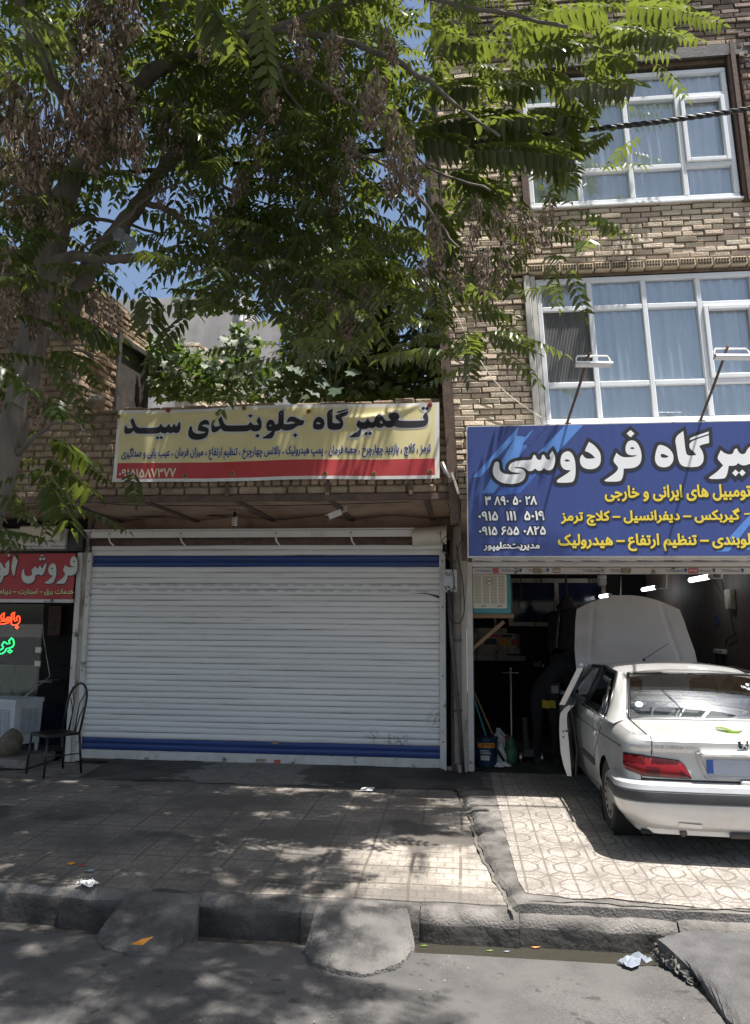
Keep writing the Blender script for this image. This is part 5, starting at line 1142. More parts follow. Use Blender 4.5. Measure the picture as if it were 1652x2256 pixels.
def build_car(name, label, paint, X0, Y0, detail=True, rz=0.0):
    car = thing(name, label, 'car', (X0, Y0, 0.0), rz=rz); P = lambda mb, nm, m, par=car, sm=True: mb.build(nm, m, par, sm)
    B = MB()
    for sd in (-1, 1): arch(B, sd)
    # shoulders, deck, scuttle
    for sd in (-1, 1):
        top = [cpt(s, 0.90, 0, sd) for s in np.linspace(0, SEND, 90)]
        def inner(p):
            w = p.y; 
            if w < 0.70: u = max(0.0, abs(p.x)-0.085) if abs(p.x) > 0.60 else abs(p.x)
            else: u = abs(p.x)-0.04
            if w < 0.72: return Vector((sd*min(u, 0.655), max(w, 0.085), dz_deck(min(u, 0.655), w)))
            return Vector((sd*u, w, p.z+0.012))
        B.grid([top, [(a+inner(a))/2+Vector((0, 0, 0.006)) for a in top], [inner(a) for a in top]], 0, flip=(sd > 0))
    rows = []
    for w in (0.082, 0.095, 0.2, 0.35, 0.5, 0.62, 0.73): rows.append([Vector((u, w, dz_deck(u, w)-(0.008 if w < 0.09 else 0))) for u in np.linspace(-0.655, 0.655, 17)])
    B.grid(rows, 0)
    body = P(B, 'body', MAT[paint]); recalc(body, R(38))
    # roof and pillars
    G = MB(); rows = []
    zc = lambda w: float(np.interp(w, [1.20, 1.35, 1.6, 1.9, 2.2, 2.5, 2.66], [1.288, 1.318, 1.348, 1.362, 1.356, 1.325, 1.290]))
    for w in np.linspace(1.20, 2.66, 16):
        rows.append([Vector((u, w, zc(w)-0.048*abs(u/0.585)**2.4-(0.016 if abs(u) > 0.57 else 0))) for u in (-0.605, -0.585, -0.54, -0.45, -0.3, -0.15, 0, 0.15, 0.3, 0.45, 0.54, 0.585, 0.605)])
    G.grid(rows, 0)
    for sd in (-1, 1):
        A = [Vector((sd*0.655, 0.665, 0.955)), Vector((sd*0.625, 0.80, 1.04)), Vector((sd*0.585, 0.96, 1.14)), Vector((sd*0.548, 1.12, 1.235)), Vector((sd*0.53, 1.215, 1.283))]
        C = [Vector((sd*0.805, 0.90, 0.925)), Vector((sd*0.745, 0.975, 1.03)), Vector((sd*0.69, 1.07, 1.14)), Vector((sd*0.638, 1.19, 1.25)), Vector((sd*0.602, 1.32, 1.285))]
        Mi = [Vector((sd*0.790, 0.63, 0.918)), Vector((sd*0.712, 0.82, 1.035)), Vector((sd*0.662, 0.985, 1.145)), Vector((sd*0.612, 1.14, 1.243)), Vector((sd*0.572, 1.255, 1.29))]
        Ma = [a.lerp(m, 0.55)+Vector((sd*0.006, -0.02, 0.006)) for a, m in zip(A, Mi)]; Mb = [c.lerp(m, 0.5)+Vector((sd*0.012, -0.005, 0.004)) for c, m in zip(C, Mi)]
        G.grid([[a, x, m, y, c] for a, x, m, y, c in zip(A, Ma, Mi, Mb, C)], 0, flip=(sd > 0))
        a0, a1 = Vector((sd*0.600, 2.60, 1.285)), Vector((sd*0.765, 3.16, 0.925)); G.tube([a0, a0.lerp(a1, 0.5)+Vector((sd*0.004, 0, 0.012)), a1], 0.033, 8)
    ro = P(G, 'roof', MAT[paint]); recalc(ro, R(40))
    for sd in (-1, 1):                                     # black side window surrounds: sill line, B pillar, roof gutter
        g = MB()
        g.tube([(sd*0.605, 1.30, 1.275), (sd*0.603, 1.9, 1.302), (sd*0.602, 2.6, 1.275)], 0.020, 8)
        g.tube([(sd*0.612, 1.93, 1.30), (sd*0.70, 1.97, 1.10), (sd*0.772, 2.0, 0.93)], 0.034, 8)
        g.tube([(sd*0.612, 1.30, 1.275), (sd*0.70, 1.07, 1.12), (sd*0.79, 0.90, 0.94)], 0.014, 6)
        g.tube([(sd*0.655, 1.40, 1.20), (sd*0.728, 1.19, 1.06), (sd*0.790, 1.09, 0.94)], 0.016, 6)
        P(g, 'window_frame', MAT['black'])
    for sd in (-1, 1):
        g = MB()
        if sd > 0 or not detail: g.tube([(sd*0.815, 0.9, 0.928), (sd*0.822, 1.9, 0.932), (sd*0.822, 3.0, 0.930)], 0.010, 6)
        else: g.tube([(sd*0.815, 0.92, 0.930), (sd*0.822, 1.96, 0.934)], 0.012, 6)
        P(g, 'bright_trim', MAT['chrome'])
    for sd in (-1, 1):
        g = MB()
        g.quad((sd*0.795, 1.09, 0.93), (sd*0.79, 1.98, 0.93), (sd*0.612, 1.93, 1.285), (sd*0.608, 1.34, 1.275)); g.quad((sd*0.79, 0.91, 0.94), (sd*0.795, 1.08, 0.93), (sd*0.66, 1.38, 1.2), (sd*0.612, 1.31, 1.272))
        if sd > 0 or not detail: g.quad((sd*0.79, 2.0, 0.93), (sd*0.77, 3.10, 0.93), (sd*0.61, 2.58, 1.275), (sd*0.612, 1.96, 1.285))
        P(g, 'side_glass', MAT['tint'], sm=False)
    g = MB(); ub, ut = 0.655, 0.53
    def rg(t, q, o=0.0):
        u = (ub+(ut-ub)*t)*q; w = 0.665+(1.215-0.665)*t-0.075*(1-q*q)*(1-0.6*t); z = 0.958+(1.283-0.958)*t+0.022*math.sin(math.pi*t)+0.012*(1-q*q)
        return Vector((u, w-o*0.5, z+o*0.85))
    tt, qq = np.linspace(0.03, 0.97, 9), np.linspace(-0.975, 0.975, 15)
    g.grid([[rg(t, q, 0.004) for q in qq] for t in tt]); P(g, 'rear_window', MAT['carglass'])
    g = MB()                                               # rubber seal and bright strip round the rear window
    loop = [rg(0, q) for q in np.linspace(-1, 1, 15)]+[rg(t, 1) for t in np.linspace(0.05, 1, 8)]+[rg(1, q) for q in np.linspace(0.9, -1, 15)]+[rg(t, -1) for t in np.linspace(0.95, 0.05, 8)]
    g.tube(loop, 0.014, 6, closed=True); P(g, 'window_seal', MAT['black'])
    g = MB(); g.tube([rg(0, q)+Vector((0, -0.018, 0.002)) for q in np.linspace(-1.01, 1.01, 15)], 0.009, 6)
    for sd in (-1, 1): g.tube([rg(t, 1.025*sd)+Vector((0, -0.008, 0.006)) for t in np.linspace(0, 1, 8)], 0.006, 6)
    P(g, 'window_trim', MAT['chrome'])
    g = MB(); g.grid([[Vector((u*(0.70-0.12*t), 3.10-0.46*t+0.0*u, 0.95+0.335*t)) for u in np.linspace(-1, 1, 9)] for t in (0, 0.5, 1)]); P(g, 'windscreen', MAT['carglass'])
    # cabin: floor, shelf, seats
    g = MB(); g.box(-0.70, 0.70, 0.60, 3.1, 0.32, 0.36); g.box(-0.74, 0.74, 0.68, 1.02, 0.90, 0.93); g.box(-0.70, 0.70, 2.75, 3.15, 0.5, 0.93); g.box(-0.70, 0.70, 0.95, 1.0, 0.36, 0.90); g.box(-0.70, 0.70, 3.14, 3.18, 0.3, 0.93); P(g, 'cabin_lining', MAT['interior'], sm=False)
    g = MB()
    def cush(c, h, rr=0.05):
        bmx = MB(); bmx.box(c[0]-h[0], c[0]+h[0], c[1]-h[1], c[1]+h[1], c[2]-h[2], c[2]+h[2], 0, rr); g.add(bmx.v, bmx.f)
    cush((0, 1.12, 0.74), (0.64, 0.09, 0.24)); 
    for x in (-0.36, 0.36): cush((x, 2.05, 0.76), (0.25, 0.08, 0.30)); cush((x, 2.04, 1.11), (0.13, 0.05, 0.09), 0.03); cush((x, 2.3, 0.5), (0.25, 0.25, 0.08)); cush((x, 1.10, 1.02), (0.15, 0.06, 0.07), 0.03)
    P(g, 'seats', MAT['seat'], sm=False)
    # bonnet standing open
    g = MB(); n, m = 22, 60; rows = []; rows2 = []
    for i in range(n+1):
        t = i/n; r = []; r2 = []
        for j in range(m+1):
            q = -1+2*j/m; half = float(np.interp(t, [0, 0.5, 0.86, 1.0], [0.685, 0.675, 0.625, 0.595])); tip = 0.17*(1-abs(q)**2.0)*max(0, (t-0.55)/0.45)
            w = 3.08+0.44*t+0.05*(1-q*q)-0.16*max(0, t-0.72)**1.6; z = 0.93+0.96*t+tip; crease = -0.016*math.exp(-((abs(q)-0.80+0.16*t)/0.030)**2)*(1 if t < 0.93 else 0.2)
            r.append(Vector((q*half-0.02*t, w-crease-0.03*(1-q*q), z))); r2.append(Vector((q*half*0.985-0.02*t, w-crease+0.035, z-0.015)))
        rows.append(r); rows2.append(r2)
    g.grid(rows, 0); g.grid(rows2, 0, flip=True)
    for a, b in ((rows[0], rows2[0]), (rows[-1], rows2[-1])): g.grid([a, b])
    for k in (0, -1): g.grid([[r[k] for r in rows], [r[k] for r in rows2]])
    bo = P(g, 'bonnet', MAT[paint]); recalc(bo, R(45))
    g = MB(); g.box(-0.64, 0.64, 3.2, 4.25, 0.3, 0.62); g.box(-0.3, 0.3, 3.3, 3.9, 0.62, 0.75, 0, 0.03); g.box(-0.5, -0.3, 3.5, 3.8, 0.6, 0.8, 0, 0.02); g.tube([(0.4, 4.2, 0.7), (0.3, 3.55, 1.55)], 0.006, 6); P(g, 'engine', MAT['blackmatte'], sm=False)
    # tail lamps
    for sd in (-1, 1):
        L = MB(); n = 26; zt = lambda s: float(np.interp(s, [0.355, 0.40, 0.435, 0.70, 0.95], [0.606, 0.700, 0.728, 0.757, 0.757])); zb = lambda s: float(np.interp(s, [0.355, 0.68, 0.74, 0.85], [0.604, 0.612, 0.632, 0.65]))
        ss = np.linspace(0.357, 0.845, n); rows = [[cpt(s, zb(s)+(zt(s)-zb(s))*t, o, sd) for s in ss] for t, o in ((0, 0.002), (0.03, 0.014), (0.5, 0.016), (0.53, 0.012), (0.97, 0.014), (1, 0.002))]
        L.grid(rows, 0, flip=(sd > 0))
        for k in range(len(L.f)):
            j, i = divmod(k, n-1); s = ss[i]
            L.m[k] = 1 if ((j <= 1 and (s < 0.43 or 0.56 < s < 0.66)) or (j >= 3 and s > 0.66)) else 0
        lo = P(L, 'tail_lamp', [MAT['taillight'], MAT['taillight2']])
        g = MB(); g.tube([cpt(s, zb(s), 0.006, sd) for s in ss]+[cpt(s, zt(s), 0.006, sd) for s in ss[::-1]], 0.005, 5, closed=True); P(g, 'gasket', MAT['black'], lo)
    # dark shut lines
    g = MB()
    def line(f, w, mi=0): g.tube(f, w, 4, mi)
    for sd in (-1, 1):
        line([Vector((sd*(0.622+0.04*t), 0.086+0.60*t, dz_deck(0.63, 0.086+0.6*t)+0.003)) for t in np.linspace(0, 1, 8)], 0.004); line([cpt(0.622, z, 0.001, sd) for z in np.linspace(0.76, 0.895, 5)], 0.004)
        line([cpt(s, 0.588, 0.002, sd) for s in np.linspace(0, 0.70, 10)], 0.007); line([cpt(0.70, z, 0.001, sd) for z in np.linspace(0.56, 0.61, 3)], 0.003)
        s_of = lambda w: w+carU(0.6)*0.955-RC+RC*math.pi/2-carW(0.6)-0.035-RC
        line([cpt(s_of(1.98), z, 0.001, sd) for z in np.linspace(0.24, 0.90, 12)], 0.004)
        line([cpt(s_of(w), z, 0.001, sd) for w, z in ((1.0, 0.90), (1.03, 0.82), (1.10, 0.72), (1.22, 0.63), (1.27, 0.55), (1.29, 0.30), (1.98, 0.25))], 0.004)
        line([cpt(s_of(w), 0.79, 0.0015, sd) for w in np.linspace(0.3, 3.0, 30)], 0.003)
    P(g, 'shut_line', MAT['black'])
    # bumper wrapping round to the wheel arch, with its rubber strip
    prof = [(0.578, 0.0), (0.574, 0.05), (0.560, 0.075), (0.525, 0.085), (0.519, 0.08), (0.439, 0.08), (0.435, 0.088), (0.40, 0.088), (0.34, 0.075), (0.28, 0.048), (0.24, 0.02), (0.215, -0.03)]
    for nm, lo_, hi_, m, do in (('bumper', 0, 12, paint, 0.0), ('bumper_strip', 3, 7, 'rubber', 0.007)):
        g = MB()
        for sd in (-1, 1):
            rows = []
            pr = prof[lo_:hi_] if nm == 'bumper' else [(0.519, 0.078), (0.513, 0.089), (0.480, 0.093), (0.446, 0.089), (0.440, 0.078)]
            for z, o in pr: rows.append([cpt(s, z+0.0*s+0.03*min(1, max(0, s-0.9))*(1 if z < 0.3 else 0)+(0.05*max(0, (s-0.5))*(z < 0.3)), o*(1-0.55*min(1, max(0, (s-0.85)/0.5))), sd) for s in np.linspace(0, 1.17, 34)])
            g.grid(rows, 0, flip=(sd < 0))
        o = P(g, nm, MAT[m], car if nm == 'bumper' else bumper)
        if nm == 'bumper': bumper = o
        recalc(o, R(35))
    g = MB(); g.box(-0.1, 0.5, 0.06, 0.2, 0.2, 0.24); g.tube([(-0.42, 0.10, 0.215), (-0.42, 0.4, 0.235)], 0.026, 10); P(g, 'exhaust', MAT['darksteel'])
    # wheels
    for sd in (-1, 1):
        for wc in (WA, FA):
            g = MB(); x = lambda d: sd*(0.800-d)
            pr = [(0.196, 0.012), (0.235, 0.0), (0.275, 0.004), (0.293, 0.022), (0.299, 0.05), (0.299, 0.15), (0.29, 0.18), (0.20, 0.19)]
            g.lathe([(r, x(d)) for r, d in pr], (0, wc, 0.299), 'x', 36)
            for k in range(36):
                an = 2*math.pi*k/36; g.obox((sd*(0.800-0.1), wc+0.298*math.cos(an), 0.299+0.298*math.sin(an)), (0.045, 0, 0), Vector((0, -math.sin(an), math.cos(an)))*0.008, Vector((0, math.cos(an), math.sin(an)))*0.004)
            wh = P(g, 'wheel', MAT['tyre']); recalc(wh, R(35))
            g = MB(); g.lathe([(0.0, x(0.004)), (0.05, x(0.0)), (0.06, x(0.008)), (0.13, x(0.018)), (0.165, x(0.010)), (0.19, x(0.012)), (0.197, x(0.03))], (0, wc, 0.299), 'x', 36, 0)
            for k in range(14):
                an = 2*math.pi*k/14; g.obox((x(0.013), wc+0.148*math.cos(an), 0.299+0.148*math.sin(an)), (0.003, 0, 0), Vector((0, -math.sin(an), math.cos(an)))*0.011, Vector((0, math.cos(an), math.sin(an)))*0.018, 1)
            ri = P(g, 'rim', [MAT['rim'], MAT['black']], wh); recalc(ri, R(30))
    g = MB()
    for sd in (-1, 1):
        for wc in (WA, FA): g.lathe([(AR+0.01, sd*0.80), (AR+0.01, sd*0.5), (0.0, sd*0.5)], (0, wc, 0.31), 'x', 24)
    g.box(-0.7, 0.7, 0.15, 4.2, 0.19, 0.22); P(g, 'underbody', MAT['blackmatte'])
    # door mirrors, aerial
    for sd in (-1, 1):
        if detail and sd < 0: continue
        g = MB(); g.box(sd*0.93-0.085, sd*0.93+0.085, 2.86, 2.95, 0.93, 1.06, 0, 0.025); g.box(min(sd*0.80, sd*0.86), max(sd*0.80, sd*0.86), 2.88, 2.93, 0.95, 0.99); P(g, 'mirror', MAT['darkpaint'], sm=False)
    g = MB(); g.tube([(-0.185, 2.10, 1.35), (-0.18, 2.11, 1.375)], 0.014, 8); g.tube([(-0.18, 2.11, 1.37), (0.04, 2.02, 1.53)], 0.0032, 5); P(g, 'aerial', MAT['black'])
    if not detail: return car
    # rear panel dressing: raised lettering, emblem, plate in its recess, handle bar
    rear = lambda d: (lambda a, b: cpt(abs(a), b, d, -1 if a < 0 else 1))
    g = MB(); f = rear(0.006); L = text_fit('PEUGEO', (-0.594, 0.812, -0.402, 0.842), 0.03, True); lay(g, L, lambda a, b: f(a, b), 0)
    f2 = rear(0.001); 
    for l in L: g.add([f2(p[0], p[1]) for p in l]+[f(p[0], p[1]) for p in l], [(i, (i+1) % len(l), len(l)+(i+1) % len(l), len(l)+i) for i in range(len(l))])
    P(g, 'badge_lettering', MAT['chrome'], sm=False)
    sh = [(-0.036, 0.893), (0.036, 0.893), (0.040, 0.885), (0.032, 0.835), (0.024, 0.822), (-0.024, 0.822), (-0.032, 0.835), (-0.040, 0.885)]; c0 = 0.012
    g = MB(); g.prism([(a+c0, b) for a, b in sh], lambda a, b, d: Vector((a, carW(b)-0.004-d, b)), -0.002, 0.006, 0); emb = P(g, 'emblem', MAT['chrome'], sm=False)
    g = MB(); g.prism([(a*0.86+c0, 0.8575+(b-0.8575)*0.86) for a, b in sh], lambda a, b, d: Vector((a, carW(b)-0.004-d, b)), 0.004, 0.0085); P(g, 'emblem_field', MAT['black'], emb, sm=False)
    lion = [(-10,24),(-2,28),(4,24),(6,18),(12,22),(20,26),(18,18),(13,15),(19,12),(20,4),(14,8),(9,4),(12,-4),(18,-6),(21,-12),(22,-22),(14,-24),(12,-18),(13,-12),(7,-10),(2,-12),(-4,-18),(-8,-24),(-16,-24),(-14,-18),(-8,-14),(-4,-6),(-8,-2),(-16,-6),(-20,-2),(-14,2),(-6,4),(-6,10),(-14,8),(-20,12),(-18,18),(-12,14),(-6,16),(-10,20)]
    lp = [(a*0.00105+c0, 0.8575+b*0.00105) for a, b in lion]; l0 = oriented(np.array(lp))[0]
    g = MB(); lay(g, [l0], lambda a, b: Vector((a, carW(b)-0.004-0.0105, b)), 0); P(g, 'emblem_lion', MAT['greyletter'], emb, sm=False)
    # plate recess: sunk tray with sloping sides under a handle bar
    g = MB(); out = [(-0.305, 0.785), (0.305, 0.785), (0.245, 0.618), (-0.245, 0.618)]; inn = [(-0.275, 0.765), (0.275, 0.765), (0.235, 0.632), (-0.235, 0.632)]
    yo = lambda b: carW(b)-0.0225
    fr = [Vector((a, yo(b), b)) for a, b in out]; rim_ = [Vector((a*1.06, carW(b)+0.004, b+(0.012 if b > 0.7 else -0.012))) for a, b in out]; bk = [Vector((a, yo(b)+0.020, b)) for a, b in inn]
    g.add(rim_+fr+bk, [(i, (i+1) % 4, 4+(i+1) % 4, 4+i) for i in range(4)]+[(4+i, 4+(i+1) % 4, 8+(i+1) % 4, 8+i) for i in range(4)]+[(8, 9, 10, 11)])
    tray = P(g, 'plate_recess', MAT['silver'], sm=False); recalc(tray)
    bmb = MB(); bmb.box(-0.30, 0.33, 0.005, 0.075, 0.772, 0.812, 0, 0.016); P(bmb, 'boot_handle', MAT['silver'], sm=False)
    g = MB(); pz0, pz1 = 0.645, 0.745; py = carW(0.7)-0.012; g.box(-0.245, 0.275, py, py+0.006, pz0, pz1, 0); g.box(-0.245, -0.20, py-0.0012, py-0.0004, pz0+0.002, pz1-0.002, 1); P(g, 'number_plate', [MAT['platewhite'], MAT['plateblue']], tray, sm=False)
    g = MB(); g.box(-0.02, 0.10, 0.035, 0.075, 0.555, 0.605, 0, 0.008); P(g, 'lock', MAT['silver'], sm=False)
    g = MB(); g.add([cpt(0.30, 0.262, 0.052), cpt(0.46, 0.268, 0.052), cpt(0.46, 0.300, 0.066), cpt(0.30, 0.292, 0.066)], [(0, 1, 2, 3)]); o = P(g, 'tow_cover', MAT['silver'], bumper, sm=False)
    # sticker and white script on the rear window
    g = MB(); g.add([rg(0.24+0.055*math.sin(a), -0.875+0.050*math.cos(a), 0.007) for a in np.linspace(0, 2*math.pi, 20, False)], [tuple(range(20))]); P(g, 'round_sticker', mat('pale_sticker', (0.55, 0.66, 0.64), 0.6), sm=False)
    g = MB()
    sp = lambda pts, r=0.006: g.tube([rg(1-(b-740)/380.0, (a-1125)/575.0, 0.009) for a, b in pts], r, 4)
    sp([(1535,848),(1560,850),(1528,858),(1545,868)]); sp([(1480,868),(1478,885),(1490,888),(1497,872)], .004); sp([(1500,880),(1510,900),(1535,905)], .004); sp([(1520,890),(1548,893)], .004)
    sp([(1611,850),(1575,880),(1565,910),(1580,915),(1570,935),(1510,938)]); sp([(1515,960),(1570,962),(1600,940),(1598,905)]); sp([(1600,885),(1640,860),(1660,900),(1600,970)]); sp([(1540,980),(1570,982)], .004); sp([(1620,960),(1660,940)]); sp([(1580,890),(1612,920)], .005)
    P(g, 'window_script', MAT['signwhite'], sm=False)
    # rear door dressing
    g = MB(); g.box(-0.845, -0.828, 1.30, 1.94, 0.468, 0.528, 0, 0.006); P(g, 'side_moulding', MAT['rubber'], sm=False)
    g = MB(); g.box(-0.862, -0.838, 1.16, 1.30, 0.745, 0.785, 0, 0.009); P(g, 'door_handle', MAT['silver'], sm=False)
    # front door standing ajar, hinged at its front edge
    D = bpy.data.objects.new('front_door', None); D.empty_display_size = 0.1; COL.objects.link(D); D.parent = car; D.location = (-0.815, 3.02, 0); D.rotation_euler = (0, 0, R(-11.5))
    lv = [0.24, 0.34, 0.46, 0.56, 0.66, 0.74, 0.79, 0.84, 0.88, 0.915]; xo = lambda z: -(carU(min(z, 0.92))-0.815)
    g = MB(); ro_ = [[Vector((xo(z), -1.03+1.02*t, z)) for t in np.linspace(0, 1, 8)] for z in lv]; ri_ = [[Vector((xo(z)+0.085-0.025*max(0, (z-0.6)/0.3)-0.045*max(0, (0.4-z)/0.16), -1.03+1.02*t, z)) for t in np.linspace(0, 1, 8)] for z in lv]
    g.grid(ro_); g.grid(ri_, flip=True)
    for k in (0, -1): g.grid([[r[k] for r in ro_], [r[k] for r in ri_]])
    g.grid([ro_[0], ri_[0]]); g.grid([ro_[-1], ri_[-1]]); o = P(g, 'door_skin', MAT['silver'], D, sm=False); recalc(o, R(30))
    g = MB(); q = [Vector((0.005, -1.0, 0.915)), Vector((0.09, -1.03, 1.08)), Vector((0.195, -1.05, 1.285)), Vector((0.20, -0.96, 1.305)), Vector((0.198, -0.45, 1.275)), Vector((0.10, -0.10, 1.08)), Vector((0.04, 0.06, 0.92))]
    def strip(c, wd, th):
        rows = []
        for i, p in enumerate(c): rows.append([p+Vector((-th, 0, 0)), p+Vector((th, -0.0, 0)), p+Vector((th, wd, 0)), p+Vector((-th, wd, 0)), p+Vector((-th, 0, 0))])
        g.grid(rows)
    strip(q[:4], 0.06, 0.028); g.tube(q[3:], 0.024, 6); o = P(g, 'door_window_frame', MAT['silver'], D, sm=False)
    g = MB(); g.quad(q[0]+Vector((0, 0.05, 0)), q[6], q[4]+Vector((0, 0, -0.01)), q[3]+Vector((0, 0.04, -0.01))); P(g, 'door_glass', MAT['tint'], D, sm=False)
    g = MB(); g.box(0.03, 0.075, -1.034, -1.028, 0.66, 0.675); g.box(0.005, 0.02, -1.034, -1.028, 0.60, 0.615); g.box(0.005, 0.02, -1.034, -1.028, 0.655, 0.67); P(g, 'door_latch', MAT['black'], D, sm=False)
    g = MB(); g.box(-0.125-0.06, -0.125+0.06, -0.16, -0.075, 0.93, 1.055, 0, 0.022); g.box(-0.07, 0.03, -0.14, -0.10, 0.94, 0.98); P(g, 'mirror', MAT['darkpaint'], D, sm=False)
    g = MB(); g.tube([(0.12, -1.0, 0.25), (0.14, -1.02, 0.5), (0.09, -1.02, 0.92)], 0.012, 6); P(g, 'door_seal', MAT['black'], D, sm=False)
    return car
car = build_car('saloon_car', 'dusty silver saloon with raised bonnet and open front door, halfway out of the garage', 'silver', 2.01, 5.94, rz=R(0.4))
car2 = build_car('saloon_car', 'dark saloon with raised bonnet, deep inside the dim garage behind the silver car', 'darkpaint', 2.25, 11.2, detail=False)
lf = onY(1583, 1608, 5.94+0.30); g = MB()
lt = thing('fallen_leaf', 'fresh green leaf lying on the boot lid of the silver car', 'leaf', (2.01+0.0, 6.16, 0.945))
zz = lambda x, y: dz_deck(x-2.01, y-5.94)+0.006
rows = []
for t in np.linspace(0, 1, 9):
    h = 0.034*math.sin(math.pi*min(1, t*1.02))**0.7; c = (1.915+0.165*t, 6.255-0.09*t-0.02*math.sin(t*3)); rows.append([(c[0]+s*h*0.5, c[1]+s*h, zz(c[0], c[1])+0.010*abs(s)+0.008*math.sin(t*7)) for s in (-1, 0, 1)])
g.grid(rows); part(g, 'blade', MAT['cut'], lt, smooth=True)
# ---------------------------------------------------------------- the street tree: trunk, limbs, pinnate leaves, bunches of dry seeds
tree_base = Vector((-4.05, 5.62, -0.06))
tree = thing('street_tree', 'big street tree with winged seed bunches leaning over the pavement from the left edge', 'tree', tree_base)
def limb(path, name='limb', wob=0.0, mi=0):
    """path: (u, v, Y, radius in picture units) measured on the photograph, set at its own distance Y"""
    P = []; rr = []
    for (u, v, Y, r) in path: p = onY(u, v, Y); P.append(p); rr.append(r*(p-CP).dot(FW)/FPX)
    # Catmull-Rom smoothing
    Q = []; q = []
    for i in range(len(P)-1):
        a, b, c, d = P[max(0, i-1)], P[i], P[i+1], P[min(len(P)-1, i+2)]
        for k in range(5):
            t = k/5; Q.append(0.5*((2*b)+(c-a)*t+(2*a-5*b+4*c-d)*t*t+(3*b-a-3*c+d)*t**3)); q.append(rr[i]+(rr[i+1]-rr[i])*t)
    Q.append(P[-1]); q.append(rr[-1])
    if wob:
        for i in range(1, len(Q)-1): Q[i] = Q[i]+Vector((random.gauss(0, wob), random.gauss(0, wob), random.gauss(0, wob)))
    g = MB(); g.tube(Q, [x*(1+0.06*math.sin(i*2.3)) for i, x in enumerate(q)], 10 if rr[0] > 0.02 else 6, mi); return part(g, name, MAT['bark'], tree, smooth=True)
g = MB(); b0 = onY(-20, 1180, 5.55)
tr = [tree_base+Vector((-0.12, -0.02, -0.1)), tree_base+Vector((0, 0, 0.35)), Vector((-3.92, 5.6, 1.2)), onY(-46, 1200, 5.55), onY(-28, 1130, 5.55), onY(0, 1050, 5.53), onY(32, 940, 5.5), onY(58, 820, 5.5), onY(82, 700, 5.5), onY(105, 600, 5.5), onY(128, 520, 5.5)]
g.tube(tr, [0.24, 0.17, 0.14, 0.128, 0.124, 0.118, 0.112, 0.108, 0.118, 0.115, 0.085], 16); part(g, 'trunk', MAT['bark'], tree, smooth=True)
LIMBS = [
 [(100,610,5.5,30),(140,450,5.5,26),(172,375,5.5,24),(215,335,5.45,21),(300,195,5.3,19),(375,140,5.2,17),(475,90,5.1,14),(600,68,5.0,11),(720,20,4.9,8)],
 [(150,700,5.75,17),(170,650,5.7,18),(205,575,5.65,19),(245,525,5.6,18),(300,455,5.6,17),(350,385,5.6,13),(378,340,5.6,11),(397,302,5.6,9)],
 [(350,388,5.6,9),(390,352,5.65,8),(450,310,5.7,7),(550,250,5.8,6),(640,200,5.9,4)],
 [(95,575,5.5,14),(150,566,5.42,12),(220,569,5.4,11),(285,570,5.4,10),(322,562,5.4,9)],
 [(318,445,5.6,8),(380,470,5.7,7.5),(450,525,5.8,7),(540,590,5.95,5),(640,660,6.1,3.5),(745,765,6.2,2.5)],
 [(130,510,5.5,6),(190,482,5.6,4.5),(250,490,5.7,4),(350,515,5.9,3)],
 [(520,100,5.1,8),(615,140,5.15,7),(700,185,5.2,6),(775,235,5.3,5),(825,285,5.4,4),(900,330,5.45,3)],
 [(585,45,5.0,5),(615,160,5.1,4.5),(650,225,5.2,4),(710,295,5.3,4),(800,345,5.3,3.5),(870,375,5.3,3)],
 [(400,315,5.7,7),(500,240,5.7,6),(575,165,5.7,5),(640,110,5.7,4)],
 [(108,470,5.45,8),(105,400,5.4,8),(110,345,5.4,6),(130,250,5.4,5)],
 [(450,525,5.8,5),(562,608,6.2,5),(605,660,6.4,4.5),(640,700,6.5,4),(690,720,6.6,3)],
 [(540,590,5.95,4.5),(629,604,6.1,5),(695,624,6.2,4.5),(735,677,6.3,4),(775,712,6.4,3)],
 [(629,604,6.1,4),(720,590,6.2,3.5),(820,610,6.2,3),(920,600,6.2,2.5)],
 [(60,830,5.5,10),(20,760,5.3,7),(-30,700,5.2,6)], [(40,1000,5.5,8),(80,960,5.4,5),(140,930,5.3,3),(210,960,5.2,2)],
 [(600,68,5.0,9),(760,90,4.9,7),(900,150,4.8,6),(1000,230,4.75,4),(1100,300,4.7,3)],
 [(720,20,4.9,8),(860,-10,4.7,6),(1050,20,4.6,5),(1250,60,4.5,4)],
 [(870,375,5.3,4),(960,480,5.3,4),(1010,545,5.3,3),(1090,560,5.3,2.5)], [(900,330,5.45,3),(960,380,5.4,3),(1080,420,5.3,2.5)],
 [(375,140,5.2,12),(360,20,5.0,11),(340,-160,4.6,9),(300,-500,4.0,6)], [(215,335,5.45,14),(120,180,5.0,12),(40,0,4.5,10),(-60,-300,4.0,7)],
 [(178,545,5.4,3),(260,500,5.3,3),(330,430,5.3,3),(440,390,5.3,2.5)], [(640,480,5.6,3),(560,450,5.6,3.5),(480,400,5.6,4),(425,330,5.6,5)],
 [(80,700,5.5,5),(150,760,5.2,3),(230,790,5.1,2)],
]
for L in LIMBS: limb(L, wob=0.006)
# twigs that hold the leaf sprays at the right and below
g = MB(); c, d = onY(205, 352, 5.44), onY(236, 335, 5.42); g.tube([c, c.lerp(d, 0.6), d], [0.055, 0.06, 0.052], 10, 1); g.tube([d, d+(d-c).normalized()*0.004], [0.052, 0.046], 10, 0); part(g, 'cut_stub', [MAT['fresh'], MAT['bark']], tree, smooth=True)
g = MB(); c = onY(300, 567, 5.4); d = onY(345, 566, 5.38); g.tube([c, c.lerp(d, 0.5)+Vector((0, 0, 0.01)), d], [0.034, 0.03, 0.004], 8); part(g, 'split_stub', MAT['fresh'], tree, smooth=True)

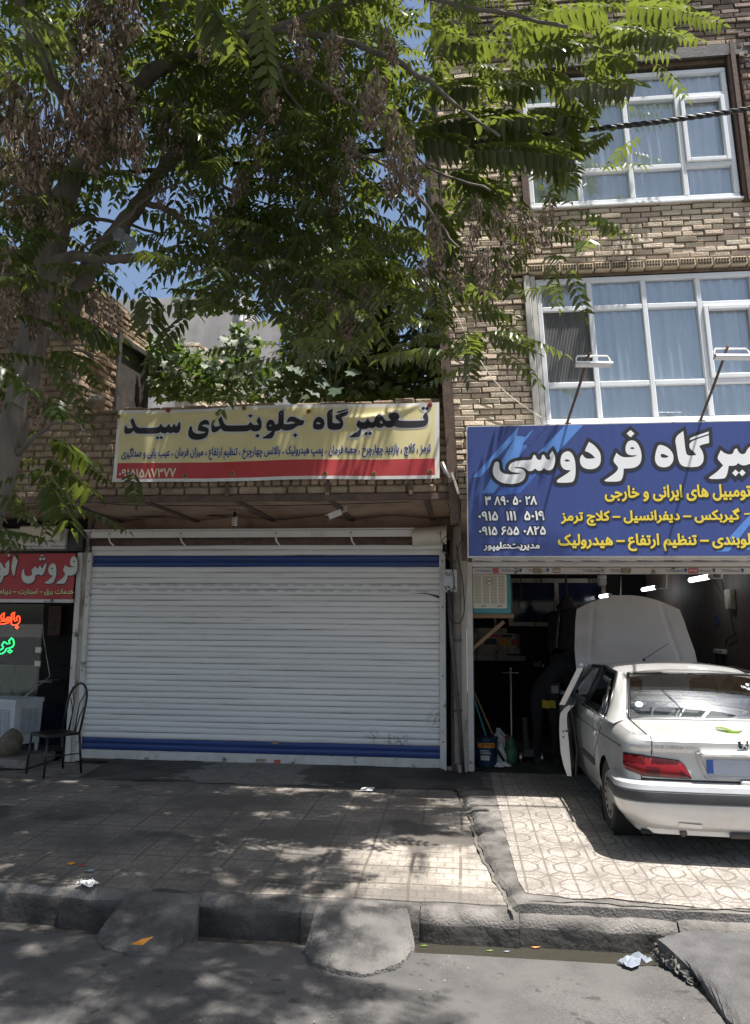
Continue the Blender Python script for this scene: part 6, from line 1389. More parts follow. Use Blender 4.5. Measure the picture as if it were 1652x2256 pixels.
# leaves -------------------------------------------------------------
class Leaves:
    def __init__(s): s.V = []; s.F = []; s.n = 0
    def leaflet(s, p, d, nrm, L, W, droop=0.15):
        """a folded, drooping leaflet: 8 corners, 6 faces"""
        d = d.normalized(); side = d.cross(nrm); side = side.normalized() if side.length > 1e-6 else d.orthogonal().normalized(); n = side.cross(d)
        up = 0.22*W
        def q(t, k): return p+d*(L*t)+side*(W*k)+n*(up*abs(k)*2-droop*L*t*t)
        s.V += [q(0, 0), q(0.42, 0), q(0.76, 0), q(1, 0), q(0.22, -0.5), q(0.62, -0.36), q(0.22, 0.5), q(0.62, 0.36)]
        b = s.n; s.F += [(b, b+1, b+4), (b+4, b+1, b+2, b+5), (b+5, b+2, b+3), (b, b+6, b+1), (b+6, b+7, b+2, b+1), (b+7, b+3, b+2)]; s.n += 8
    def frond(s, p, dirv, L, pairs, ll, lw, sag=0.35):
        """a pinnate leaf: leaflets in pairs along a sagging stalk"""
        d = dirv.normalized(); pts = []
        side = d.cross(Vector((0, 0, 1))); side = side.normalized() if side.length > 0.05 else Vector((1, 0, 0))
        tw = random.uniform(-0.35, 0.35); side = (side+Vector((0, 0, tw))).normalized()
        for i in range(pairs+1):
            t = 0.16+0.84*i/pairs; c = p+d*(L*t)+Vector((0, 0, -sag*L*t*t)); tan = (d+Vector((0, 0, -2*sag*t))).normalized()
            k = (0.75+0.5*math.sin(math.pi*min(1, t*0.9)))*random.uniform(0.88, 1.1); up = side.cross(tan)
            if i == pairs: s.leaflet(c, tan, up, ll*k*0.9, lw*k, 0.1); break
            for sg in (-1, 1):
                dd = side*sg*0.92+tan*0.38+Vector((0, 0, -0.30-random.uniform(0, 0.30))); s.leaflet(c, dd, up+side*sg*0.15+Vector((random.uniform(-.2, .2), random.uniform(-.2, .2), random.uniform(-.1, .1))), ll*k, lw*k, random.uniform(0.06, 0.3))
        b = s.n; w = side*0.0022; e = p+d*L+Vector((0, 0, -sag*L)); m_ = p+d*(L*0.5)+Vector((0, 0, -sag*L*0.25))
        s.V += [p-w, p+w, m_-w, m_+w, e-w, e+w]; s.F += [(b, b+1, b+3, b+2), (b+2, b+3, b+5, b+4)]; s.n += 6
    def build(s, name, m, parent):
        off = Vector((0, 0, 0)); q = parent
        while q is not None: off += Vector(q.location); q = q.parent
        me = bpy.data.meshes.new(name); me.from_pydata([(v.x-off.x, v.y-off.y, v.z-off.z) for v in s.V], [], s.F); me.materials.append(m)
        me.polygons.foreach_set('use_smooth', [True]*len(me.polygons)); me.update()
        o = bpy.data.objects.new(name, me); COL.objects.link(o); o.parent = parent; return o
# how thickly the crown stands, measured in cells of 100 x 100 picture units (rows from the top, columns from the left)
DENS = ["7535999999977860", "4448889999966751", "3348888988867620", "5553677778888500", "5520677772677100", "4411777772774000", "5321343777304000", "4300034477700000", "2300000000000000", "1300000000000000", "1310000000000000", "0100000000000000"]
def dens(u, v):
    if v < 0 or u < 0: return 8
    i, j = int(v//100), int(u//100)
    if i >= len(DENS): return 0
    return int(DENS[i][j]) if j < 16 else 0
def shade_ok(p):
    """sunlit parts of the photograph's pavement stay free of leaf shade"""
    t = (p.z+0.05)/(-LDIR.z); q = p+LDIR*t
    edge = -0.45 if q.y > 4.9 else -0.55
    if q.y > 8.3: return True
    return q.x < edge+0.35*math.sin(q.y*2.1)+random.gauss(0, 0.18)
SUNNY = [onY(u, v, Y) for u, v, Y in ((1100, 290, 5.7), (1120, 340, 5.7), (990, 280, 5.7), (1020, 380, 5.7), (1120, 190, 5.6), (1200, 130, 5.7), (1300, 190, 5.9), (1340, 120, 5.9), (1060, 460, 5.8), (1400, 70, 5.8), (1090, 560, 5.9), (1000, 110, 5.6), (950, 200, 5.6), (1240, 250, 6.0))]
def blocks_sun(p):
    for m in SUNNY:
        w = p-m; t = w.dot(-LDIR)
        if t > 0.12 and (w+LDIR*t).length < 0.42: return True
    return False
BANLIT = [Vector((x, FY-0.1, z)) for x in (-0.25, -0.55, -0.85, -1.1) for z in (3.2, 3.6, 3.95)]
def shades_banner(p):
    for m in BANLIT:
        w = p-m; t = w.dot(-LDIR)
        if t > 0.1 and (w+LDIR*t).length < 0.40: return True
    return False
Lv = Leaves()
def crown_leaf(p): az = random.uniform(0, 2*math.pi); Lv.frond(p, Vector((math.cos(az), math.sin(az), random.uniform(-0.25, 0.35))), random.uniform(0.42, 0.62), random.randint(7, 10), random.uniform(0.075, 0.115), random.uniform(0.032, 0.044), random.uniform(0.15, 0.5))
n_in = n_out = tries = 0
while n_in < 1250 and tries < 60000:                       # the part of the crown the photograph shows
    tries += 1; u, v = random.uniform(-60, 1560), random.uniform(-70, 1180); Y = random.uniform(4.8, 7.15)
    if random.random() > (dens(u, v)/9.0)**1.25*(1.0 if v < 650 else 0.5): continue
    if u > 830 and v < 560 and Y < 6.2: continue
    if u < 320 and v < 330 and Y < 5.4 and random.random() < 0.6: continue
    p = onY(u, v, Y)
    if p.z < 3.1 and p.x > -2.6: continue
    if blocks_sun(p) and random.random() < 0.9: continue
    if shades_banner(p) and random.random() < 0.85: continue
    if not shade_ok(p) and random.random() > 0.16: continue
    crown_leaf(p); n_in += 1
tries = 0
while n_out < 3300 and tries < 120000:                     # the part above and around the frame that shades the street
    tries += 1
    p = Vector((random.uniform(-10.0, 2.3), random.uniform(-2.5, 8.0), random.uniform(4.6, 9.5))) if random.random() < 0.6 else Vector((random.uniform(-6.0, 1.2), random.uniform(2.5, 8.0), random.uniform(6.0, 9.5)))
    u, v = proj(p)
    if -60 < u < 1700 and v > -70: continue
    if (p.y > 7.0 and p.z < 5.8) or (p.y > 6.2 and p.x > -0.9) or (v > -70 and u > 1600): continue
    if math.sin(p.x*2.3+1.1*math.sin(p.y*1.7))+math.sin(p.y*2.6+p.z*0.8)+math.sin(p.x*1.1-p.z*2.1) < -0.75: continue
    if blocks_sun(p) and random.random() < 0.9: continue
    if shades_banner(p) and random.random() < 0.85: continue
    if not shade_ok(p): continue
    crown_leaf(p); n_out += 1
# sunlit sprays standing out to the right, nearer the camera, with long leaflets
SPR = [(1000,250,1235,330,4.45),(1010,330,1240,345,4.5),(860,300,1100,250,4.45),(1040,90,950,60,4.3),(880,120,830,60,4.4),(1060,190,1190,180,4.4),(1120,110,1290,95,4.45),(1220,190,1395,185,4.6),
       (1280,140,1400,120,4.7),(1300,60,1490,80,4.6),(1360,20,1500,20,4.6),(1180,30,1330,15,4.5),(1000,420,1140,510,4.55),(980,370,1100,430,4.6),(940,430,1000,560,4.7),(1060,560,1130,630,4.7),(1030,270,1180,260,4.3),(930,200,1060,190,4.35),
       (960,110,1090,90,4.4),(1160,240,1260,255,4.8),(1100,60,1240,60,4.4),(820,210,900,290,4.5),(900,300,1020,320,4.5),(1150,330,1240,380,4.9),(1200,150,1290,250,4.9),(1250,250,1250,330,5.0),(470,20,520,100,3.9),(440,-10,480,60,3.9),(20,40,130,70,3.9),(-20,90,100,110,3.9),(10,10,90,30,4.0),
       (90,620,20,560,4.6),(100,660,200,720,4.8),(130,700,250,745,4.8),(-40,780,40,840,4.6),(110,770,200,800,4.8),(330,640,330,720,5.2),(60,880,150,915,4.9),(90,1000,195,1080,4.6),(70,1020,150,1100,4.6),(105,960,190,1010,4.6),(100,1060,150,1150,4.6)]
for (u0, v0, u1, v1, Y) in SPR:
    for k in range(2 if u0 > 700 and v0 < 500 else 1):
        Yk = Y+(1.05 if u0 > 700 else 0)
        a = onY(u0+random.uniform(-18, 18)*k, v0+random.uniform(-14, 14)*k, Yk+0.25*k); b = onY(u1, v1, Yk+random.uniform(-0.1, 0.35)+0.25*k); d = b-a; L = d.length
        Lv.frond(a, d+Vector((0, 0, 0.16*L)), L*1.08, max(5, int(L/0.062)), random.uniform(0.135, 0.175), random.uniform(0.052, 0.068), 0.16)
Lv.build('crown', MAT['leaf'], tree)
# seed bunches: four shapes, many copies
def seed_mesh(k):
    g = MB(); r = random.Random(k); n = 110
    for i in range(n):
        t = r.random(); rad = 0.085*math.sin(math.pi*min(1, 0.12+t*0.85))**0.8*(1-0.35*t); a = r.uniform(0, 6.28); p = Vector((rad*math.cos(a)*r.uniform(0.4, 1), rad*math.sin(a)*r.uniform(0.4, 1), -0.30*t+r.uniform(-0.01, 0.01)))
        d = Vector((r.gauss(0, 0.35), r.gauss(0, 0.35), -1)).normalized()*r.uniform(0.034, 0.046); w = d.orthogonal().normalized(); w.rotate(Matrix.Rotation(r.uniform(0, 6.28), 3, d.normalized())); w *= r.uniform(0.0055, 0.0085); nn = w.cross(d).normalized()*0.004
        g.add([p-w*0.4, p+w*0.4, p+d*0.5+w+nn, p+d*0.5-w+nn, p+d+w*0.3, p+d-w*0.3], [(0, 1, 2, 3), (3, 2, 4, 5)])
    for i in range(9):
        a = i*0.7; g.tube([(0, 0, 0.04), (0.03*math.cos(a), 0.03*math.sin(a), -0.08-0.01*i), (0.05*math.cos(a), 0.05*math.sin(a), -0.2)], 0.0015, 3)
    me = bpy.data.meshes.new('seed_bunch'); me.from_pydata(g.v, [], g.f); me.materials.append(MAT['seed']); me.update(); return me
SM = [seed_mesh(k) for k in range(4)]
SEEDS = [(205,20,5.0,1.5),(235,60,5.0,1.5),(265,90,5.0,1.4),(215,110,5.0,1.5),(250,140,5.0,1.4),(285,30,5.0,1.3),(225,-30,4.9,1.5),(275,-20,4.9,1.4),(180,60,5.0,1.2),
 (20,190,5.0,1.4),(60,215,5.0,1.4),(100,235,5.0,1.3),(40,260,5.0,1.4),(85,290,5.0,1.3),(130,270,5.0,1.2),(15,300,5.0,1.2),(175,170,4.9,1.3),(205,185,4.9,1.3),(240,180,4.9,1.3),(275,205,4.9,1.3),(285,250,4.9,1.3),(250,240,4.9,1.2),(215,235,4.95,1.3),(180,235,4.95,1.3),(300,300,4.9,1.1),(240,300,5.0,1.1),(160,300,5.0,1.2),(195,300,5.0,1.2),
 (45,340,5.1,1.2),(70,375,5.1,1.2),(55,420,5.1,1.1),(85,330,5.1,1.2),(20,400,5.1,1.0),(100,460,5.2,0.9),(118,475,5.2,0.9),
 (380,255,5.3,1.1),(395,285,5.3,1.0),(365,235,5.3,0.9),(460,105,5.0,0.9),(650,70,5.0,1.0),(670,110,5.0,1.0),(740,100,4.9,1.0),(735,150,5.0,1.0),(600,215,5.2,0.9),(575,310,5.3,0.9),(525,430,5.5,0.9),(545,400,5.5,0.8),(590,370,5.5,0.9),(350,425,5.5,0.7),(515,460,5.5,0.9),(470,485,5.6,0.9),(560,520,5.7,0.9),(740,430,5.4,0.8),(660,380,5.4,0.9),
 (830,185,4.8,1.2),(815,220,4.8,1.0),(850,90,4.8,0.9),(870,270,4.9,1.1),(900,330,4.9,1.1),(865,370,5.0,1.0),(920,380,5.0,0.9),(770,330,5.3,0.9),(715,400,5.5,0.9),(960,500,5.0,1.0),(970,540,5.1,0.9),
 (1050,460,5.2,1.1),(1090,480,5.2,1.1),(1130,480,5.2,1.1),(1170,490,5.3,1.1),(1210,475,5.3,1.1),(1040,540,5.1,1.1),(1075,570,5.1,1.1),(1110,565,5.1,1.1),(1060,600,5.1,1.0),(1100,605,5.1,0.9),(1150,520,5.2,0.9),(1000,600,5.2,0.9),(930,600,5.3,0.9),
 (655,690,6.4,1.0),(675,670,6.4,1.0),(770,700,6.3,1.0),(800,660,6.3,1.0),(830,655,6.3,0.9),(745,660,6.3,0.9),(690,610,6.2,0.8),(30,560,5.2,1.1),(60,620,5.2,1.1),(15,680,5.0,1.0),(90,690,5.2,1.0),(215,670,5.3,0.9),(245,685,5.3,0.9),(90,880,5.0,0.9),(20,600,5.0,1.2)][:100]
for i, (u, v, Y, s) in enumerate(SEEDS):
    kk = 0.72 if u > 900 else 1.0
    p = onY(u, v-25, Y-0.35+random.uniform(-0.15, 0.2)); o = bpy.data.objects.new('seed_bunch', SM[i % 4]); COL.objects.link(o); o.parent = tree; o.location = p-tree_base
    o.rotation_euler = (random.gauss(0, 0.12), random.gauss(0, 0.12), random.uniform(0, 6.28)); o.scale = (s*1.2*kk, s*1.2*kk, s*kk*random.uniform(0.9, 1.2))
# ---------------------------------------------------------------- behind the parapet: vine, a tree beyond it, broad-leaved plants
vine = thing('grape_vine', 'sprawling green grape vine on the terrace behind the yellow banner', 'vine', (-2.2, 9.6, 3.2))
VL = Leaves()
VSH = [(0, 0), (-0.30, -0.10), (-0.52, 0.22), (-0.33, 0.42), (-0.42, 0.75), (-0.14, 0.72), (0, 1.0), (0.14, 0.72), (0.42, 0.75), (0.33, 0.42), (0.52, 0.22), (0.30, -0.10)]
def vleaf(S, p, size, nrm, down):
    n = nrm.normalized(); d = (down-n*down.dot(n)); d = d.normalized() if d.length > 1e-5 else n.orthogonal().normalized(); s = d.cross(n); b = S.n
    S.V += [p+d*(size*(y-0.3))+s*(size*x)+n*(size*(0.10*abs(x)-0.12*y*y)) for x, y in VSH]+[p+d*(size*0.05)+n*size*0.04]; k = len(VSH)
    S.F += [(b+k, b+i, b+(i+1) % k) for i in range(k)]; S.n += k+1
for (u0, v0, u1, v1, Y0, Y1, n, s0) in ((330, 770, 480, 880, 8.3, 9.8, 420, 0.11), (330, 740, 400, 800, 8.6, 9.6, 110, 0.11), (460, 800, 700, 885, 8.4, 10.5, 420, 0.11), (490, 740, 570, 830, 8.6, 9.6, 150, 0.11), (510, 715, 545, 760, 9.0, 9.4, 35, 0.10), (690, 800, 960, 885, 8.4, 11, 480, 0.10), (780, 740, 950, 820, 9.0, 11, 200, 0.10), (900, 690, 960, 850, 9.2, 10, 90, 0.09), (350, 745, 372, 790, 8.8, 9.0, 14, 0.10),
                                        (385, 640, 420, 700, 7.6, 8.2, 60, 0.10), (400, 600, 560, 690, 7.4, 8.2, 170, 0.095), (620, 700, 760, 790, 8.6, 9.8, 240, 0.10)):
    for i in range(int(n*1.6)):
        u, v = random.uniform(u0, u1), random.uniform(v0, v1)
        if random.random() < 0.25*math.sin(u*0.05)*math.sin(v*0.07)+0.12: continue
        Y = random.uniform(Y0, Y1)
        p = onY(u, v, Y); nr = Vector((random.gauss(0, 0.5), -0.5+random.gauss(0, 0.5), 0.7+random.gauss(0, 0.3))); vleaf(VL, p, s0*random.uniform(0.7, 1.25), nr, Vector((random.gauss(0, 0.4), -0.3, -1)))
VL.build('foliage', MAT['vineleaf'], vine)
g = MB()
for pth in ([(345, 885), (352, 800), (372, 740)], [(505, 885), (520, 800), (530, 718)], [(640, 885), (690, 770), (700, 700)], [(900, 885), (930, 790), (945, 700)], [(560, 885), (470, 850), (400, 800)], [(760, 885), (820, 800), (880, 760)], [(640, 880), (740, 850), (860, 860)]):
    g.tube([onY(u, v, 9.2) for u, v in pth], 0.012, 5)
part(g, 'stem', MAT['bark'], vine)
bt = thing('terrace_tree', 'dark leafy tree growing on the terrace beyond the vine and the yellow banner', 'tree', (-1.4, 10.2, 3.2))
BL = Leaves(); n = 0; tries = 0
while n < 420 and tries < 12000:
    tries += 1; u, v = random.uniform(600, 950), random.uniform(440, 880)
    e = ((u-790)/165)**2+((v-690)/215)**2
    if e > 1.0+random.gauss(0, 0.15) or (560 < v < 680 and 870 < u and random.random() < 0.8) or (u < 700 and v < 640 and random.random() < 0.8) or (u > 890 and v < 780 and random.random() < 0.75): continue
    p = onY(u, v, random.uniform(8.7, 11.0)); az = random.uniform(0, 6.28); n += 1
    BL.frond(p, Vector((math.cos(az), math.sin(az), random.uniform(-0.3, 0.3))), random.uniform(0.4, 0.55), random.randint(5, 7), random.uniform(0.10, 0.13), random.uniform(0.045, 0.055), random.uniform(0.2, 0.5))
BL.build('crown', MAT['leaf'], bt)
g = MB(); g.tube([onY(760, 890, 10.0), onY(770, 800, 10.0), onY(765, 700, 9.9), onY(790, 600, 9.9), onY(800, 500, 9.9)], [0.06, 0.055, 0.05, 0.03, 0.015], 8); g.tube([onY(770, 760, 9.9), onY(850, 680, 9.9), onY(900, 640, 9.9)], [0.03, 0.02, 0.008], 6); g.tube([onY(766, 720, 9.9), onY(690, 640, 9.8), onY(650, 600, 9.8)], [0.03, 0.02, 0.008], 6)
part(g, 'trunk', MAT['bark'], bt, smooth=True)
sf = thing('broad_leaved_plant', 'broad leaved plant with grey green leaves rising behind the middle of the banner', 'plant', (-1.9, 8.4, 3.2))
S2 = Leaves()
for (u, v, s) in ((720, 745, .20), (700, 775, .22), (745, 770, .18), (690, 800, .22), (730, 800, .24), (760, 790, .2), (705, 835, .26), (745, 840, .2), (775, 760, .16), (668, 780, .16), (740, 860, .2), (690, 860, .2), (780, 820, .18), (655, 815, .17)):
    vleaf(S2, onY(u, v, 8.35+random.uniform(-0.15, 0.2)), s, Vector((random.gauss(0, 0.4), -0.6, 0.7)), Vector((random.gauss(0, 0.6), -0.2, -0.6)))
S2.build('foliage', MAT['bigleaf'], sf)
g = MB()
for (u, v) in ((720, 750), (745, 780), (700, 800)): g.tube([onY(725, 900, 8.4), onY((u+725)/2+4, (v+900)/2, 8.42), onY(u, v, 8.4)], [0.012, 0.010, 0.006], 6)
part(g, 'stem', mat('green_stem', (0.12, 0.17, 0.05), 0.6), sf)
# ---------------------------------------------------------------- pipes, meter box, wires, bulb, camera
t = thing('downpipe', 'dusty grey downpipe beside the closed shutter, open at its foot', 'pipe', (-0.03, SY-0.12, 0.1))
g = MB(); px = -0.055; g.lathe([(0.045, 0.115), (0.05, 0.118), (0.05, 0.16), (0.046, 0.165), (0.046, 2.85)], (px, SY-0.135, 0), 'z', 14); g.lathe([(0.0, 0.14), (0.044, 0.14), (0.045, 0.115)], (px, SY-0.135, 0), 'z', 14, 1); part(g, 'pipe', [MAT['greysteel'], MAT['black']], t, smooth=True)
for z in (0.7, 1.5):
    g = MB(); g.lathe([(0.049, z), (0.053, z+0.002), (0.053, z+0.028), (0.049, z+0.03)], (px, SY-0.135, 0), 'z', 14); part(g, 'clamp', MAT['darksteel'], t)
t = thing('conduit', 'thin black conduit slanting down from the meter box to the pavement', 'pipe', (0.0, SY-0.2, 0))
g = MB(); a = [onY(989, 1300, SY-0.22), onY(994, 1400, SY-0.22), onY(1003, 1500, SY-0.22), onY(1014, 1600, SY-0.22), onY(1021, 1697, SY-0.20)]; a[-1].z = 0.01; g.tube(a, [0.022, 0.022, 0.021, 0.02, 0.02], 8); part(g, 'tube', MAT['darksteel'], t, smooth=True)
g = MB(); q = a[2].lerp(a[3], 0.3); g.box(q.x-0.05, q.x+0.03, q.y-0.005, q.y+0.06, q.z-0.015, q.z+0.015); part(g, 'clamp', MAT['rust'], t)
t = thing('meter_box', 'small grey meter box with handwritten black numbers between the shutters', 'meter box', (-0.13, SY-0.2, 2.07))
p, q = onY(976, 1304, SY-0.23), onY(1007, 1254, SY-0.23); g = MB(); g.box(p.x, q.x, SY-0.23, SY-0.08, p.z, q.z, 0, 0.012); part(g, 'case', MAT['coolwhite'], t)
g = MB(); w = q.x-p.x; h = q.z-p.z; fl = lambda a, b: (a, SY-0.2318, b)
lay(g, text_fit('۳۵۸۱', (p.x+0.02, q.z-0.085, p.x+0.10, q.z-0.03), 0.02, True), fl); lay(g, text_fit('۷۹-۸', (p.x+0.012, p.z+0.02, p.x+0.155, p.z+0.075), 0.02, True), fl); part(g, 'handwriting', MAT['signblack'], t)
g = MB(); g.lathe([(0, SY-0.235), (0.008, SY-0.233), (0.008, SY-0.228)], (p.x+w*0.6, 0, p.z+0.012), 'y', 8); part(g, 'screw', MAT['steel'], t)
def cable(name, label, path, r, m='cable', cat='cable', sagn=6, group=None):
    t = thing(name, label, cat, path[0], group); P = [Vector(p) for p in path]; Q = []
    for i in range(len(P)-1):
        a, b, c, d = P[max(0, i-1)], P[i], P[i+1], P[min(len(P)-1, i+2)]
        for k in range(sagn): tt = k/sagn; Q.append(0.5*((2*b)+(c-a)*tt+(2*a-5*b+4*c-d)*tt*tt+(3*b-a-3*c+d)*tt**3))
    Q.append(P[-1]); g = MB(); g.tube(Q, r, 6); part(g, 'wire', MAT[m], t, smooth=True); return t, Q
# twisted overhead bundle
t = thing('overhead_cable', 'thick twisted black power cable strung across the crown and the upper window', 'cable', onY(1652, 240, 6.4))
path = [onY(u, v, 6.45) for u, v in ((-500, 450), (200, 385), (520, 362), (850, 330), (1060, 312), (1260, 290), (1460, 268), (1652, 240), (2300, 140))]; Q = []
for i in range(len(path)-1):
    for k in range(60): Q.append(path[i].lerp(path[i+1], k/60))
for ph in (0, 2.1, 4.2):
    g = MB(); g.tube([p+Vector((0, 0.013*math.cos(i*0.35+ph), 0.013*math.sin(i*0.35+ph))) for i, p in enumerate(Q)], 0.0125, 5); part(g, 'strand', MAT['cable'], t, smooth=True)
B1 = lambda u, v, Y=8.6: onY(u, v, Y)
cable('wire', 'long thin wire running straight under the plaster soffit from end to end', [B1(-60, 1135, 8.0), B1(150, 1107, 8.0), B1(300, 1113, 8.1), B1(600, 1114, 8.1), B1(900, 1106, 8.1), B1(965, 1100, 8.1), B1(988, 1112, 8.3), B1(990, 1135, 8.5)], 0.005)
cable('wire', 'drooping black wire between the spiral bulb and the small camera', [B1(517, 1120), B1(540, 1122), B1(560, 1132), B1(600, 1145), B1(650, 1142), B1(700, 1135), B1(735, 1128)], 0.006)
cable('wire', 'black wire from the shutter motor along the lintel to the spiral bulb', [B1(205, 1165, 9.1), B1(212, 1145, 9.1), B1(240, 1137, 9.1), B1(340, 1138, 9.1), B1(400, 1133, 9.1), B1(500, 1138, 9.0)], 0.007)
cable('wire', 'black wire hanging in a loop over the left end of the soffit', [B1(0, 1135, 8.0), B1(150, 1110, 8.0), B1(215, 1137, 8.5), B1(205, 1150, 9.0), B1(200, 1175, 9.1)], 0.006)
cable('wire', 'pale wire slanting down the tan brick wall to the blue sign', [lean((0.0, FY-0.05, 5.15)), lean((0.20, FY-0.05, 4.6)), lean((0.48, FY-0.05, 4.1)), lean((0.93, FY-0.06, 3.72))], 0.005, 'creamplastic')
cable('wire', 'loose black wires looping round the post below the meter box', [B1(1005, 1200, 9.0), B1(1012, 1245, 9.0), B1(1020, 1290, 9.0), B1(1022, 1350, 9.0), B1(1008, 1374, 9.0), B1(990, 1360, 9.0), B1(988, 1330, 9.0), B1(1000, 1290, 9.0), B1(993, 1240, 9.0), B1(978, 1200, 9.0)], 0.007)
cable('wire', 'tangled thin wires hanging beside the white motor cover', [B1(985, 1180, 8.95), B1(972, 1192, 8.95), B1(985, 1205, 8.95), B1(975, 1215, 8.95), B1(1000, 1240, 9.0), B1(1012, 1200, 9.0), B1(1022, 1185, 9.0)], 0.005)
cable('wire', 'thin blue wire crossing the grey house wall far back', [onY(480, 748, 18), onY(600, 758, 18), onY(720, 752, 18)], 0.02, 'printblue')
t = thing('light_bulb', 'white spiral bulb hanging from a wire above the shutter', 'bulb', onY(517, 1135, 8.6))
c = onY(517, 1135, 8.6); g = MB(); g.tube([c+Vector((0.026*math.cos(k*0.55), 0.026*math.sin(k*0.55), -0.02-0.105*k/46)) for k in range(47)], 0.0085, 7); part(g, 'tube', MAT['white'], t, smooth=True)
g = MB(); g.lathe([(0.0, 0.035), (0.018, 0.035), (0.024, 0.0), (0.026, -0.012), (0.012, -0.02)], c, 'z', 12); g.tube([c+Vector((0, 0, 0.03)), c+Vector((0.002, 0, 0.11)), c+Vector((0.0, 0.05, 0.19))], 0.005, 5); part(g, 'socket', MAT['black'], t, smooth=True)
t = thing('camera_unit', 'small white surveillance camera on a bracket under the soffit', 'camera', onY(740, 1132, 8.3))
c = onY(738, 1134, 8.3); g = MB(); ax = Vector((0.9, 0.15, 0.38)).normalized(); s = ax.cross(Vector((0, 0, 1))).normalized(); n = s.cross(ax); g.obox(c, ax*0.075, s*0.03, n*0.026); g.obox(c+n*0.032-ax*0.012, ax*0.088, s*0.034, n*0.004); part(g, 'body', MAT['white'], t)
g = MB(); g.tube([c-ax*0.076, c-ax*0.080], 0.02, 10); part(g, 'lens', MAT['black'], t)
g = MB(); p = onY(760, 1118, 8.3); g.box(p.x-0.018, p.x+0.018, 8.29, 8.33, p.z-0.05, p.z+0.17, 0, 0.005); g.tube([c+ax*0.05, p+Vector((0, 0, -0.04))], 0.012, 6); part(g, 'bracket', MAT['dirtypost'], t)
g = MB(); t = thing('loose_pipe', 'short bent steel pipe and batten fixed to the wall at the banner corner', 'pipe', onY(985, 1045, FY-0.1))
g.tube([onY(973, 1018, FY-0.12), onY(982, 1040, FY-0.12), onY(991, 1053, FY-0.12)], 0.022, 8); part(g, 'pipe', MAT['steel'], t, smooth=True)
g = MB(); g.obox(onY(1003, 1065, FY-0.10), (0.035, 0, -0.11), (0.012, 0, 0.004), (0, 0.015, 0)); part(g, 'batten', MAT['dirtypost'], t)
t = thing('stone', 'grey stone lying on the parapet at the foot of the oblique wall', 'stone', onY(205, 885, FY+0.2))
g = MB(); c = onY(203, 886, FY+0.3); n1 = []
for i in range(9):
    th = math.pi*i/8; n1.append([c+Vector((0.16*math.sin(th)*math.cos(a)*(1+0.12*math.sin(3*a+i)), 0.12*math.sin(th)*math.sin(a), 0.0+0.10*math.cos(th)*(1+0.1*math.sin(a*2)))) for a in np.linspace(0, 2*math.pi, 13)])
g.grid(n1); part(g, 'block', MAT['concrete'], t)
t = thing('plastic_shred', 'torn pale plastic film caught on the slanting limb', 'plastic', onY(255, 525, 5.4))
for k, (u, v) in enumerate(((262, 515), (285, 535))):
    g = MB(); c = onY(u, v, 5.38); g.grid([[c+Vector((0.05*i+0.02*math.sin(j*2+k), 0.015*math.sin(i*2+j), -0.045*j+0.02*math.cos(i*1.7))) for i in range(-1, 2)] for j in range(-1, 3)]); part(g, 'film', MAT['film'], t)

# ---------------------------------------------------------------- left shop front: chair, air cooler, sack, cloth bundle
def chair():
    # position and facing worked out from the four feet on the pavement
    o = Vector((-4.60, 8.46, 0.0)); t = thing('metal_chair', 'black tubular chair with a tall arched back in front of the left shop', 'chair', o); F = Vector((-0.55, -0.83, 0)).normalized(); S = Vector((0.83, -0.55, 0)); Z = Vector((0, 0, 1))
    pt = lambda s, f, z: o+S*s+F*f+Z*z
    g = MB(); rows = []
    for i in range(9):
        f = -0.19+0.38*i/8; rows.append([pt(s*(0.20-0.012*abs(i-4)/4), f, 0.455-0.012*(1-(s)**2)*(1-((i-4)/4)**2)) for s in np.linspace(-1, 1, 9)])
    g.grid(rows); g.grid([[p-Z*0.03 for p in r] for r in rows], flip=True); e = [rows[0], [r[-1] for r in rows], rows[-1][::-1], [r[0] for r in rows][::-1]]
    for r in e: g.grid([r, [p-Z*0.03 for p in r]])
    part(g, 'seat', MAT['black'], t)
    arc = [pt(-0.195, -0.19, 0.44), pt(-0.20, -0.235, 0.70)]+[pt(0.20*math.cos(a), -0.245-0.04*math.sin(a), 0.78+0.20*math.sin(a)) for a in np.linspace(math.pi, 0, 13)]+[pt(0.20, -0.235, 0.70), pt(0.195, -0.19, 0.44)]
    g = MB(); g.tube(arc, 0.0135, 8)
    for s in (-1, 1):
        for top, x1, mid in ((0.93, 0.17, 0.10), (0.80, 0.19, 0.145)): g.tube([pt(s*x1*0.98, -0.268, top), pt(s*(x1*0.55+0.03), -0.262, top-0.08), pt(s*mid*0.62, -0.245, top-0.17), pt(s*mid*0.55, -0.205, 0.45)], 0.0065, 6)
    part(g, 'backrest', MAT['black'], t, smooth=True)
    for s in (-1, 1):
        g = MB(); g.tube([pt(s*0.185, 0.175, 0.44), pt(s*0.20, 0.20, 0.0)], 0.012, 8); part(g, 'leg', MAT['black'], t, smooth=True)
        g = MB(); g.tube([pt(s*0.195, -0.19, 0.45), pt(s*0.205, -0.235, 0.0)], 0.0135, 8); part(g, 'leg', MAT['black'], t, smooth=True)
    g = MB()
    for s in (-1, 1): g.tube([pt(s*0.192, 0.185, 0.22), pt(s*0.20, -0.21, 0.22)], 0.007, 6)
    g.tube([pt(-0.196, 0.0, 0.22), pt(0.196, 0.0, 0.22)], 0.007, 6); part(g, 'stretcher', MAT['black'], t, smooth=True)
chair()
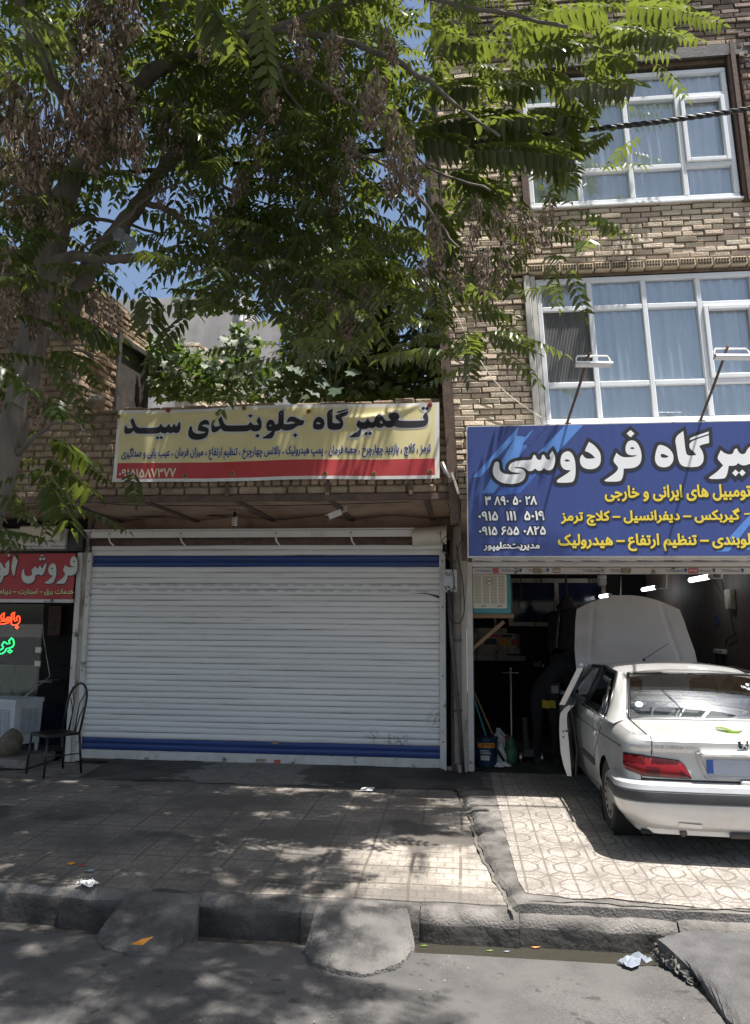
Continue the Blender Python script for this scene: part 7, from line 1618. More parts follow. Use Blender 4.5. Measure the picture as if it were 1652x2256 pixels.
def louvre_box(g, X0, X1, Z0, Z1, place, cols, rows, mi, slot=0.6):
    """rows of louvre slots as small raised hoods over dark gaps; place(a, b, d) -> point"""
    for c in range(cols):
        a0 = X0+(X1-X0)*(c+0.10)/cols; a1 = X0+(X1-X0)*(c+0.90)/cols
        for r in range(rows):
            b0 = Z0+(Z1-Z0)*r/rows; b1 = b0+(Z1-Z0)/rows*slot
            g.add([place(a0, b0, 0.001), place(a1, b0, 0.001), place(a1, b1, 0.001), place(a0, b1, 0.001)], [(0, 1, 2, 3)], mi)
            g.add([place(a0, b1, 0.0), place(a1, b1, 0.0), place(a1, b0+(b1-b0)*0.35, 0.008), place(a0, b0+(b1-b0)*0.35, 0.008)], [(0, 1, 2, 3)], 0)
t = thing('air_cooler', 'dusty white evaporative cooler with slotted sides standing on the shop step', 'air cooler', (-5.5, 9.0, 0.1))
c0 = onZ(31, 1642, 0.22); A = Vector((0.46, 0.89, 0)).normalized(); A = Vector((0.20, 0.98, 0)); W1_, W2_, Hc = 0.60, 0.42, 0.66
ex = Vector((-0.985, 0.17, 0)); ey = Vector((0.30, 0.954, 0)); base = Vector((c0.x-0.02, c0.y, 0.0)); top = 0.75
g = MB(); v = [base+Vector((0, 0, 0.21)), base+ey*W2_*1.0+Vector((0, 0, 0.21)), base+ey*W2_+ex*W1_+Vector((0, 0, 0.21)), base+ex*W1_+Vector((0, 0, 0.21))]
cen = sum(v, Vector())/4; up_ = [Vector((p.x, p.y, top)) for p in v]; lo_ = [Vector((p.x+(cen.x-p.x)*0.05, p.y+(cen.y-p.y)*0.05, p.z)) for p in v]
g.add(lo_+up_, [(0, 1, 2, 3)]+[(i, 4+i, 4+(i+1) % 4, (i+1) % 4) for i in range(4)]+[(7, 6, 5, 4)]); 
lid = [Vector((p.x+(p.x-cen.x)*0.03, p.y+(p.y-cen.y)*0.03, top+0.001)) for p in v]; g.add([p-Vector((0, 0, 0.05)) for p in lid]+lid, [(i, 4+i, 4+(i+1) % 4, (i+1) % 4) for i in range(4)]+[(7, 6, 5, 4)])
co = part(g, 'case', MAT['coolwhite'], t); recalc(co)
g = MB(); nx = Vector((ey.y, -ey.x, 0)); pl = lambda a, b, d: base+ey*a+nx*(0.004+d)+Vector((0, 0, b))-ey*0.0
louvre_box(g, 0.09, 0.36, 0.33, 0.64, pl, 3, 13, 1, 0.5); part(g, 'louvre', [MAT['coolwhite'], MAT['black']], t); g = MB(); ny = Vector((ex.y, -ex.x, 0))*-1; ny = Vector((-ex.y, ex.x, 0)); ny = ny if ny.y < 0 else -ny; pl2 = lambda a, b, d: base+ex*a+ny*(0.004+d)+Vector((0, 0, b)); louvre_box(g, 0.06, 0.52, 0.33, 0.64, pl2, 4, 13, 1, 0.5)
part(g, 'louvre', [MAT['coolwhite'], MAT['black']], t)
g = MB()
for p in v: q = p+(cen-p)*0.12; g.tube([Vector((q.x, q.y, 0.105)), Vector((q.x, q.y, 0.215))], [0.018, 0.03], 8)
part(g, 'foot', MAT['coolwhite'], t)
g = MB(); g.tube([base+ey*0.2+ex*0.1+Vector((0, 0, 0.75)), onY(110, 1490, 9.6), onY(95, 1400, 9.64), onY(93, 1340, 9.64)], 0.006, 6); part(g, 'hose', MAT['dirtypost'], t, smooth=True)
t = thing('sack', 'dirty tied sack slumped on the step at the far left', 'sack', onZ(15, 1660, 0.1))
c = onZ(8, 1668, 0.105); c = Vector((c.x, c.y+0.08, 0.105)); g = MB(); rr = []
for i in range(11):
    h = i/10; r = 0.15*(math.sin(math.pi*(0.12+0.80*h)))**0.7; rr.append([c+Vector((r*math.cos(a)*(1+0.13*math.sin(3*a+i*0.8)+0.05*math.sin(9*a+i))+0.05*h*h, r*math.sin(a)*(1+0.12*math.cos(4*a+i)), 0.30*h-0.02*math.sin(2*a)*h)) for a in np.linspace(0, 2*math.pi, 17)])
g.grid(rr); g.add(rr[0][:-1], [tuple(range(16))]); g.add(rr[-1][:-1], [tuple(range(16))]); part(g, 'cloth', MAT['sack'], t, smooth=True)
t = thing('cloth_bundle', 'dark blue cloth bundle heaped inside the left shop doorway behind the chair', 'bundle', (-5.0, 10.0, 0.1))
c = onY(107, 1590, 9.9); g = MB()
for (dx, dzz, rx, rz) in ((0.03, 0.0, 0.23, 0.26), (-0.05, -0.30, 0.32, 0.25)):
    rr = []
    for i in range(11):
        th = math.pi*i/10; rr.append([Vector((c.x+dx, c.y, c.z+dzz))+Vector((rx*math.sin(th)*math.cos(a)*(1+0.06*math.sin(3*a+2*i)), 0.22*math.sin(th)*math.sin(a), rz*math.cos(th)*(1+0.05*math.sin(a*4)))) for a in np.linspace(0, 2*math.pi, 19)])
    g.grid(rr, flip=True)
part(g, 'cloth', MAT['navycloth'], t, smooth=True)
t = thing('wall_notice', 'dark framed notice on the wall inside the left shop', 'notice', onY(118, 1360, 12.9)); g = MB(); p, q = onY(105, 1400, 12.9), onY(138, 1335, 12.9); g.box(p.x, q.x, 12.88, 12.95, p.z, q.z, 0, 0.01); part(g, 'frame', MAT['rust'], t)
t = thing('shelf_edge', 'thin pale shelf on the back wall of the left shop', 'shelf', onY(190, 1500, 12.8)); g = MB(); p, q = onY(92, 1500, 12.7), onY(120, 1500, 12.7); g.box(p.x, q.x, 12.6, 12.95, p.z-0.015, p.z+0.01); part(g, 'board', MAT['dirtypost'], t)

# ---------------------------------------------------------------- inside and about the garage
t = thing('air_cooler', 'cream louvred cooler in a teal frame hung in the garage mouth on a wooden strut', 'air cooler', (0.35, SY+0.1, 1.8))
p, q = onY(1039, 1352, SY+0.08), onY(1125, 1270, SY+0.08); x0, x1, z0, z1 = 0.13, q.x, p.z, 2.30
g = MB(); g.box(x0, x1, SY+0.08, SY+0.62, z0, z1, 0, 0.01); part(g, 'frame', MAT['tealpaint'], t)
g = MB(); g.box(x0+0.005, x1-0.05, SY+0.065, SY+0.0785, z0+0.065, z1, 0, 0.004); pl = lambda a, b, d: Vector((a, SY+0.064-d, b)); louvre_box(g, x0+0.02, x1-0.065, z0+0.125, z1-0.01, pl, 4, 19, 1, 0.42)
for a in (0.10, 0.29): g.box(x0+a, x0+a+0.06, SY+0.058, SY+0.0645, z0+0.085, z0+0.097, 1)
part(g, 'front_panel', [MAT['creamplastic'], mat('louvre_shadow', (0.24, 0.21, 0.17), 0.8)], t)
g = MB(); c = Vector((x0+0.20, SY+0.054, z1-0.085)); g.add([c+Vector((0, 0, 0.05)), c+Vector((-0.045, 0, 0)), c+Vector((0, 0, -0.05)), c+Vector((0.045, 0, 0))], [(0, 1, 2, 3)], 0); 
g.tube([c+Vector((0, -0.001, 0.05)), c+Vector((-0.045, -0.001, 0)), c+Vector((0, -0.001, -0.05)), c+Vector((0.045, -0.001, 0))], 0.003, 4, 1, closed=True); g.tube([c+Vector((-0.028, -0.002, 0.0)), c+Vector((0.028, -0.002, 0.0))], 0.006, 4, 1); part(g, 'maker_plate', [MAT['creamplastic'], MAT['darksteel']], t)
g = MB(); g.box(x0, x1+0.03, SY+0.08, SY+0.6, z0-0.05, z0-0.002); g.obox((0.31, SY+0.1, 1.57), (0.19, 0, 0.165), (0, 0.02, 0), (-0.014, 0, 0.016)); part(g, 'strut', MAT['wood'], t)
for i, ((u0, v0, u1, v1), lb) in enumerate((((1527, 1278, 1570, 1264), 'nearest and largest lit white tube lamp over the raised bonnet'), ((1421, 1299, 1450, 1291), 'middle lit tube lamp hanging over the raised bonnet'), ((1327, 1314, 1347, 1309), 'farthest and smallest lit tube lamp, above the left corner of the silver bonnet'))):
    a, b = onX(u0, v0, 3.2), onX(u1, v1, 3.2)
    if a.y > 15: a, b = onY(u0, v0, 14.9), onY(u1, v1, 14.2)
    b = Vector((a.x if i < 2 else b.x, b.y, a.z))
    t = thing('tube_lamp', lb, 'lamp', a, 'lit tube lamps in the garage'); g = MB(); d = (b-a); g.tube([a-Vector((0.035, 0, 0)), b-Vector((0.035, 0, 0))], 0.034, 10); part(g, 'tube', MAT['tubeon'], t, smooth=True)
    for e0, e1 in ((a-d*0.06, a-d*0.001), (b+d*0.001, b+d*0.06)):
        g = MB(); g.tube([e0-Vector((0.035, 0, 0)), e1-Vector((0.035, 0, 0))], 0.036, 10); part(g, 'end_cap', MAT['dirtywhite'], t)
    g = MB(); m_ = (a+b)/2; g.tube([m_, m_+Vector((0.25, 0, 0.0)), m_+Vector((0.27, 0, 0.35))], 0.012, 6); part(g, 'bracket', MAT['dirtypost'], t)
t = thing('jar_lamp', 'unlit white jar lamp hanging at the garage mouth', 'lamp', onY(1326, 1270, 9.9)); c = onY(1326, 1277, 9.9); g = MB(); g.lathe([(0, 0.06), (0.055, 0.055), (0.058, 0.03), (0.055, 0.02)], c, 'z', 16); g.tube([c+Vector((0, 0, 0.05)), c+Vector((0, 0, 0.42))], 0.006, 6); part(g, 'cap', MAT['white'], t, smooth=True)
g = MB(); g.lathe([(0.055, 0.018), (0.056, -0.05), (0.045, -0.078), (0, -0.085)], c, 'z', 16); part(g, 'jar', MAT['jerry'], t, smooth=True)
for i, (u, v, lb) in enumerate(((1148, 1330, 'small white bulb hanging on a long cord before the office window'),)):
    c = onY(u, v, 12.5); t = thing('hanging_bulb', lb, 'bulb', c); g = MB(); g.lathe([(0, 0.03), (0.045, 0.02), (0.05, -0.04), (0.04, -0.08), (0, -0.085)], c, 'z', 12); part(g, 'bulb', MAT['jerry'], t, smooth=True)
    g = MB(); g.tube([c+Vector((0, 0, 0.02)), Vector((c.x, c.y, 2.69))], 0.007, 5); g.lathe([(0.02, 0.025), (0.022, 0.07), (0.0, 0.075)], c, 'z', 8); part(g, 'cord', MAT['cable'], t)
t = thing('chain_hoist', 'dark chain hoist with a hook hanging from the garage ceiling', 'hoist', onY(1250, 1310, 12.0)); c = onY(1248, 1330, 12.0); g = MB(); g.lathe([(0, 0.12), (0.07, 0.1), (0.10, 0.02), (0.16, -0.06), (0.15, -0.08), (0.0, -0.09)], c, 'z', 14); g.tube([c+Vector((0, 0, 0.1)), Vector((c.x, c.y, 2.70))], 0.02, 6); part(g, 'block', MAT['darksteel'], t)
g = MB()
for k in range(14): z = c.z-0.1-k*0.035; g.tube([Vector((c.x+0.05+0.011*math.cos(a)*(1 if k % 2 else 0.3), c.y+0.011*math.cos(a)*(0.3 if k % 2 else 1), z+0.022*math.sin(a))) for a in np.linspace(0, 2*math.pi, 9)[:-1]], 0.004, 4, closed=True)
part(g, 'chain', MAT['chain'], t)
t = thing('wall_poster', 'faded poster with car pictures on the back wall of the garage', 'poster', onY(1100, 1415, 15.1)); p, q = onY(1062, 1440, 15.05), onY(1146, 1396, 15.05); g = MB(); g.box(p.x, q.x, 15.05, 15.055, p.z, q.z)
w, h = q.x-p.x, q.z-p.z
for (a, b, c_, d, m) in ((0.06, 0.82, 0.45, 0.95, 1), (0.5, 0.84, 0.8, 0.94, 2), (0.06, 0.45, 0.38, 0.75, 2), (0.44, 0.42, 0.72, 0.74, 3), (0.76, 0.45, 0.95, 0.72, 1)): g.quad((p.x+a*w, 15.047, p.z+b*h), (p.x+c_*w, 15.047, p.z+b*h), (p.x+c_*w, 15.047, p.z+d*h), (p.x+a*w, 15.047, p.z+d*h), m)
part(g, 'sheet', [MAT['dirtypost'], MAT['redstick'], MAT['signblack'], MAT['orange']], t)
t = thing('fuse_box', 'small fuse box with cables on the tiled garage wall', 'fuse box', (3.5, 10.4, 2.1)); c = onX(1612, 1322, 3.5); g = MB(); g.box(3.44, 3.515, c.y-0.10, c.y+0.1, c.z-0.12, c.z+0.14, 0, 0.01); part(g, 'box', MAT['dirtypost'], t)
g = MB(); g.tube([Vector((3.47, c.y+0.1, 2.6)), Vector((3.47, c.y+0.25, 2.3)), c+Vector((-0.02, 0.05, -0.12)), onX(1618, 1400, 3.49), onX(1600, 1410, 3.49), onX(1598, 1425, 3.49)], 0.008, 5); g.tube([Vector((3.47, c.y+0.7, 2.6)), Vector((3.47, c.y+0.45, 2.25)), c+Vector((-0.02, 0.02, -0.1))], 0.008, 5); part(g, 'cord', MAT['cable'], t)
t = thing('socket_board', 'white socket block on the tiled wall with dark cables hanging below', 'socket', onX(1595, 1430, 3.5)); c = onX(1596, 1436, 3.5); g = MB(); g.box(3.45, 3.518, c.y-0.05, c.y+0.32, c.z-0.03, c.z+0.03, 0, 0.008); part(g, 'block', MAT['dirtywhite'], t)
g = MB()
for k in range(5): g.tube([Vector((3.47, c.y+0.05+0.06*k, c.z-0.02)), Vector((3.46, c.y+0.06+0.055*k, c.z-0.35)), Vector((3.47, c.y+0.04+0.06*k, c.z-0.75))], 0.012, 5)
part(g, 'cord', MAT['cable'], t)
t = thing('switch_plate', 'small blue switch plate on the tiled garage wall', 'switch', onX(1575, 1365, 3.5)); c = onX(1577, 1366, 3.5); g = MB(); g.box(3.49, 3.516, c.y-0.05, c.y+0.05, c.z-0.07, c.z+0.07, 0, 0.006); part(g, 'plate', MAT['bluesign'], t)
# things on the floor by the left post
t = thing('paint_bucket', 'dark blue printed paint bucket standing just inside the garage post', 'bucket', (0.27, 9.68, 0)); o = Vector((0.275, 9.68, 0.0)); g = MB(); g.lathe([(0, 0.002), (0.125, 0.002), (0.130, 0.01), (0.146, 0.33), (0.152, 0.33), (0.152, 0.345), (0.146, 0.345), (0.140, 0.30), (0.0, 0.30)], o, 'z', 28); part(g, 'pail', MAT['bucketblue'], t, smooth=False)
g = MB(); rad = lambda z: 0.130+0.016*(z-0.01)/0.32+0.0012
def wrap(a0, a1, z0, z1, mi): g.grid([[o+Vector((rad(z)*math.cos(a), rad(z)*math.sin(a), z)) for a in np.linspace(a0, a1, 12)] for z in (z0, z1)], mi)
AC = -1.62
wrap(AC-0.72, AC+0.85, 0.235, 0.29, 0); wrap(AC-0.45, AC+0.35, 0.09, 0.145, 1)
for k in range(3): wrap(AC-0.5, AC+0.3+0.1*k, 0.20-0.018*k, 0.208-0.018*k, 1)
wrp = lambda a, b: (lambda an, r: o+Vector((r*math.cos(an), r*math.sin(an), b)))(AC+a/0.145, rad(b)+0.0012)
def layw(L, mi):
    V, T = fill(L, 0.01); g.add([wrp(p[0], p[1]) for p in V], [tuple(int(i) for i in t_) for t_ in T], mi)
layw(text_fit('JOTUN', (-0.045, 0.247, 0.105, 0.28), 0.03, True), 2); part(g, 'label', [MAT['orange'], MAT['dirtywhite'], MAT['signblack']], t)
g = MB()
for k in range(9): a = k*0.7; g.tube([o+Vector((0.08*math.cos(a), 0.08*math.sin(a), 0.28)), o+Vector((0.10*math.cos(a+0.6), 0.10*math.sin(a+0.6), 0.37+0.03*math.sin(k*2))), o+Vector((0.09*math.cos(a+1.6), 0.09*math.sin(a+1.6), 0.36))], 0.012, 5, k % 2)
part(g, 'rags', [MAT['cable'], MAT['navycloth']], t)
t = thing('jerrycan', 'milky white plastic can behind the blue paint bucket', 'can', (0.43, 9.95, 0)); g = MB(); g.box(0.36, 0.52, 9.85, 10.02, 0.003, 0.34, 0, 0.035); g.tube([(0.44, 9.93, 0.33), (0.44, 9.93, 0.42)], [0.03, 0.026], 10); g.tube([(0.40, 9.90, 0.34), (0.46, 9.90, 0.40), (0.52, 9.92, 0.33)], 0.014, 6); part(g, 'can', MAT['jerry'], t)
t = thing('plastic_bag', 'crumpled white plastic bag leaning beside the paint bucket', 'bag', (0.43, 9.72, 0)); g = MB(); rr = []
for i in range(8): h = i/7; rr.append([Vector((0.455, 9.74, 0.004))+Vector(((0.055+0.03*math.sin(h*3)-0.045*h)*math.cos(a)*(1+0.2*math.sin(3*a+i)), 0.05*(1-0.6*h)*math.sin(a), 0.27*h)) for a in np.linspace(0, 2*math.pi, 13)])
g.grid(rr); part(g, 'film', MAT['jerry'], t)
t = thing('red_can', 'red plastic can between the white can and the green cylinder', 'can', (0.52, 10.1, 0)); g = MB(); g.box(0.49, 0.60, 10.02, 10.15, 0.003, 0.29, 0, 0.02); g.tube([(0.55, 10.08, 0.28), (0.55, 10.08, 0.33)], 0.02, 8); part(g, 'can', MAT['redplastic'], t)
t = thing('gas_cylinder', 'small green gas cylinder on the garage floor', 'gas cylinder', (0.60, 9.86, 0)); o = Vector((0.585, 9.86, 0)); g = MB(); g.lathe([(0, 0.004), (0.07, 0.004), (0.082, 0.02), (0.085, 0.05), (0.085, 0.17), (0.07, 0.205), (0.035, 0.225), (0.0, 0.228)], o, 'z', 20); part(g, 'tank', MAT['gas'], t, smooth=True)
g = MB(); g.lathe([(0.05, 0.215), (0.052, 0.30), (0.047, 0.30), (0.046, 0.215)], o, 'z', 16); g.tube([o+Vector((0, 0, 0.22)), o+Vector((0, 0, 0.33))], 0.013, 8); g.tube([o+Vector((-0.02, 0, 0.33)), o+Vector((0.02, 0, 0.33))], 0.01, 6); part(g, 'collar', MAT['gas'], t)
t = thing('floor_jack', 'low trolley jack with two small steel wheels on the garage floor', 'trolley jack', (0.82, 10.02, 0)); g = MB(); g.box(0.72, 0.96, 10.0, 10.5, 0.06, 0.12, 0, 0.01); g.box(0.75, 0.93, 9.97, 10.02, 0.07, 0.17, 0, 0.01); g.tube([(0.80, 10.2, 0.12), (0.80, 10.35, 0.5)], 0.035, 8); part(g, 'frame', MAT['darksteel'], t)
for x in (0.71, 0.97):
    g = MB(); g.lathe([(0.0, x-0.02), (0.05, x-0.02), (0.062, x-0.012), (0.062, x+0.012), (0.05, x+0.02), (0.0, x+0.02)], (0, 9.99, 0.064), 'x', 18); part(g, 'wheel', MAT['steel'], t, smooth=False)
t = thing('jack_handle', 'upright steel bar with a crosspiece standing in the garage', 'jack handle', (0.62, 10.3, 0)); a, b = onY(1127, 1640, 10.3), onY(1124, 1474, 10.3); g = MB(); g.tube([(a.x, 10.3, 0.0), a, b], 0.014, 8); c = onY(1124, 1482, 10.3); g.tube([c-Vector((0.105, 0, 0)), c+Vector((0.105, 0, 0))], 0.008, 6); g.lathe([(0, 0.02), (0.018, 0.018), (0.018, -0.01), (0, -0.01)], b, 'z', 10); part(g, 'bar', MAT['steel'], t, smooth=True)
t = thing('broom_stick', 'thin turquoise stick leaning against the post by the bucket', 'stick', (0.15, 9.7, 1.1)); g = MB(); g.tube([onY(1041, 1530, 9.85), onY(1080, 1650, 9.65)], 0.010, 6); part(g, 'stick', MAT['turq'], t)
t = thing('broom_stick', 'thin brown wooden stick leaning beside the turquoise one', 'stick', (0.15, 9.8, 1.1)); g = MB(); g.tube([onY(1040, 1515, 9.95), onY(1095, 1640, 9.70)], 0.012, 6); part(g, 'stick', MAT['wood'], t)
t = thing('black_hose', 'black hose bent over the rim of the paint bucket', 'hose', (0.2, 9.75, 0.4)); g = MB(); g.tube([onY(1043, 1610, 9.75), onY(1062, 1622, 9.62), onY(1085, 1640, 9.6), onY(1100, 1660, 9.65), onY(1110, 1676, 9.7)], 0.017, 6); part(g, 'hose', MAT['blackmatte'], t, smooth=True)
t = thing('floor_hose', 'thin black hose lying on the floor at the garage threshold', 'hose', (0.3, 9.2, 0)); g = MB(); g.tube([onZ(1018, 1706, 0.02), onZ(1035, 1700, 0.015), onZ(1060, 1695, 0.015), onZ(1080, 1690, 0.015), onZ(1100, 1692, 0.012)], 0.009, 6); part(g, 'hose', MAT['cable'], t, smooth=True)
def scrap(name, label, cat, c, pts, m, h=0.03):
    t = thing(name, label, cat, c); g = MB(); c = Vector(c); top = [c+Vector((a, b, 0.004+hh*h)) for a, b, hh in pts]; n = len(top); cc = sum(top, Vector())/n+Vector((0, 0, h*0.5)); g.add(top+[cc], [(i, (i+1) % n, n) for i in range(n)]); part(g, 'sheet', MAT[m], t); return t
def crumple(name, label, cat, c, sx, sy, h, m, seed):
    t = thing(name, label, cat, c); r = random.Random(seed); n = 7; g = MB(); c = Vector(c); a = r.uniform(0, 3); rows = []
    for i in range(n):
        row = []
        for j in range(n):
            x, y = (i/(n-1)-0.5)*(1+r.uniform(-.15, .15)), (j/(n-1)-0.5)*(1+r.uniform(-.2, .2)); e = 1-min(1, (x*x+y*y)*2.2)
            row.append(c+Vector((x*sx*math.cos(a)-y*sy*math.sin(a), x*sx*math.sin(a)+y*sy*math.cos(a), 0.005+h*(0.15+0.85*r.random())*(0.25+0.75*e)*(1 if (i+j) % 2 else 0.45))))
        rows.append(row)
    g.grid(rows); part(g, 'sheet', MAT[m], t); return t
crumple('paper_scrap', 'crumpled white paper on the garage floor by the green cylinder', 'paper', onZ(1108, 1690, 0.0), 0.21, 0.15, 0.07, 'paper', 1)
crumple('tissue', 'crumpled bright white tissue lying near the left kerb', 'tissue', onZ(193, 1950, -0.055), 0.13, 0.09, 0.05, 'paper', 2)
crumple('plastic_film', 'crumpled clear plastic wrapper at the road edge near the broken ramp', 'wrapper', onZ(1400, 2120, RZ+0.006), 0.19, 0.10, 0.055, 'film', 3)
t = scrap('paper_packet', 'small white printed packet lying before the closed shutter', 'packet', onZ(808, 1742, 0.01), [(-0.075, -0.03, 0.0), (0.06, -0.045, 0.2), (0.08, 0.03, 0.8), (-0.05, 0.05, 0.5)], 'paper', 0.035)
g = MB(); c = onZ(808, 1742, 0.055); g.quad(c+Vector((-0.02, -0.01, -0.006)), c+Vector((0.02, -0.015, 0.0)), c+Vector((0.025, 0.0, 0.003)), c+Vector((-0.015, 0.008, 0)))
scrap('orange_scrap', 'triangular orange scrap lying on the shaded ramp', 'scrap', onZ(309, 2083, -0.15), [(-0.055, -0.015, 0.2), (0.02, -0.015, 0.2), (0.06, 0.05, 1.0), (0.0, 0.02, 0.6)], 'orange', 0.03)
scrap('cigarette_end', 'white cigarette end on the concrete lip by the crack', 'cigarette end', onZ(1183, 1962, -0.02), [(-0.022, 0.010, 0), (-0.016, 0.016, 0), (0.022, -0.010, 0), (0.016, -0.016, 0)], 'paper', 0.012)
for (u, v, m, lb, k) in ((155, 1905, 'orange', 'orange peel on the grimy pavement at the left', 1.0), (180, 1908, 'redplastic', 'red cap on the grimy pavement at the left', 0.5), (198, 1920, 'film', 'flattened clear cup on the grimy pavement at the left', 1.1)):
    scrap('litter_scrap', lb, 'litter', onZ(u, v, -0.05), [(-0.03*k, -0.01, 0.2), (0.02*k, -0.015, 0.1), (0.035*k, 0.01, 0.5), (-0.01, 0.02, 0.4)], m, 0.02)
for (u, v, m, lb, k) in ((1178, 2088, 'dryleaf', 'brown curled leaf floating in the gutter water', 1.5), (933, 2085, 'cut', 'small green leaf floating in the gutter water by the ramp', 1.0), (1078, 2096, 'cut', 'small yellow green leaf at the water edge mid gutter', 0.9), (1116, 2098, 'film', 'clear bottle cap floating in the gutter', 0.8)):
    scrap('floating_leaf', lb, 'leaf', onZ(u, v, WZ+0.002), [(-0.025*k, 0.0, 0.2), (0.0, -0.010*k, 0.1), (0.028*k, 0.004, 0.5), (0.004, 0.012*k, 0.3)], m, 0.008)
# pebbles and grit on road and pavement: nobody could count them
g = MB()
for i in range(900):
    r_ = random.random()
    if r_ < 0.55: x, y = random.uniform(-3.2, 2.2), random.uniform(3.4, 4.83); z = RZ+0.012*noisy(x*0.5, y*0.5)
    elif r_ < 0.85: x, y = random.gauss(-2.1, 0.6), random.gauss(5.75, 0.3); z = zs(y)+0.006
    else: x, y = random.uniform(-4, 0.2), random.uniform(5.4, 8.2); z = zs(y)+0.006
    if not (5.35 < y < 8.2 or y < 4.84): continue
    s = random.uniform(0.0025, 0.0075)*(1.4 if random.random() < 0.08 else 1); P = [Vector((x, y, z))+s*Vector(d) for d in ((1, .2, 0), (-.3, 1, 0), (-1, -.4, 0), (.3, -1, 0), (random.uniform(-.3, .3), 0, .9))]; g.add(P, [(0, 1, 4), (1, 2, 4), (2, 3, 4), (3, 0, 4)], 0 if random.random() < 0.6 else 1)
tag(g.build('gravel', [MAT['brokenstone'], MAT['concrete']]), kind='stuff')

# ---------------------------------------------------------------- the mechanic bent over the engine
def skin_body(name, joints, edges, m, parent, root=0, sub=2):
    me = bpy.data.meshes.new(name); off = Vector(parent.location); me.from_pydata([Vector(j[0])-off for j in joints], edges, []); o = bpy.data.objects.new(name, me); COL.objects.link(o)
    mo = o.modifiers.new('skin', 'SKIN'); mo.use_smooth_shade = True
    lay_ = me.skin_vertices[0] if me.skin_vertices else None
    if lay_ is None: bpy.context.view_layer.objects.active = o; me.skin_vertices
    for i, j in enumerate(joints): me.skin_vertices[0].data[i].radius = (j[1], j[2] if len(j) > 2 else j[1]); me.skin_vertices[0].data[i].use_root = (i == root)
    s = o.modifiers.new('sub', 'SUBSURF'); s.levels = s.render_levels = sub
    dg_ = bpy.context.evaluated_depsgraph_get(); ev = bpy.data.meshes.new_from_object(o.evaluated_get(dg_)); ev.materials.clear(); ev.materials.append(m); ev.polygons.foreach_set('use_smooth', [True]*len(ev.polygons))
    o.modifiers.clear(); o.data = ev; o.parent = parent; return o
# he stands left of the silver car's nose and leans to the right over the wing, his back to us
hx, hy = 0.98, 9.86
per = thing('person', 'mechanic in dark clothes bent over the engine, a yellow cloth in his back pocket', 'person', (hx, hy, 0.0))
J = [((hx+0.02, hy, 0.86), 0.155, 0.125), ((hx+0.10, hy+0.03, 1.04), 0.14, 0.12), ((hx+0.25, hy+0.05, 1.20), 0.165, 0.13), ((hx+0.37, hy+0.06, 1.28), 0.15, 0.12), ((hx+0.46, hy+0.07, 1.32), 0.06, 0.06), ((hx+0.53, hy+0.08, 1.345), 0.055, 0.055),
     ((hx-0.07, hy+0.0, 0.80), 0.10, 0.10), ((hx-0.06, hy-0.02, 0.46), 0.068, 0.068), ((hx-0.07, hy+0.05, 0.09), 0.045, 0.045), ((hx+0.13, hy+0.01, 0.80), 0.10, 0.10), ((hx+0.16, hy-0.03, 0.46), 0.068, 0.068), ((hx+0.15, hy+0.05, 0.09), 0.045, 0.045),
     ((hx+0.32, hy-0.12, 1.27), 0.068, 0.068), ((hx+0.45, hy-0.13, 1.04), 0.05, 0.05), ((hx+0.60, hy-0.05, 0.90), 0.036, 0.036), ((hx+0.40, hy+0.24, 1.29), 0.068, 0.068), ((hx+0.56, hy+0.26, 1.06), 0.05, 0.05), ((hx+0.70, hy+0.16, 0.92), 0.036, 0.036)]
Eg = [(0, 1), (1, 2), (2, 3), (3, 4), (4, 5), (0, 6), (6, 7), (7, 8), (0, 9), (9, 10), (10, 11), (3, 12), (12, 13), (13, 14), (3, 15), (15, 16), (16, 17)]
skin_body('body', J, Eg, MAT['work'], per)
# head: skull, jaw, nose and ears in one skin, hair over it
hc = Vector((hx+0.60, hy+0.09, 1.37)); fwd = Vector((0.75, 0.15, -0.62)).normalized(); upv = Vector((0.65, 0.1, 0.75)).normalized(); sd_ = fwd.cross(upv).normalized(); upv = sd_.cross(fwd)
g = MB(); rr = []
for i in range(13):
    th = math.pi*i/12; row = []
    for k in range(19):
        a = 2*math.pi*k/18; x, y, z = math.sin(th)*math.cos(a), math.sin(th)*math.sin(a), math.cos(th); w = 1-0.28*max(0, -z); f = y*0.098*w
        if y > 0.75 and -0.35 < z < 0.15: f += 0.022*(1-abs(x)*4 if abs(x) < 0.25 else 0)
        if y > 0.6 and 0.02 < z < 0.3 and 0.2 < abs(x) < 0.5: f -= 0.008
        if y > 0.6 and -0.62 < z < -0.48 and abs(x) < 0.35: f -= 0.006
        row.append(hc+sd_*(x*0.076*w+(0.014*(1 if x > 0 else -1) if abs(x) > 0.95 and -0.3 < z < 0.25 else 0))+fwd*f+upv*(z*0.118))
    rr.append(row)
g.grid(rr); part(g, 'head', MAT['skin'], per, smooth=True)
g = MB(); rr = []
for i in range(8):
    th = math.pi*0.62*i/7; rr.append([hc+sd_*(0.084*math.sin(th)*math.cos(a))+fwd*(0.106*math.sin(th)*math.sin(a)*(0.80 if math.sin(a) > 0 else 1.0)-0.008)+upv*(0.127*math.cos(th)+(0.05*max(0, math.sin(a))*math.sin(th)))  for a in np.linspace(0, 2*math.pi, 19)])
g.grid(rr); part(g, 'hair', MAT['hair'], per, smooth=True)
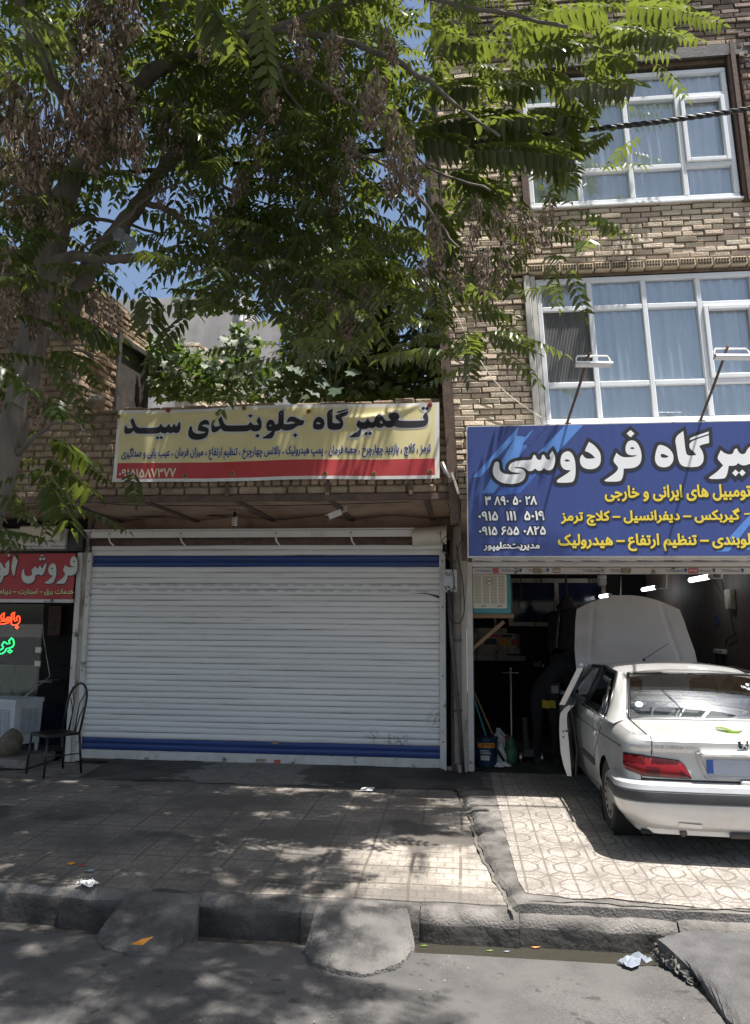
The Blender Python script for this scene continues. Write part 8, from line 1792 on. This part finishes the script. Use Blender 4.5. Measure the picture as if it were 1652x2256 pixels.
def hand(wr, dirv, palm_n, par):
    d = dirv.normalized(); n = palm_n-d*palm_n.dot(d); n.normalize(); s = d.cross(n); J = [(wr, 0.026), (wr+d*0.05, 0.034, 0.018), (wr+d*0.085, 0.036, 0.016)]; E = [(0, 1), (1, 2)]
    for k, (off_, L) in enumerate(((-0.030, 0.066), (-0.010, 0.076), (0.011, 0.071), (0.031, 0.056))):
        b = len(J); p = wr+d*0.088+s*off_; J += [(p, 0.010), (p+d*L*0.45-n*0.012, 0.009), (p+d*L*0.75-n*0.036, 0.0085), (p+d*L*0.85-n*0.058, 0.007)]; E += [(2, b), (b, b+1), (b+1, b+2), (b+2, b+3)]
    b = len(J); p = wr+d*0.03-s*0.034; J += [(p, 0.014), (p+d*0.03-s*0.028-n*0.01, 0.011), (p+d*0.06-s*0.034-n*0.028, 0.009)]; E += [(1, b), (b, b+1), (b+1, b+2)]
    skin_body('hand', J, E, MAT['skin'], par, sub=1)
hand(Vector((hx+0.60, hy-0.05, 0.90)), Vector((0.8, 0.35, -0.45)), Vector((0.3, 0, 1)), per); hand(Vector((hx+0.70, hy+0.16, 0.92)), Vector((0.8, -0.25, -0.5)), Vector((0.3, 0, 1)), per)
for x in (hx-0.075, hx+0.15):
    g = MB(); rr = []
    for i in range(7): f = i/6; y = hy+0.10-0.0-0.26*0+f*0.0; rr.append([Vector((x+0.046*math.cos(a)*(1-0.25*(abs(f-0.4))), hy-0.07+0.26*f, max(0.004, 0.05+(0.05-0.028*f)*math.sin(a)))) for a in np.linspace(0, 2*math.pi, 13)])
    g.grid(rr); g.add(rr[0][:-1], [tuple(range(12))]); g.add(rr[-1][:-1], [tuple(range(12))]); part(g, 'shoe', MAT['blackmatte'], per, smooth=True)
g = MB(); p, q = onY(1194, 1560, hy-0.15), onY(1223, 1543, hy-0.15); rr = []
for j in range(5): rr.append([Vector((p.x+(q.x-p.x)*i/6, hy-0.140-0.016*math.sin(i*1.1+j)-0.006*j, p.z+(q.z-p.z)*j/4+0.006*math.sin(i*1.8))) for i in range(7)])
g.grid(rr); part(g, 'pocket_cloth', MAT['duster'], per, smooth=True)
